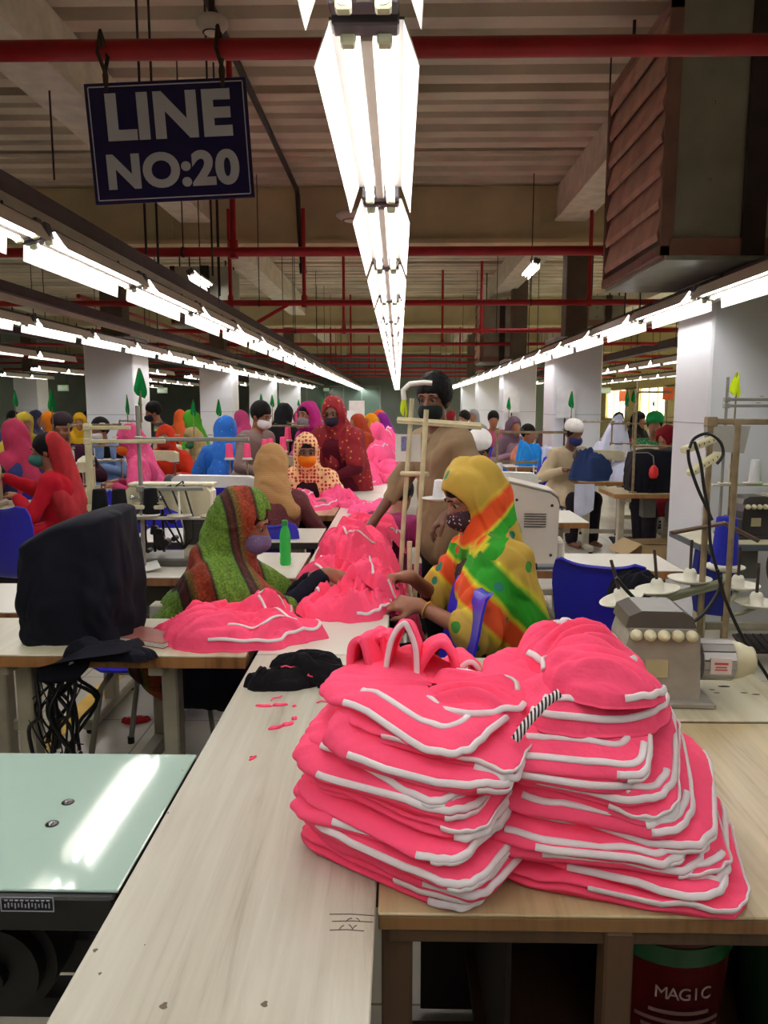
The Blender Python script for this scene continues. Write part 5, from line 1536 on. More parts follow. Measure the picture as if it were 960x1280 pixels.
# ================================================================== PEOPLE (smooth-union fields turned into one continuous surface each)
def surface_nets(D, o, h):
    S = D < 0
    c = np.zeros(tuple(n - 1 for n in D.shape), np.int8)
    for a in (0, 1):
        for b in (0, 1):
            for d in (0, 1):
                c += S[a:S.shape[0] - 1 + a, b:S.shape[1] - 1 + b, d:S.shape[2] - 1 + d]
    act = (c > 0) & (c < 8)
    idx = np.argwhere(act)
    ident = np.full(act.shape, -1, np.int32); ident[act] = np.arange(len(idx))
    cor = np.array([(a, b, d) for a in (0, 1) for b in (0, 1) for d in (0, 1)])
    val = np.stack([D[idx[:, 0] + q[0], idx[:, 1] + q[1], idx[:, 2] + q[2]] for q in cor])
    acc = np.zeros((len(idx), 3)); cnt = np.zeros(len(idx))
    for i in range(8):
        for j in range(i + 1, 8):
            if np.abs(cor[i] - cor[j]).sum() != 1: continue
            m = (val[i] < 0) != (val[j] < 0)
            t = np.where(m, val[i] / np.where(m, val[i] - val[j], 1), 0)
            p = cor[i] + t[:, None] * (cor[j] - cor[i])
            acc += np.where(m[:, None], p, 0); cnt += m
    V = (idx + acc / cnt[:, None]) * h + o
    F = []
    for ax in range(3):
        s0 = [slice(None)] * 3; s1 = [slice(None)] * 3
        s0[ax] = slice(0, -1); s1[ax] = slice(1, None)
        A, B = S[tuple(s0)], S[tuple(s1)]
        e = np.argwhere(A != B)
        u, w = [(1, 2), (2, 0), (0, 1)][ax]
        ok = (e[:, u] > 0) & (e[:, w] > 0) & (e[:, u] < D.shape[u] - 1) & (e[:, w] < D.shape[w] - 1)
        e = e[ok]
        ins = A[e[:, 0], e[:, 1], e[:, 2]]
        def cell(du, dw):
            q = e.copy(); q[:, u] += du; q[:, w] += dw
            return ident[q[:, 0], q[:, 1], q[:, 2]]
        Q = np.stack([cell(-1, -1), cell(0, -1), cell(0, 0), cell(-1, 0)], axis=1)
        Q[~ins] = Q[~ins][:, ::-1]
        F.append(Q)
    F = np.concatenate(F)
    F = F[(F >= 0).all(axis=1)]
    return V, F

class Field:
    def __init__(s): s.p = []; s.post = []
    def cone(s, a, b, ra, rb=None, k=.015, sub=False):
        a, b = np.array(a, float), np.array(b, float); rb = ra if rb is None else rb
        r = max(ra, rb)
        s.p.append(('c', a, b, ra, rb, k, sub, np.minimum(a, b) - r, np.maximum(a, b) + r)); return s
    def ell(s, c, r, M=None, k=.015, sub=False):
        c, r = np.array(c, float), np.array(r, float)
        M = np.eye(3) if M is None else np.array(M)
        e = np.full(3, r.max())
        s.p.append(('e', c, r, M, None, k, sub, c - e, c + e)); return s
    def chain(s, pts, rs, k=.015):
        for i in range(len(pts) - 1): s.cone(pts[i], pts[i + 1], rs[i], rs[i + 1], k)
        return s
    def build(s, h, disp=None, pad=.03):
        add = [q for q in s.p if not q[6]]
        lo = np.min([q[7] for q in add], axis=0) - pad; hi = np.max([q[8] for q in add], axis=0) + pad
        n = np.ceil((hi - lo) / h).astype(int) + 1
        D = np.full(n, .08, np.float32)
        ax = [lo[i] + h * np.arange(n[i]) for i in range(3)]
        for q in s.p:
            k = max(q[5], 1e-4)
            mg = k + .03
            i0 = np.clip(np.floor((q[7] - mg - lo) / h).astype(int), 0, n); i1 = np.clip(np.ceil((q[8] + mg - lo) / h).astype(int) + 1, 0, n)
            sl = tuple(slice(a, b) for a, b in zip(i0, i1))
            if any(a >= b for a, b in zip(i0, i1)): continue
            X, Y, Z = ax[0][sl[0]][:, None, None], ax[1][sl[1]][None, :, None], ax[2][sl[2]][None, None, :]
            if q[0] == 'c':
                a, b, ra, rb = q[1:5]
                ab = b - a; L2 = max(ab.dot(ab), 1e-9)
                t = np.clip(((X - a[0]) * ab[0] + (Y - a[1]) * ab[1] + (Z - a[2]) * ab[2]) / L2, 0, 1)
                d = np.sqrt((X - a[0] - t * ab[0]) ** 2 + (Y - a[1] - t * ab[1]) ** 2 + (Z - a[2] - t * ab[2]) ** 2) - (ra + (rb - ra) * t)
            else:
                c, r, M = q[1:4]
                x, y, z = X - c[0], Y - c[1], Z - c[2]
                lx, ly, lz = (M[0][i] * x + M[1][i] * y + M[2][i] * z for i in range(3))
                k0 = np.sqrt((lx / r[0]) ** 2 + (ly / r[1]) ** 2 + (lz / r[2]) ** 2)
                k1 = np.sqrt((lx / r[0] ** 2) ** 2 + (ly / r[1] ** 2) ** 2 + (lz / r[2] ** 2) ** 2) + 1e-9
                d = k0 * (k0 - 1) / k1
            cur = D[sl]
            if q[6]:
                d = -d
                hh = np.clip(k - np.abs(cur - d), 0, None) / k
                D[sl] = np.maximum(cur, d) + hh * hh * k * .25
            else:
                hh = np.clip(k - np.abs(cur - d), 0, None) / k
                D[sl] = np.minimum(cur, d) - hh * hh * k * .25
        if disp is not None:
            near = np.abs(D) < .05
            I = np.argwhere(near)
            D[near] += disp(ax[0][I[:, 0]], ax[1][I[:, 1]], ax[2][I[:, 2]]).astype(np.float32)
        D[0] = D[-1] = .05; D[:, 0] = D[:, -1] = .05; D[:, :, 0] = D[:, :, -1] = .05
        return surface_nets(D, lo, h)

def field_obj(name, F, h, m, parent, disp=None):
    V, Q = F.build(h, disp)
    return obj(name, np_mesh(name, V, Q, True, [m]), parent)

def rotm(yaw=0, pitch=0, roll=0):
    return np.array((Matrix.Rotation(yaw, 3, 'Z') @ Matrix.Rotation(pitch, 3, 'X') @ Matrix.Rotation(roll, 3, 'Y')))

def ik(S, T, l1, l2, hint):
    S, T, hint = np.array(S, float), np.array(T, float), np.array(hint, float)
    d = T - S; L = np.linalg.norm(d)
    if L > (l1 + l2) * .995: T = S + d / L * (l1 + l2) * .995; d = T - S; L = np.linalg.norm(d)
    u = d / L
    a = (l1 ** 2 - l2 ** 2 + L ** 2) / (2 * L); hgt = math.sqrt(max(l1 ** 2 - a ** 2, 0))
    p = hint - u * hint.dot(u); p /= np.linalg.norm(p) + 1e-9
    return S + u * a + p * hgt, T

SKIN = mat('skin_brown', (150, 100, 74), .5, var=.06, vscale=25)
SKIN_D = mat('skin_deep_brown', (112, 72, 52), .5, var=.06, vscale=25)
EYE_W = mat('eye_white', (150, 138, 130), .35, var=0)
EYE_D = mat('eye_dark', (24, 16, 14), .2, var=0)
HAIR = mat('hair_black', (13, 11, 12), .7, spec=.2, var=.2, vscale=60, bump=.4, bscale=220)

def hand(F, W, d, nrm, side, curl=.5, spread=.0, k=.006, s=1.0, thumb_in=.5):
    """palm of four metacarpals, four unequal three-jointed fingers, thumb from the palm's side. d: finger direction, nrm: back of hand"""
    d = np.array(d, float); d /= np.linalg.norm(d)
    nrm = np.array(nrm, float); nrm -= d * nrm.dot(d); nrm /= np.linalg.norm(nrm)
    sd = np.cross(d, nrm) * side            # towards the thumb
    W = np.array(W, float)
    F.cone(W, W + d * .03 * s, .026 * s, .026 * s, .012)
    for i, (off, ln) in enumerate(((.027, .072), (.009, .078), (-.009, .074), (-.026, .062))):
        off *= s; ln *= s
        base = W + d * .085 * s + sd * off - d * (.006 * abs(i - 1) * s)
        F.cone(W + d * .015 * s + sd * off * .6, base, .0135 * s, .0115 * s, .012)
        F.cone(W + d * .03 * s + sd * off * .5 - nrm * .006, base - d * .02 - nrm * .006, .0125 * s, .011 * s, .012)
        p = base; dirv = d + sd * off * spread * 8; dirv = dirv / np.linalg.norm(dirv)
        seg = (ln * .46, ln * .32, ln * .26); rad = (.0095, .0085, .0075, .0062)
        ang = 0
        for j in range(3):
            ang += curl * (1.0, 1.1, .8)[j] * (1 + .12 * (i - 1))
            v = dirv * math.cos(ang) - nrm * math.sin(ang)
            q = p + v * seg[j]
            F.cone(p, q, rad[j] * s, rad[j + 1] * s, k * .6); p = q
    b = W + d * .028 * s + sd * .024 * s - nrm * .006
    v1 = d * .55 + sd * .75 - nrm * .35; v1 /= np.linalg.norm(v1)
    v2 = d * .9 + sd * (.3 - .5 * thumb_in) - nrm * .5; v2 /= np.linalg.norm(v2)
    p1 = b + v1 * .038 * s; p2 = p1 + v2 * .032 * s; p3 = p2 + v2 * .024 * s - nrm * .004
    F.cone(W + d * .015 * s + sd * .012 * s, p1, .016 * s, .0115 * s, .012); F.cone(p1, p2, .011 * s, .0095 * s, k * .7); F.cone(p2, p3, .0095 * s, .0072 * s, k * .7)

class Figure:
    """front is -y, the figure's right hand is at -x"""
    def __init__(s, stand=False, seat=.47, lean=.15, yaw=0.0, head_yaw=0.0, head_pitch=.1, head_roll=0.0, side_lean=0.0, hands=None, feet=None, build=1.0, torso=.43, arm=1.0):
        s.stand = stand
        s.pel = np.array([0, 0, (.93 if stand else seat + .10)])
        s.up = np.array([math.sin(side_lean), -math.sin(lean), math.cos(lean)]); s.up /= np.linalg.norm(s.up)
        s.fwd = np.array([0, -math.cos(lean), -math.sin(lean)])
        s.waist = s.pel + s.up * .17
        s.chest = s.pel + s.up * torso * .75 - s.fwd * .01
        s.sh = s.pel + s.up * torso
        s.rt = np.cross(s.fwd, s.up)
        b = build
        s.b = b
        s.S = [s.sh + s.rt * .165 * b - s.up * .025, s.sh - s.rt * .165 * b - s.up * .025]   # right, left
        s.neck = s.sh + s.up * .04
        s.hd = s.sh + s.up * .10 + np.array([0, -.5 * math.sin(lean) * .1, 0]) + np.array([0, 0, .105]) + s.fwd * .03
        s.hc = s.hd
        s.HR = rotm(head_yaw, 0, 0) @ rotm(0, head_pitch, 0) @ rotm(0, 0, head_roll)
        hn = hands or [(-.18, -.30, .80), (.18, -.30, .80)]
        s.E, s.W = [], []
        for i in (0, 1):
            hint = (-.6 if i == 0 else .6, .25, -.7)
            e, w = ik(s.S[i], hn[i][:3], .285 * arm, .25 * arm, hint); s.E.append(e); s.W.append(w)
        if stand:
            s.K = [np.array([-.10, -.02, .50]), np.array([.10, -.02, .50])]; s.A = [np.array([-.10, .02, .09]), np.array([.11, .0, .09])]
        else:
            s.K = [np.array([-.12, -.43, seat + .03]), np.array([.12, -.43, seat + .03])]; s.A = [np.array([-.12, -.40, .09]), np.array([.12, -.42, .09])]
        if feet: s.A = [np.array(f) for f in feet]
        s.H = [s.pel + np.array([-.09, 0, -.03]), s.pel + np.array([.09, 0, -.03])]
    def hp(s, x, y, z): return s.hc + s.HR @ np.array([x, y, z])
    def body(s, hand_spec=None, fine=True):
        F = Field(); b = s.b
        F.ell(s.pel + np.array([0, 0, .0]), (.155 * b, .115, .12), k=.05)
        F.cone(s.pel + s.up * .05, s.waist, .11 * b, .105 * b, .05)
        F.cone(s.waist - s.rt * .03, s.chest - s.rt * .06, .10 * b, .115 * b, .05); F.cone(s.waist + s.rt * .03, s.chest + s.rt * .06, .10 * b, .115 * b, .05)
        for i in (0, 1):
            F.cone(s.chest, s.S[i], .09, .062, .04); F.cone(s.neck - s.up * .02, s.S[i], .05, .05, .04)
            F.cone(s.S[i], s.E[i], .047, .037, .02); F.cone(s.E[i], s.W[i], .037, .025, .015)
            F.cone(s.H[i], s.K[i], .085, .056, .03); F.cone(s.K[i], s.A[i], .054, .036, .02)
            f = s.A[i]; F.cone(f + np.array([0, .03, -.05]), f + np.array([0, -.15, -.06]), .034, .026, .02)
        F.cone(s.neck - s.up * .05, s.hp(0, .015, -.06), .055, .05, .03)
        hp = s.hp; M = s.HR
        F.ell(hp(0, .015, .035), (.076, .096, .098), M, .02)
        F.ell(hp(0, -.025, -.04), (.058, .072, .082), M, .03)
        F.ell(hp(0, -.055, -.098), (.028, .03, .022), M, .03)
        F.cone(hp(0, -.088, .012), hp(0, -.112, -.028), .009, .013, .012); F.cone(hp(-.012, -.1, -.032), hp(.012, -.1, -.032), .009, .009, .01)
        F.cone(hp(-.045, -.075, .032), hp(.045, -.075, .032), .012, .012, .02)
        for q in (-1, 1):
            F.ell(hp(q * .03, -.094, .012), (.019, .012, .013), M, .012, True)
            F.ell(hp(q * .076, .012, -.004), (.011, .02, .032), M, .008)
        F.cone(hp(-.02, -.09, -.063), hp(.02, -.09, -.063), .007, .007, .008); F.cone(hp(-.015, -.088, -.074), hp(.015, -.088, -.074), .008, .008, .008)
        for i in (0, 1):
            side = 1 if i == 0 else -1
            hs_ = (hand_spec or {}).get(i)
            fa = s.W[i] - s.E[i]; fa = fa / np.linalg.norm(fa)
            if hs_: d, n, curl, th = hs_
            else: d, n, curl, th = fa + np.array([0, 0, -.2]), np.array([0, .2, 1.0]), .45, .5
            hand(F, s.W[i] - fa * .005, d, n, side, curl, thumb_in=th)
        return F
    def top(s, grow=.016, sleeve=1.0, hem=.0, k=.03, length=.0, loose=0.0):
        """tunic or shirt; sleeve 0..1 of the forearm"""
        F = Field(); b = s.b; g = grow
        F.ell(s.pel + np.array([0, 0, .02]), (.165 * b + loose, .125 + loose, .12), k=.05)
        F.cone(s.pel + s.up * .05, s.waist, .125 * b + loose, .115 * b + loose, .05)
        for q in (-1, 1): F.cone(s.waist + s.rt * .035 * q, s.chest + s.rt * .065 * q, .105 * b + g * .6 + loose, .118 * b + g, .05)
        for i in (0, 1):
            F.cone(s.chest, s.S[i], .095, .062 + g, .04); F.cone(s.neck - s.up * .035, s.S[i], .052 + g * .5, .052 + g, .04)
            F.cone(s.S[i], s.E[i], .049 + g, .042 + g, .02)
            if sleeve > 0: F.cone(s.E[i], s.E[i] + (s.W[i] - s.E[i]) * sleeve, .041 + g, .030 + g * .8, .015)
        if length > 0:
            for i in (0, 1):
                e = s.H[i] + (s.K[i] - s.H[i]) * min(1, length)
                F.cone(s.H[i], e, .105 + g, .085 + g, .05)
            if s.stand: F.cone(s.pel, s.pel + np.array([0, 0, -.35 * length]), .15, .17, .05)
        return F
    def bottom(s, skirt=False, g=.02):
        F = Field()
        F.ell(s.pel + np.array([0, 0, -.01]), (.16 * s.b, .122, .11), k=.04)
        for i in (0, 1):
            F.cone(s.H[i], s.K[i], .088 + g, .062 + g, .04); F.cone(s.K[i], s.A[i] + np.array([0, 0, .0]), .06 + g, .045 + g, .03)
        if skirt:
            m0 = (s.H[0] + s.H[1]) / 2; mk = (s.K[0] + s.K[1]) / 2; ma = (s.A[0] + s.A[1]) / 2
            F.cone(m0, mk, .13, .11, .06); F.cone(mk, ma + np.array([0, 0, .05]), .11, .13, .06)
        return F
    def hair(s, long=False, bun=False, g=.012):
        F = Field(); M = s.HR; hp = s.hp
        F.ell(hp(0, .022, .045), (.076 + g, .094 + g, .095 + g), M, .01)
        F.ell(hp(0, -.09, -.04), (.085, .085, .085), M, .01, True)
        F.ell(hp(0, -.03, -.12), (.1, .12, .08), M, .01, True)
        if bun: F.ell(hp(0, .11, .0), (.05, .045, .05), M, .03)
        if long: F.cone(hp(0, .08, 0), hp(0, .12, -.2), .05, .035, .03)
        return F
    def mask(s, g=.003):
        F = Field(); M = s.HR; hp = s.hp
        F.ell(hp(0, -.045, -.052), (.064 + g, .072 + g, .06), M, .02); F.cone(hp(0, -.1, -.02), hp(0, -.112, -.045), .014 + g, .012 + g, .03)
        F.ell(hp(0, .045, -.05), (.12, .08, .12), M, .004, True)
        F.ell(hp(0, -.07, .075), (.12, .12, .09), M, .006, True)
        F.ell(hp(0, -.04, -.19), (.1, .1, .075), M, .006, True)
        return F
    def scarf(s, g=.018, open_=.0, shoulders=.8, back=.35, front=.15, tail=None, depth=0.0, k=.035, low=None):
        """veil over head, round the neck, lying on shoulders and back"""
        F = Field(); M = s.HR; hp = s.hp; b = s.b
        F.ell(hp(0, .022, .038), (.082 + g, .10 + g, .103 + g), M, .02)
        F.cone(hp(0, .04, -.02), s.neck + np.array([0, .03, .0]), .088 + g, .10, k)
        F.ell(hp(0, -.005, -.10), (.082, .088, .05), M, k)
        for i in ((0, 1) if low is None else ()):
            F.cone(s.neck + np.array([0, .02, -.01]), s.S[i] + (s.E[i] - s.S[i]) * shoulders * .5, .085, .078, .04)
            F.cone(s.S[i], s.chest + np.array([0, .05, 0]) - s.up * back * .5, .08, .10, .05)
            F.cone(s.S[i] * .7 + s.neck * .3, s.chest + s.fwd * .06 - s.up * front, .07, .085, .05)
            if shoulders > .8: F.cone(s.S[i], s.S[i] + (s.E[i] - s.S[i]) * (shoulders - .2), .082, .085, .04)
        if low is None: F.cone(s.neck + np.array([0, .05, 0]), s.chest + np.array([0, .08, 0]) - s.up * back, .10, .13, .05)
        else:
            for w in low: F.cone(s.neck + np.array([0, .03, .02]), w[:3], .10, w[3], .05)
        if tail:
            for (a, c, r0, r1) in tail: F.cone(a, c, r0, r1, .04)
        # the face looks out
        F.ell(hp(0, -.105 - open_ * .0, -.012 + .0), (.060 + open_, .085, .082 + open_), M, .012, True)
        F.ell(hp(0, -.06, .0), (.056 + open_, .07, .075 + open_), M, .012, True)
        return F

def folds(seed, amp=.006, fx=14, fy=14, fz=5, sharp=True):
    def d(x, y, z):
        n = noise(x * fx + .8 * noise(z * 4, x * 3, seed), y * fy, z * fz + seed)
        n2 = noise(x * fx * 2.1, y * fy * 2.1, z * fz * 2.2 + seed * 2)
        if sharp: return amp * (1 - 2.2 * np.abs(n)) + amp * .4 * (1 - 2 * np.abs(n2))
        return amp * n
    return d

def drape(seed, amp=.010, f=10.0, axis=(0, 0, 1), k=1.6):
    '''long soft folds that run along an axis, sharp valleys between round crests'''
    ax = np.array(axis, float); ax /= np.linalg.norm(ax)
    def d(x, y, z):
        s_ = x * ax[0] + y * ax[1] + z * ax[2]
        px, py, pz = x - ax[0] * s_ * .82, y - ax[1] * s_ * .82, z - ax[2] * s_ * .82
        wx = .05 * noise(x * 5, y * 5, z * 5 + seed)
        n = np.abs(noise((px + wx) * f, (py + wx) * f, (pz + wx) * f + seed))
        n2 = np.abs(noise((px + wx) * f * 2.1, (py + wx) * f * 2.1, (pz + wx) * f * 2.1 + seed * 3))
        return -amp * (k * n - .35) * 1.6 - amp * .45 * (k * n2 - .35)
    return d

def eyes(fig, t, brow=True):
    for q in (-1, 1):
        m = MB()
        c = fig.hp(q * .031, -.0745, .011); 
        n = 14
        M3 = Matrix([list(r) for r in fig.HR]).to_4x4()
        prof = [(.0125 * math.sin(a), -.0125 * math.cos(a)) for a in np.linspace(0, PI, 12)]
        Mx = M3 @ Matrix.Rotation(PI / 2, 4, 'X')
        for (r0, z0), (r1, z1) in zip(prof[:-1], prof[1:]):
            pass
        m.lathe([(max(r, 1e-7), z) for r, z in prof], Vector(c), n, M=Mx)
        # iris and pupil: the cap that looks forward
        fw = Vector(fig.HR @ np.array([0, -1.0, 0]))
        m.mi = [1 if (sum((Vector(m.v[i]) - Vector(c) for i in f), Vector((0, 0, 0))) / len(f)).normalized().dot(fw) > .72 else 0 for f in m.f]
        m.build('eye', [EYE_W, EYE_D], t)
        if brow:
            m = MB(); m.tube([fig.hp(q * x, y, z) for x, y, z in ((.014, -.097, .036), (.03, -.094, .041), (.048, -.08, .034))], [.003, .004, .002], n=6); m.build('eyebrow', HAIR, t)

def person(label, loc, yaw, fig, h, parts, skin=None, hand_spec=None, group=None, eye=True, scale=1.0):
    """parts: list of (name, Field, material, displacement, h)"""
    t = thing('person', label, 'person', loc, yaw, group)
    t.scale = (scale,) * 3
    field_obj('body', fig.body(hand_spec), h, skin or SKIN, t)
    for p in parts:
        name, F, m = p[:3]
        field_obj(name, F, p[4] if len(p) > 4 else h * 1.2, m, t, p[3] if len(p) > 3 else None)
    if eye: eyes(fig, t)
    return t
# ------------------------------------------------------------------ the workers
STATION = {}
def veil_green():
    m, nt, b = nmat('green_striped_veil'); L = nt.links
    mp = mapping(nt, rot=(.1, .25, 1.2))
    w = node(nt, 'ShaderNodeTexWave', wave_profile='SAW'); w.inputs['Scale'].default_value = 1.3; w.inputs['Distortion'].default_value = 1.0; w.inputs['Detail'].default_value = 1.0
    L.new(mp.outputs['Vector'], w.inputs['Vector'])
    rp = ramp(nt, [(0, (112, 150, 44)), (.30, (96, 134, 36)), (.33, (30, 16, 14)), (.40, (96, 34, 20)), (.46, (36, 20, 14)), (.5, (116, 104, 40)), (.62, (168, 62, 30)), (.80, (150, 56, 28)), (.83, (40, 18, 14)), (.88, (110, 150, 46))])
    L.new(w.outputs['Fac'], rp.inputs['Fac'])
    nz = node(nt, 'ShaderNodeTexNoise', Scale=120.0, Detail=2.0); L.new(mp.outputs['Vector'], nz.inputs['Vector'])
    r2 = ramp(nt, [(.35, (120, 120, 110)), (.65, (255, 255, 245))]); L.new(nz.outputs['Fac'], r2.inputs['Fac'])
    mx = node(nt, 'ShaderNodeMix', data_type='RGBA', blend_type='MULTIPLY'); mx.inputs[0].default_value = .7
    L.new(rp.outputs['Color'], mx.inputs[6]); L.new(r2.outputs['Color'], mx.inputs[7]); L.new(mx.outputs[2], b.inputs['Base Color'])
    b.inputs['Roughness'].default_value = .85
    return m
NECKZ = .985
def veil_yellow():
    m, nt, b = nmat('yellow_tie_dyed_veil'); L = nt.links
    mp = mapping(nt)
    # torso: diagonal bands of green and orange; head: two bands rising to the nape; discs on the mustard ground
    sp = node(nt, 'ShaderNodeSeparateXYZ'); L.new(mp.outputs['Vector'], sp.inputs[0])
    nz = node(nt, 'ShaderNodeTexNoise', Scale=7.0, Detail=3.0); L.new(mp.outputs['Vector'], nz.inputs['Vector'])
    def lincomb(ky, wob):
        a = node(nt, 'ShaderNodeMath', operation='MULTIPLY_ADD'); a.inputs[1].default_value = ky
        L.new(sp.outputs['Y'], a.inputs[0]); L.new(sp.outputs['Z'], a.inputs[2])
        d = node(nt, 'ShaderNodeMath', operation='MULTIPLY_ADD'); d.inputs[1].default_value = wob; L.new(nz.outputs['Fac'], d.inputs[0]); L.new(a.outputs[0], d.inputs[2])
        return d
    Y = (190, 158, 62)
    def banded(src, lo, hi, stops):
        mr = node(nt, 'ShaderNodeMapRange'); mr.inputs['From Min'].default_value = lo; mr.inputs['From Max'].default_value = hi; L.new(src.outputs[0], mr.inputs['Value'])
        rp = ramp(nt, [((p - lo) / (hi - lo), c) for p, c in stops]); L.new(mr.outputs[0], rp.inputs['Fac']); return rp
    SH = -.045
    body = banded(lincomb(1.0, .06), .5, 1.3, [(p + SH, c) for p, c in ((.55, Y), (.66, Y), (.69, (214, 196, 40)), (.71, (226, 80, 24)), (.80, (222, 76, 24)), (.825, (206, 204, 30)), (.845, (36, 156, 22)), (.95, (30, 146, 24)), (.975, (200, 196, 50)), (1.0, Y), (1.3, Y))])
    hd = lincomb(-.9, .04)
    head = banded(hd, 1.0, 1.6, [(p + SH, c) for p, c in ((1.05, Y), (1.12, (36, 156, 22)), (1.19, (34, 150, 24)), (1.205, (206, 200, 40)), (1.22, (230, 84, 24)), (1.30, (226, 78, 24)), (1.325, (206, 176, 50)), (1.34, Y), (1.6, Y))])
    gt = node(nt, 'ShaderNodeMath', operation='GREATER_THAN'); gt.inputs[1].default_value = 1.09; L.new(hd.outputs[0], gt.inputs[0])
    g2 = node(nt, 'ShaderNodeMath', operation='GREATER_THAN'); g2.inputs[1].default_value = NECKZ; L.new(sp.outputs['Z'], g2.inputs[0])
    gm = node(nt, 'ShaderNodeMath', operation='MULTIPLY'); L.new(gt.outputs[0], gm.inputs[0]); L.new(g2.outputs[0], gm.inputs[1])
    m0 = node(nt, 'ShaderNodeMix', data_type='RGBA'); L.new(gm.outputs[0], m0.inputs[0]); L.new(body.outputs['Color'], m0.inputs[6]); L.new(head.outputs['Color'], m0.inputs[7])
    vo = node(nt, 'ShaderNodeTexVoronoi'); vo.inputs['Scale'].default_value = 10.5; vo.inputs['Randomness'].default_value = .6; L.new(mp.outputs['Vector'], vo.inputs['Vector'])
    th = node(nt, 'ShaderNodeMath', operation='LESS_THAN'); th.inputs[1].default_value = .23; L.new(vo.outputs['Distance'], th.inputs[0])
    sc = node(nt, 'ShaderNodeSeparateColor'); L.new(vo.outputs['Color'], sc.inputs[0])
    r2 = ramp(nt, [(0, (28, 124, 100)), (.5, (206, 70, 26)), (.75, (60, 140, 50))], 'CONSTANT'); L.new(sc.outputs[0], r2.inputs['Fac'])
    mx = node(nt, 'ShaderNodeMix', data_type='RGBA'); L.new(th.outputs[0], mx.inputs[0]); L.new(m0.outputs[2], mx.inputs[6]); L.new(r2.outputs['Color'], mx.inputs[7])
    L.new(mx.outputs[2], b.inputs['Base Color']); b.inputs['Roughness'].default_value = .8
    return m
def cl(n, rgb, **k): return mat_cloth('cloth_' + n, tuple(x * (.9 if max(rgb) - min(rgb) > 60 else 1) for x in rgb), **k)
A3 = lambda *v: np.array(v, float)

# --- worker in the green striped veil, seated, facing +x (towards the long table)
f = Figure(seat=.375, lean=.34, head_yaw=R(-4), head_pitch=.30, hands=[(-.12, -.56, .885), (.04, -.50, .835)], torso=.42)
tail = [(f.S[1] + A3(0, .04, .02), f.pel + A3(.16, .16, .12), .075, .085), (f.S[0] + A3(0, .04, .02), f.pel + A3(-.14, .15, .05), .07, .08)]
hs_ = {0: (A3(.45, -.8, -.15), A3(-.3, -.1, 1), .75, .8), 1: (A3(-.5, -.85, -.1), A3(.2, .0, 1), .35, .5)}
pz_ = PZ(288, 700, 1.0)
person('worker in a green and brown striped veil and lilac mask, reaching over the pink cloth', (-.845, 3.06, 0), R(92), f, .0065,
       [('dress', f.top(sleeve=.86, length=.9, loose=.01), cl('night_navy', (18, 18, 34)), folds(3, .006)), ('trousers', f.bottom(), cl('dark_maroon', (44, 20, 26))),
        ('veil', f.scarf(g=.02, open_=.015, shoulders=1.15, back=.34, front=.14, tail=tail), veil_green(), drape(8, .011, 11, (.2, .5, 1)), .0065),
        ('mask', f.mask(), mat_dots('lilac_mask', (112, 96, 136), (150, 138, 170), 70, .2)), ('inner_cap', f.hair(g=.013), cl('cap_dark_maroon', (62, 22, 20)))], SKIN, hs_)
t = bpy.data.objects['person']
for q, zz in ((0, .0), (0, .018)):
    W, E = f.W[q], f.E[q]; d = (W - E) / np.linalg.norm(W - E)
    x = Vector(d).orthogonal().normalized(); y = Vector(d).cross(x); c = Vector(W - d * (.03 + zz))
    m = MB(); m.tube([c + x * .03 * math.cos(a) + y * .03 * math.sin(a) for a in np.linspace(0, 2 * PI, 18)[:-1]], .0025, n=6, closed=True); m.build('bangle', machine_white, t)

# --- worker in the yellow tie-dyed veil, seated, facing -x
f = Figure(seat=.425, lean=.16, head_yaw=R(8), head_pitch=.42, hands=[(-.06, -.36, .86), (.16, -.36, .80)], torso=.46)
tail = [(f.S[1] + A3(.02, .05, 0), f.pel + A3(.17, .13, -.06), .085, .09), (f.S[0] + A3(0, .05, 0), f.pel + A3(-.1, .16, .0), .08, .09),
        (f.pel + A3(.1, .17, .1), f.pel + A3(.14, .2, -.34), .08, .05), (f.S[1], f.E[1] + A3(0, 0, .02), .08, .085), (f.S[1] + A3(0, -.03, -.1), f.pel + A3(.15, .0, .1), .09, .10)]
hs_ = {0: (A3(.2, -.9, .1), A3(-.2, .1, 1), .8, .9), 1: (A3(-.25, -.9, .1), A3(.5, -.2, .8), .65, .8)}
person('worker in a yellow tie-dyed veil with green and orange bands, bent over the pink cloth', (.415, 3.0, 0), R(-84), f, .0065,
       [('dress', f.top(sleeve=.25, length=.9), mat_dots('cloth_dark_floral', (34, 18, 24), (150, 44, 40), 42, .16, (60, 120, 100))), ('trousers', f.bottom(True), cl('deep_maroon', (58, 16, 28))),
        ('veil', f.scarf(g=.022, open_=.015, shoulders=1.1, back=.42, front=.2, tail=tail), veil_yellow(), drape(17, .012, 11, (0, .4, -1)), .0065),
        ('mask', f.mask(), mat_dots('floral_mask', (50, 24, 36), (190, 180, 184), 75, .28, (150, 40, 60))), ('hair', f.hair(g=.015), HAIR)], SKIN, hs_)
t = bpy.data.objects['person.001']
W, E = f.W[1], f.E[1]; d = (W - E) / np.linalg.norm(W - E); x = Vector(d).orthogonal().normalized(); y = Vector(d).cross(x); c = Vector(W - d * .04)
m = MB(); m.tube([c + x * .033 * math.cos(a) + y * .033 * math.sin(a) for a in np.linspace(0, 2 * PI, 18)[:-1]], .003, n=6, closed=True); m.build('bangle', mat('bangle_yellow', (214, 160, 60), .4), t)

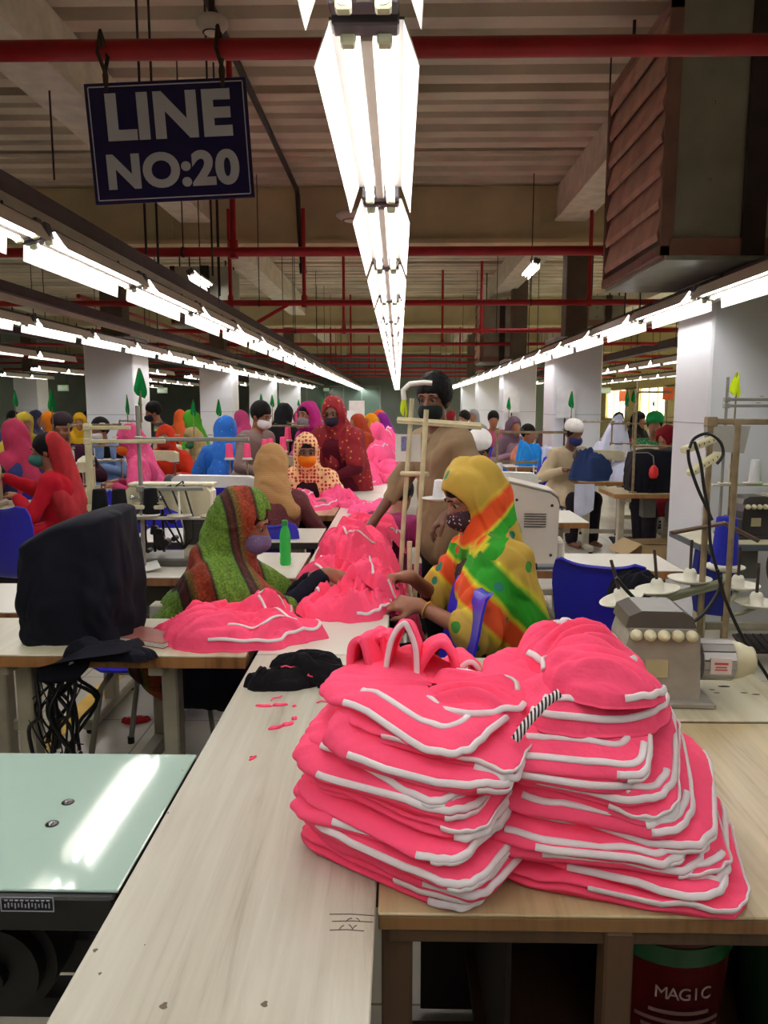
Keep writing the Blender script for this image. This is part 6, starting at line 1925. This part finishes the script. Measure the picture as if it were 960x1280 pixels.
# --- man in khaki, standing, turned three quarters to the camera's left
f = Figure(stand=True, lean=.14, head_yaw=R(34), head_pitch=.12, hands=[(-.24, -.38, .86), (.26, -.20, .98)], build=1.02, torso=.44)
hs_ = {0: (A3(.1, -.7, -.7), A3(-.8, -.2, .5), .5, .6)}
person('standing man in a khaki shirt and dark mask behind the leaning thread stand', (.285, 4.22, 0), R(-60), f, .008,
       [('shirt', f.top(grow=.018, sleeve=.35, length=.35, loose=.012), cl('khaki', (146, 124, 96)), drape(23, .010, 9, (.3, .2, 1)), .008), ('trousers', f.bottom(), cl('black_trousers', (20, 20, 24))),
        ('mask', f.mask(), cl('dark_green_mask', (26, 34, 32))), ('hair', f.hair(g=.022), HAIR, folds(5, .005, 40, 40, 40), .008)], SKIN_D, hs_)
F = Field(); F.cone(f.neck + A3(-.05, -.03, .0), f.neck + A3(0, -.075, -.05), .018, .014); F.cone(f.neck + A3(.05, -.03, .0), f.neck + A3(0, -.075, -.05), .018, .014); F.cone(f.neck + A3(-.05, -.03, 0), f.neck + A3(-.03, .05, .02), .018, .018); F.cone(f.neck + A3(.05, -.03, 0), f.neck + A3(.03, .05, .02), .018, .018)
field_obj('collar', F, .008, cl('khaki', (146, 124, 96)), bpy.data.objects['person.002'])

# --- tan-veiled worker seen from behind
f = Figure(seat=.41, lean=.22, head_yaw=R(-10), head_pitch=.2, torso=.43)
person('worker seen from behind in a tan veil and dark maroon dress', (-.84, 5.02, 0), R(184), f, .012,
       [('dress', f.top(sleeve=.9, length=.9, loose=.02), mat_dots('cloth_maroon_speck', (92, 36, 40), (150, 92, 80), 60, .14), folds(31, .006)), ('trousers', f.bottom(), cl('dark_maroon', (44, 20, 26))),
        ('veil', f.scarf(g=.026, low=[(f.S[0][0] + .04, f.S[0][1] + .08, f.S[0][2] - .06, .07), (f.S[1][0] * .6, f.S[1][1] + .1, f.S[1][2] - .16, .06)]), mat_stripes('tan_veil', [(0, (164, 122, 74)), (.5, (176, 136, 84)), (1, (150, 110, 66))], 26, (0, R(90), 0), 3), drape(33, .006, 12, (1, 0, .3)), .010)], SKIN, eye=False)
# --- worker in the orange mask facing the camera
f = Figure(seat=.45, lean=.2, head_yaw=R(6), head_pitch=.12, hands=[(-.1, -.34, .80), (.14, -.36, .80)], torso=.43)
chk = mat_dots('red_check_shawl', (226, 184, 136), (170, 44, 34), 34, .40, grid=True)
person('worker in an orange mask and red-checked shawl facing us across the pink cloth', (-.74, 6.25, 0), R(4), f, .010,
       [('dress', f.top(sleeve=.9, length=.8), cl('dark_maroon', (44, 20, 26))), ('trousers', f.bottom(), cl('dark_maroon', (44, 20, 26))),
        ('veil', f.scarf(g=.016, open_=.006, shoulders=1.2, back=.3, front=.3), chk, drape(41, .010, 10), .009), ('mask', f.mask(.01), cl('orange_mask', (248, 132, 20)), None, .008), ('hair', f.hair(g=.012), HAIR)], SKIN_D)
# --- magenta dress and mask, turned to the left
f = Figure(stand=True, lean=.15, head_yaw=R(10), head_pitch=.0, hands=[(-.25, -.3, .85), (.2, -.35, .85)])
person('worker in a shiny magenta dress and pale mask behind the orange-masked worker', (-.80, 7.6, -.12), R(-50), f, .012,
       [('dress', f.top(sleeve=.95, length=1.0, loose=.02), mat_stripes('magenta_sheen', [(0, (178, 34, 130)), (.5, (214, 84, 170)), (1, (150, 24, 110))], 14, (0, .6, .3), 8, rough=.4), folds(51, .007)), ('trousers', f.bottom(True), cl('plum', (90, 24, 70))),
        ('veil', f.scarf(g=.014, open_=.012, shoulders=.7, back=.4, front=.05), cl('magenta_veil', (190, 40, 130)), drape(53, .010, 10)), ('mask', f.mask(), mat_dots('grey_mask', (120, 116, 124), (186, 176, 182), 60, .25)), ('hair', f.hair(), HAIR)], SKIN)
# --- standing in the dark red dotted sari, hand raised
f = Figure(stand=True, lean=.22, head_yaw=R(14), head_pitch=.22, hands=[(-.2, -.36, 1.22), (.12, -.36, .98)])
red_dot = mat_dots('dark_red_dotted_veil', (140, 16, 32), (206, 130, 60), 22, .2)
hs_ = {0: (A3(.1, -.2, 1), A3(0, 1, .1), .15, .1), 1: (A3(-.8, -.5, 0), A3(0, 0, 1), .4, .5)}
tail = [(f.S[0], f.pel + A3(-.12, .1, -.2), .1, .13), (f.S[1], f.pel + A3(.14, .08, -.1), .1, .13), (f.chest + A3(.05, .1, 0), f.pel + A3(.05, .14, -.25), .13, .14)]
person('standing worker in a dark red gold-dotted veil with one palm raised', (-.52, 7.15, -.08), R(-28), f, .011,
       [('dress', f.top(sleeve=.95, length=1.0), cl('wine', (96, 16, 36))), ('trousers', f.bottom(True), cl('wine', (96, 16, 36))),
        ('veil', f.scarf(g=.022, open_=.004, shoulders=1.0, back=.5, front=.15, tail=tail), red_dot, drape(61, .012, 9), .010), ('mask', f.mask(), cl('dark_violet_mask', (44, 34, 54)), None, .008)], SKIN_D, hs_)

# --- simpler figures further off: (label, u, v of head top, y, yaw, kind, colours)
_fig = {}
def far_person(label, u, v, y, yaw, top_m, veil_m=None, mask_m=None, hair=True, cap_m=None, skin=None, stand=False, lean=.2, hp=.2, h=.02, pants=None, x=None, hands=None, hy=0.0, seat=.46, st=None):
    p = PY(u, v, y)
    f = Figure(stand=stand, seat=seat, lean=lean, head_yaw=hy, head_pitch=hp, hands=hands)
    topz = f.hc[2] + .135 + (.02 if veil_m else 0)
    # heads sit where the photograph has them: the seat takes up the rest
    dz = p.z - topz
    off = A3(0, 0, 0)
    c, s = math.cos(yaw), math.sin(yaw)
    hx, hy_ = f.hc[0] * c - f.hc[1] * s, f.hc[0] * s + f.hc[1] * c
    sc = 1.0
    if dz < -.02: sc = max(.86, p.z / topz)
    elif dz > 0: sc = min(1.1, p.z / topz)
    parts = [('top', f.top(sleeve=.9, length=.8, loose=.01), top_m, drape(int(u) + 3, .008, 9)), ('trousers', f.bottom(), pants or cl('dark_trousers', (34, 30, 40)))]
    if veil_m: parts.append(('veil', f.scarf(g=.018, open_=.004, shoulders=.9, back=.35, front=.15), veil_m, drape(int(u), .011, 10)))
    if mask_m: parts.append(('mask', f.mask(.01), mask_m, None, h * .8))
    if hair and not veil_m: parts.append(('hair', f.hair(g=.016), HAIR))
    if cap_m:
        F = Field(); F.ell(f.hp(0, .022, .078), (.101, .119, .088), f.HR, .01); F.ell(f.hp(0, -.02, -.02), (.12, .14, .075), f.HR, .004, True); parts.append(('cap', F, cap_m))
    if st: STATION[st] = (p.x - hx * sc, y - hy_ * sc, yaw)
    return person(label, (p.x - hx * sc, y - hy_ * sc, 0), yaw, f, h, parts, skin or SKIN, eye=(y < 7.6 and not (abs(yaw) > 2)), scale=sc)
wht = cl('white', (220, 220, 222)); teal = cl('teal_mask', (60, 120, 112)); orm = cl('orange_mask2', (226, 110, 30)); drk = cl('black_veil', (20, 18, 22))
far_person('dark-haired worker in a red dress and slipped red veil, arm stretched out', 56, 546, 5.9, R(-78), cl('bright_red', (206, 24, 46)), None, cl('teal_mask', (60, 120, 112)), lean=.15, h=.012, hands=[(-.25, -.5, .98), (.1, -.32, .85)], hp=.15, st='red-dressed worker')
tR = bpy.data.objects['person.007']
fR = Figure(lean=.15, head_yaw=0, head_pitch=.15)
F = Field(); F.ell(fR.hp(0, .06, .03), (.094, .09, .115), fR.HR, .02); F.cone(fR.hp(0, .1, -.02), fR.chest + A3(.0, .12, -.2), .09, .12, .05); F.cone(fR.S[1], fR.chest + A3(.1, .1, -.2), .07, .1, .05); F.cone(fR.S[0], fR.chest + A3(-.1, .1, -.2), .07, .1, .05); F.ell(fR.hp(0, -.05, -.01), (.085, .1, .11), fR.HR, .01, True)
field_obj('veil', F, .012, mat_dots('red_edged_veil', (180, 30, 40), (120, 60, 40), 40, .2), tR, folds(71, .006))
far_person('worker in a rose pink veil and orange mask bent over a machine', 161, 530, 7.0, R(-74), cl('rose', (206, 70, 120)), mat_dots('rose_veil', (214, 74, 128), (226, 130, 160), 26, .16), orm, h=.013, lean=.25, hp=.35, st='rose-veiled worker')
far_person('worker in an orange-red veil facing us by the first flagged pillar', 206, 531, 8.4, R(2), cl('orange_red', (222, 54, 24)), cl('orange_red_veil', (226, 60, 28)), cl('red_mask', (170, 50, 40)), h=.013, st='orange-red veiled worker')
far_person('worker in a cream dress and green mask beside the orange-red veil', 240, 534, 9.7, R(-40), cl('cream_dress', (206, 190, 140)), cl('cream_veil', (190, 170, 120)), cl('green_mask', (60, 130, 90)), h=.016, lean=.3, hp=.4, st='cream-dressed worker')
far_person('worker in a bright blue veil seen from behind, near the plaid shirt', 283, 520, 8.0, R(170), cl('bright_blue', (20, 96, 190)), mat_dots('blue_veil', (24, 104, 196), (110, 170, 220), 24, .14), None, h=.014, st='blue-veiled worker')
plaid = mat_stripes('plaid_shirt', [(0, (84, 60, 60)), (.3, (150, 130, 122)), (.5, (60, 42, 48)), (.8, (170, 150, 140)), (1, (80, 56, 58))], 16, (.8, .6, .8), 6)
far_person('man in a plaid shirt and white mask leaning over the pink spools', 326, 503, 7.0, R(62), plaid, None, wht, h=.013, lean=.25, hp=.35, stand=True, hands=[(-.2, -.35, 1.0), (.2, -.35, 1.0)])
far_person('worker wholly in black behind the plaid-shirted man', 356, 504, 8.6, R(150), drk, drk, None, h=.016, stand=True, lean=.3)
far_person('worker in a small red veil behind the pink spools, past the plaid shirt', 341, 528, 9.4, R(40), cl('red2', (176, 30, 40)), cl('red2_veil', (186, 34, 44)), None, h=.02)
far_person('man in a light blue shirt behind the rose veil', 124, 523, 9.0, R(-30), cl('sky_shirt', (120, 150, 200)), None, wht, h=.018)
far_person('man in a dark plum shirt with orange cloth behind the red dress', 77, 518, 8.0, R(16), cl('plum_shirt', (60, 26, 46)), None, cl('brown_mask', (120, 80, 60)), cap_m=cl('dark_cap', (50, 40, 46)), h=.016, st='plum-shirted man')
far_person('worker in an orange veil before the far flagged pillar', 60, 507, 11.0, R(-60), cl('orange_dress', (220, 120, 20)), cl('orange_veil', (228, 128, 24)), None, h=.022)
far_person('worker in a second orange veil behind the plum shirt', 88, 522, 14.6, R(160), cl('orange_dress', (220, 120, 20)), cl('orange_veil2', (236, 116, 20)), None, h=.022)
far_person('worker in a yellow veil beside the flagged pillar', 99, 516, 12.4, R(20), cl('yellow_dress', (214, 170, 30)), cl('yellow_veil', (236, 186, 36)), None, h=.022)
far_person('worker with a pink veil in a blue check tunic at the picture edge', 16, 524, 6.9, R(-120), cl('blue_check', (60, 70, 130)), cl('pink_veil', (200, 60, 100)), None, h=.018, st='blue-checked worker')
far_person('standing worker in a lime and black striped top beyond the rose veil', 191, 503, 9.8, R(-70), mat_stripes('lime_black', [(0, (190, 210, 130)), (.5, (20, 20, 24)), (1, (20, 20, 24))], 2.2, (0, R(90), 0), 1), None, cl('dark_mask', (40, 40, 50)), h=.018, stand=True, lean=.35, hp=.3)
far_person('worker in a green veil by the second flagged pillar', 238, 506, 11.5, R(-100), cl('leaf_green', (60, 140, 30)), cl('green_veil', (80, 170, 40)), None, h=.024)
far_person('worker in cream behind the dark red standing worker, holding pink cloth', 446, 519, 9.6, R(-60), cl('cream_sari', (200, 170, 120)), cl('rust_veil', (176, 70, 40)), None, h=.018, stand=True, lean=.35)
far_person('worker in a yellow-orange veil at the far drift of pink cloth', 463, 521, 11.4, R(-70), cl('brown_print', (110, 50, 30)), cl('amber_veil', (232, 150, 20)), None, h=.022, stand=True, lean=.4)
far_person('worker in a purple veil at the far drift of pink cloth', 477, 523, 12.6, R(-70), cl('purple_dress', (120, 30, 130)), cl('purple_veil', (140, 40, 150)), None, h=.024, stand=True, lean=.4)
far_person('worker in an orange veil behind the purple one', 474, 511, 14.0, R(-30), cl('orange_dress', (220, 120, 20)), cl('orange_veil3', (222, 80, 24)), None, h=.026)
far_person('stooping worker in magenta with black hair beside the leaning stand', 502, 600, 4.95, R(150), mat_stripes('magenta_rib', [(0, (150, 20, 90)), (.5, (120, 14, 80)), (1, (160, 30, 100))], 20, (0, 0, 0), 1), None, None, h=.014, lean=.5, hp=.4)
far_person('bearded man in a white cap and blue shirt behind the yellow veil', 599, 541, 6.1, R(-8), cl('royal_blue', (20, 104, 200)), None, None, cap_m=cl('cap_white', (232, 230, 228)), skin=SKIN_D, h=.012, lean=.3, hp=.5, st='bearded man in the white cap')
far_person('worker in a white cap, blue mask and cream shirt bent by the second white pillar', 718, 527, 8.6, R(20), cl('cream_shirt', (196, 180, 150)), None, cl('blue_mask', (50, 56, 110)), cap_m=cl('cap_white', (232, 230, 228)), skin=SKIN_D, h=.016, lean=.3, hp=.3, st='blue-masked worker in the white cap')
far_person('worker in a green cap and green printed dress by the bright windows', 819, 517, 9.6, R(-20), mat_dots('green_print', (30, 120, 70), (170, 200, 170), 40, .2), None, None, cap_m=cl('cap_green', (30, 170, 90)), h=.018, st='green-capped worker')
far_person('worker in a maroon veil bent at a machine beside the big white pillar', 836, 532, 8.0, R(-80), cl('maroon_dress', (120, 20, 34)), cl('maroon_veil', (130, 18, 34)), None, h=.016, lean=.3, hp=.4, st='maroon-veiled worker')
far_person('worker in a dark red dress past the white cloth heap', 779, 527, 12.4, R(10), cl('dark_red', (120, 30, 34)), None, None, h=.022)
far_person('dark-haired worker beyond the white cloth heap', 773, 516, 15.0, R(-50), cl('dark_blue', (40, 40, 70)), None, None, h=.026)
far_person('dark-clothed worker at the windows past the green cap', 800, 514, 13.6, R(40), cl('near_black', (30, 26, 34)), drk, None, h=.026)
for i, (u, v, yy, c_) in enumerate(((580, 512, 14.5, (36, 36, 64)), (592, 510, 16.5, (200, 200, 206)), (617, 512, 13.0, (200, 96, 130)), (643, 521, 11.5, (150, 120, 140)), (661, 531, 10.5, (220, 140, 110)), (565, 513, 18.8, (190, 40, 50)), (690, 518, 15.0, (90, 60, 60)))):
    far_person('far worker in %s by the row of white pillars' % ('dark blue', 'white', 'pink', 'dusty mauve', 'peach', 'red', 'brown')[i], u, v, yy, R(30 * i - 60), cl('far%d' % i, c_), None if i % 2 == 0 else cl('farv%d' % i, tuple(int(x * .7) for x in c_)), None, h=.026)
for i, (u, v, yy, c_) in enumerate(((15, 509, 12.5, (70, 80, 150)), (30, 515, 10.0, (190, 170, 60)), (45, 512, 13.5, (60, 60, 90)), (112, 512, 13.5, (30, 30, 40)), (225, 512, 14.0, (206, 90, 40)), (300, 508, 13.0, (170, 60, 110)), (262, 512, 18.6, (70, 60, 50)), (375, 512, 12.5, (110, 50, 90)), (395, 510, 15.0, (60, 110, 80)), (420, 508, 18.8, (120, 60, 50)))):
    far_person('far worker in %s in the aisles beyond the flagged pillars' % ('periwinkle', 'mustard', 'slate', 'charcoal', 'burnt orange', 'raspberry', 'brown', 'plum', 'sea green', 'rust')[i], u, v, yy, R(47 * i), cl('farl%d' % i, c_), None if i % 3 == 0 else cl('farlv%d' % i, tuple(min(255, int(x * 1.15)) for x in c_)), None, h=.026)
# ------------------------------------------------------------------ work places of the seated workers: table, machine, thread stand, cones, chair
pink_th = mat_cloth('pink_thread', (255, 90, 140), bump=.4, bscale=300)
black_th = MATS['black_thread'] if 'black_thread' in MATS else black_cloth
white_th = mat_cloth('white_thread', (226, 226, 230))
_st = [None]
_pc = [None]
def pcone(p, label, col, k):
    key = 'c' + col.name
    if key not in HMAP: HMAP[key] = cone(p, col, label, 'thread cones on the far stands', h=.13, r=.036)
    else: dup(HMAP[key], loc=p, label=label)
def station(who, x, y, yaw, mt=None, wide=1.0, cols=(), flagc=None, chair_=True, k=0):
    dx, dy = math.sin(yaw), -math.cos(yaw)
    px, py = dy, -dx                                # operator's right
    cx_, cy_ = x + dx * .56, y + dy * .56
    lab = 'of the ' + who
    if _st[0] is None:
        T = table('sewing_table', 'cream-topped sewing table ' + lab, -.5, .5, -.24, .24, top_mach, edge_wood, motor=True)
        T.location = (cx_, cy_, 0); T.rotation_euler = (0, 0, yaw + PI)
        Mc = lockstitch('cream lockstitch machine ' + lab, cx_, cy_, yaw + PI)
        S = thread_stand(0, 0, TZ, .62, 'rusty thread stand ' + lab, arms=((.95, .5), (.6, .3)), tray_z=.22, tray_w=.34, nspools=3, thick=.009)
        _st[0] = (T, Mc, S)
    else:
        T, Mc, S = _st[0]
        dup(T, (cx_, cy_, 0), yaw + PI, 'cream-topped sewing table ' + lab); dup(Mc, (cx_, cy_, TZ), yaw + PI, 'cream lockstitch machine ' + lab)
        S = dup(S, label='rusty thread stand ' + lab)
    sx, sy = cx_ + dx * .17 + px * .3, cy_ + dy * .17 + py * .3
    S.location = (sx, sy, TZ); S.rotation_euler = (0, 0, yaw + (0 if k % 2 else PI) * 0 + PI)
    c, s = math.cos(yaw + PI), math.sin(yaw + PI)
    for i, col in enumerate(cols):
        lx = .34 * (.1 + .75 * i / 2) - .02
        pcone((sx + lx * c, sy + lx * s, TZ + .24), '%s thread cone, %s on the stand of the %s' % (('pink' if col is pink_th else 'black' if col is black_th else 'white'), ORD[i], who), col, i)
    if flagc: flag((sx, sy, TZ + .62), flagc, 'small %s flag on the thread stand of the %s' % ('green' if flagc is green_f else 'lime', who), h=.28, w=.06, tall=.12)
    if chair_: chair(x - dx * .02, y - dy * .02, yaw, 'blue plastic chair ' + lab)
opts = {'rose-veiled worker': ((white_th,), None), 'orange-red veiled worker': ((black_th, black_th), None), 'cream-dressed worker': ((pink_th, pink_th), green_f), 'blue-veiled worker': ((pink_th, black_th, pink_th), green_f),
        'plum-shirted man': ((white_th,), green_f), 'blue-checked worker': ((), None), 'red-dressed worker': ((), None), 'bearded man in the white cap': ((white_th,), None),
        'blue-masked worker in the white cap': ((white_th, white_th), None), 'green-capped worker': ((white_th, white_th), green_f), 'maroon-veiled worker': ((white_th,), None)}
for k, (who, (x, y, yaw)) in enumerate(STATION.items()):
    cols, fl = opts.get(who, ((), None))
    if who in ('blue-masked worker in the white cap', 'maroon-veiled worker', 'bearded man in the white cap', 'blue-checked worker', 'plum-shirted man'):
        chair(x, y, yaw, 'blue plastic chair of the ' + who)
        continue
    station(who, x, y, yaw, cols=cols, flagc=fl, chair_=who not in ('orange-red veiled worker',), k=k)
# unmanned work places
for k, (who, x, y, yaw, cols, fl) in enumerate((
        ('empty place by the second flagged pillar', -2.6, 12.4, R(90), (pink_th, white_th), green_f),
        ('empty place by the third flagged pillar', -2.6, 14.8, R(90), (pink_th,), green_f), ('empty place beyond the magenta dress', -1.7, 10.2, R(90), (pink_th, pink_th), green_f),
        ('empty place near the lone chair', 1.5, 8.9, R(-90), (white_th, white_th), None), ('empty place by the third wide pillar', 1.45, 11.6, R(-90), (white_th,), green_f), ('empty place by the fourth wide pillar', 1.4, 14.4, R(-90), (white_th,), None),
        ('empty place at the windows', 5.2, 12.2, R(-90), (white_th,), green_f), ('empty place before the windows', 4.4, 10.0, R(80), (white_th,), None),
        ('empty place at the far windows', 5.8, 15.2, R(-90), (white_th,), green_f))):
    station(who, x, y, yaw, cols=cols, flagc=fl, chair_=False, k=k)
for (lab, x, y, rz, mt_, zz) in (('cream lockstitch machine on the grey-topped table before the blue mask', 2.15, 8.2, PI, machine_cream, TZ), ('white lockstitch machine on the table end past the beige machine', .75, 5.45, PI, machine_white, TZ),
        ('cream lockstitch machine on the pale table at the picture edge', -2.25, 3.08, R(170), machine_cream, TZ)):
    lockstitch(lab, x, y, rz, mt_)
S0 = _st[0][2]
for (lab, x, y, cols) in (('rusty thread stand on the grey-topped table before the blue mask', 2.3, 8.36, (white_th, white_th)), ('rusty thread stand on the table end past the beige machine', .72, 5.62, (white_th,)), ('rusty thread stand on the table near the dark red worker', -1.35, 7.36, (pink_th, pink_th))):
    dup(S0, (x, y, TZ), 0, lab)
    for i, col in enumerate(cols): pcone((x + .34 * (.1 + .375 * i) - .02, y, TZ + .24), '%s thread cone, %s on the %s' % ('pink' if col is pink_th else 'white', ORD[i], lab.replace('rusty thread ', '')), col, i)
# pink cones on the table edge by the plaid-shirted man
for i, (u, v, yy) in enumerate(((287, 573, 6.6), (309, 573, 6.6), (331, 567, 6.9), (338, 566, 6.9), (354, 564, 6.9), (360, 550, 7.6), (372, 530, 8.6), (386, 531, 8.6))):
    q = PY(u, v, yy)
    pcone((q.x, q.y, q.z), 'pink thread cone, %s across the stands near the plaid shirt' % ORD[i], pink_th, i)
    t = thing('cone_stand', 'thin stand under a pink cone, %s across near the plaid shirt' % ORD[i], 'thread stand', (q.x, q.y, 0))
    m = MB(); m.cyl((0, 0, .0), (0, 0, q.z - .006), .008, n=8); m.cyl((0, 0, 0), (0, 0, .012), .06, n=12); m.build('pole', rusty, t); m = MB(); m.cyl((0, 0, q.z - .012), (0, 0, q.z), .045, n=14); m.build('saucer', pale_metal, t)
# long white machine lying across, before the blue veil
lockstitch('white long-arm machine on the table before the blue veil', -1.36, 5.65, R(180), machine_white).scale = (1.3, 1, .85)
lockstitch('cream machine with its head toward the orange-masked worker', -1.15, 7.2, R(180))
# flags on sticks on the pillars' side
for i, (u, v, yy, c_) in enumerate(((242, 530, 9.4, green_f), (274, 530, 9.4, green_f), (327, 520, 10.5, green_f), (160, 530, 7.9, green_f), (20, 518, 9.5, green_f), (66, 530, 6.4, green_f), (917, 545, 4.72, lime_f), (714, 520, 9.5, green_f), (784, 510, 12.5, green_f), (792, 512, 11.5, green_f), (636, 520, 12.5, green_f))):
    q = PY(u, v, yy)
    t = flag(q, c_, '%s flag on a thin pole, %s of the scattered pole flags' % ('lime' if c_ is lime_f else 'green', ORD[i]), h=.30 if yy > 6 else .38, w=.085 if i != 3 else .05, tall=.19 if yy > 6 else .13)
    m = MB(); m.cyl((0, 0, -q.z + .0), (0, 0, 0), .008, n=6); m.build('pole', rusty, t)
# cloth heaps on the far tables
lav = mat_cloth('lavender_white_cloth', (206, 212, 236)); sky = mat_cloth('sky_blue_cloth', (30, 130, 210)); den = mat_cloth('denim_cloth', (38, 56, 100)); blk = MATS['black_cloth']
def far_heap(label, u, v, y, rx, ry, h, seed, mt, z=None):
    q = PY(u, v, y)
    crumple('cloth_heap', label, 'cloth', q.x, q.y, rx, ry, h, seed, 0, mt, (), None, .035, .8, .5, zbase=(z if z is not None else q.z), na=80, nr=30)
far_heap('tall pale lavender cloth heap by the second white pillar', 764, 572, 9.3, .24, .25, .55, 501, lav, TZ)
far_heap('pale lavender cloth spread in front of the tall heap', 785, 584, 8.2, .3, .22, .16, 503, lav, TZ)
far_heap('denim blue cloth hump on the table by the second white pillar', 738, 577, 8.2, .23, .2, .27, 505, den, TZ)
far_heap('bright blue cloth over the table end beyond the cap man', 662, 572, 10.13, .18, .2, .26, 507, sky, TZ)
far_heap('pale bundle beside the bright blue cloth', 684, 565, 10.13, .13, .18, .24, 509, lav, TZ)
q = PY(722, 600, 8.2)
t = thing('hanging_cloth', 'pale and blue cloth hanging off the grey-topped table end', 'cloth', (1.90, 7.92, .34))
t.scale = (.8, 1, .8)
m = MB(); m.grid([[(-.10 + .05 * i, -.012 + .012 * math.sin(i * 1.9 + j), .50 - .12 * j * (1 - .06 * i)) for j in range(5)] for i in range(6)]); m.grid([[(-.10 + .05 * i, -.004 + .012 * math.sin(i * 1.9 + j), .50 - .12 * j * (1 - .06 * i)) for j in range(5)] for i in range(6)], flip=True); m.build('cloth', lav, t)
# exit signs
def exit_sign(u, v, y, label):
    q = PY(u, v, y)
    t = thing('exit_sign', label, 'sign', q)
    m = MB(); m.box((0, 0, 0), (.36, .05, .2), .008); t.scale = (.75,) * 3; m.build('box', emit('exit_green', (6, 110, 44), .22), t)
    text_mesh('lettering', 'EXIT', .13, emit('exit_letters', (150, 235, 180), .35), t, (0, -.027, 0), (PI / 2, 0, 0), .001, .002)
    m = MB()
    for s in (-1, 1): m.cyl((s * .14, 0, .1), (s * .14, 0, max(.2, ZC - q.z)), .006, n=6)
    m.build('hanger', steel_dark, t)
exit_sign(408, 487, 33.5, 'green exit sign on the far wall side beyond the dark red worker')
exit_sign(757, 488, 20.0, 'green exit sign hung between the second white pillar and the windows')
exit_sign(79, 485, 19.0, 'green exit sign hung near the far flagged pillar')
exit_sign(203, 488, 21.0, 'green exit sign hung between the first two flagged pillars')
# glass partition and posters at the far end
t = thing('glass_partition', 'glazed office partition at the far end under the exit sign', 'partition', (-3.2, 33.8, 0))
m = MB()
for k in range(7): m.box((-2.4 + .8 * k, 0, 1.2), (.05, .06, 2.4))
for z in (.05, 1.0, 2.38): m.box((0, 0, z), (4.8, .06, .06))
m.build('frame', mat('partition_frame', (150, 160, 156), .4), t)
m = MB(); m.box((0, .02, 1.2), (4.8, .01, 2.36)); m.build('glass', mat('partition_glass', (120, 150, 140), .1, var=.2, vscale=1), t)
for i, (u, v, y, w, h, c_) in enumerate(((640, 500, 15.4, .3, .5, (230, 232, 236)), (707, 503, 10.5, .26, .42, (228, 230, 234)), (780, 495, 22.0, .28, .3, (220, 110, 60)), (835, 492, 22.0, .3, .35, (214, 90, 40)), (446, 513, 20.0, .4, .5, (230, 220, 222)), (432, 522, 17.0, .35, .3, (232, 232, 236)))):
    q = PY(u, v, y)
    t = thing('wall_poster', '%s notice board, %s across the far end of the hall' % (('white', 'white', 'orange', 'orange', 'pale', 'white')[i], ORD[i]), 'poster', q)
    m = MB(); m.box((0, 0, 0), (w, .02, h), .002); m.build('sheet', mat('poster%d' % i, c_, .6, var=.1, vscale=8), t)
    m = MB(); m.cyl((0, .02, -q.z), (0, .02, 0), .012, n=6); m.build('pole', steel_dark, t)
# ------------------------------------------------------------------ camera, world, view
cam = bpy.data.cameras.new('camera'); co = bpy.data.objects.new('camera', cam); COL.objects.link(co)
cam.sensor_fit = 'HORIZONTAL'; cam.sensor_width = 36.0; cam.lens = 36.0
cam.clip_start = .05; cam.clip_end = 200
M = Matrix((RT, UP, -FW)).transposed().to_4x4(); M.translation = (0, 0, CAMZ)
co.matrix_world = M
SC.camera = co
w = bpy.data.worlds.new('world'); SC.world = w; w.use_nodes = True
w.node_tree.nodes['Background'].inputs[0].default_value = (.6, .65, .7, 1)
w.node_tree.nodes['Background'].inputs[1].default_value = .3
SC.view_settings.view_transform = 'Standard'; SC.view_settings.look = 'None'
SC.view_settings.gamma = 1; SC.view_settings.use_curve_mapping = False
SC.view_settings.exposure = 0.22
SC.cycles.use_denoising = True
SC.cycles.max_bounces = 8; SC.cycles.diffuse_bounces = 5; SC.cycles.glossy_bounces = 3
SC.cycles.transmission_bounces = 4; SC.cycles.sample_clamp_indirect = 10.0
SC.cycles.caustics_reflective = False; SC.cycles.caustics_refractive = False
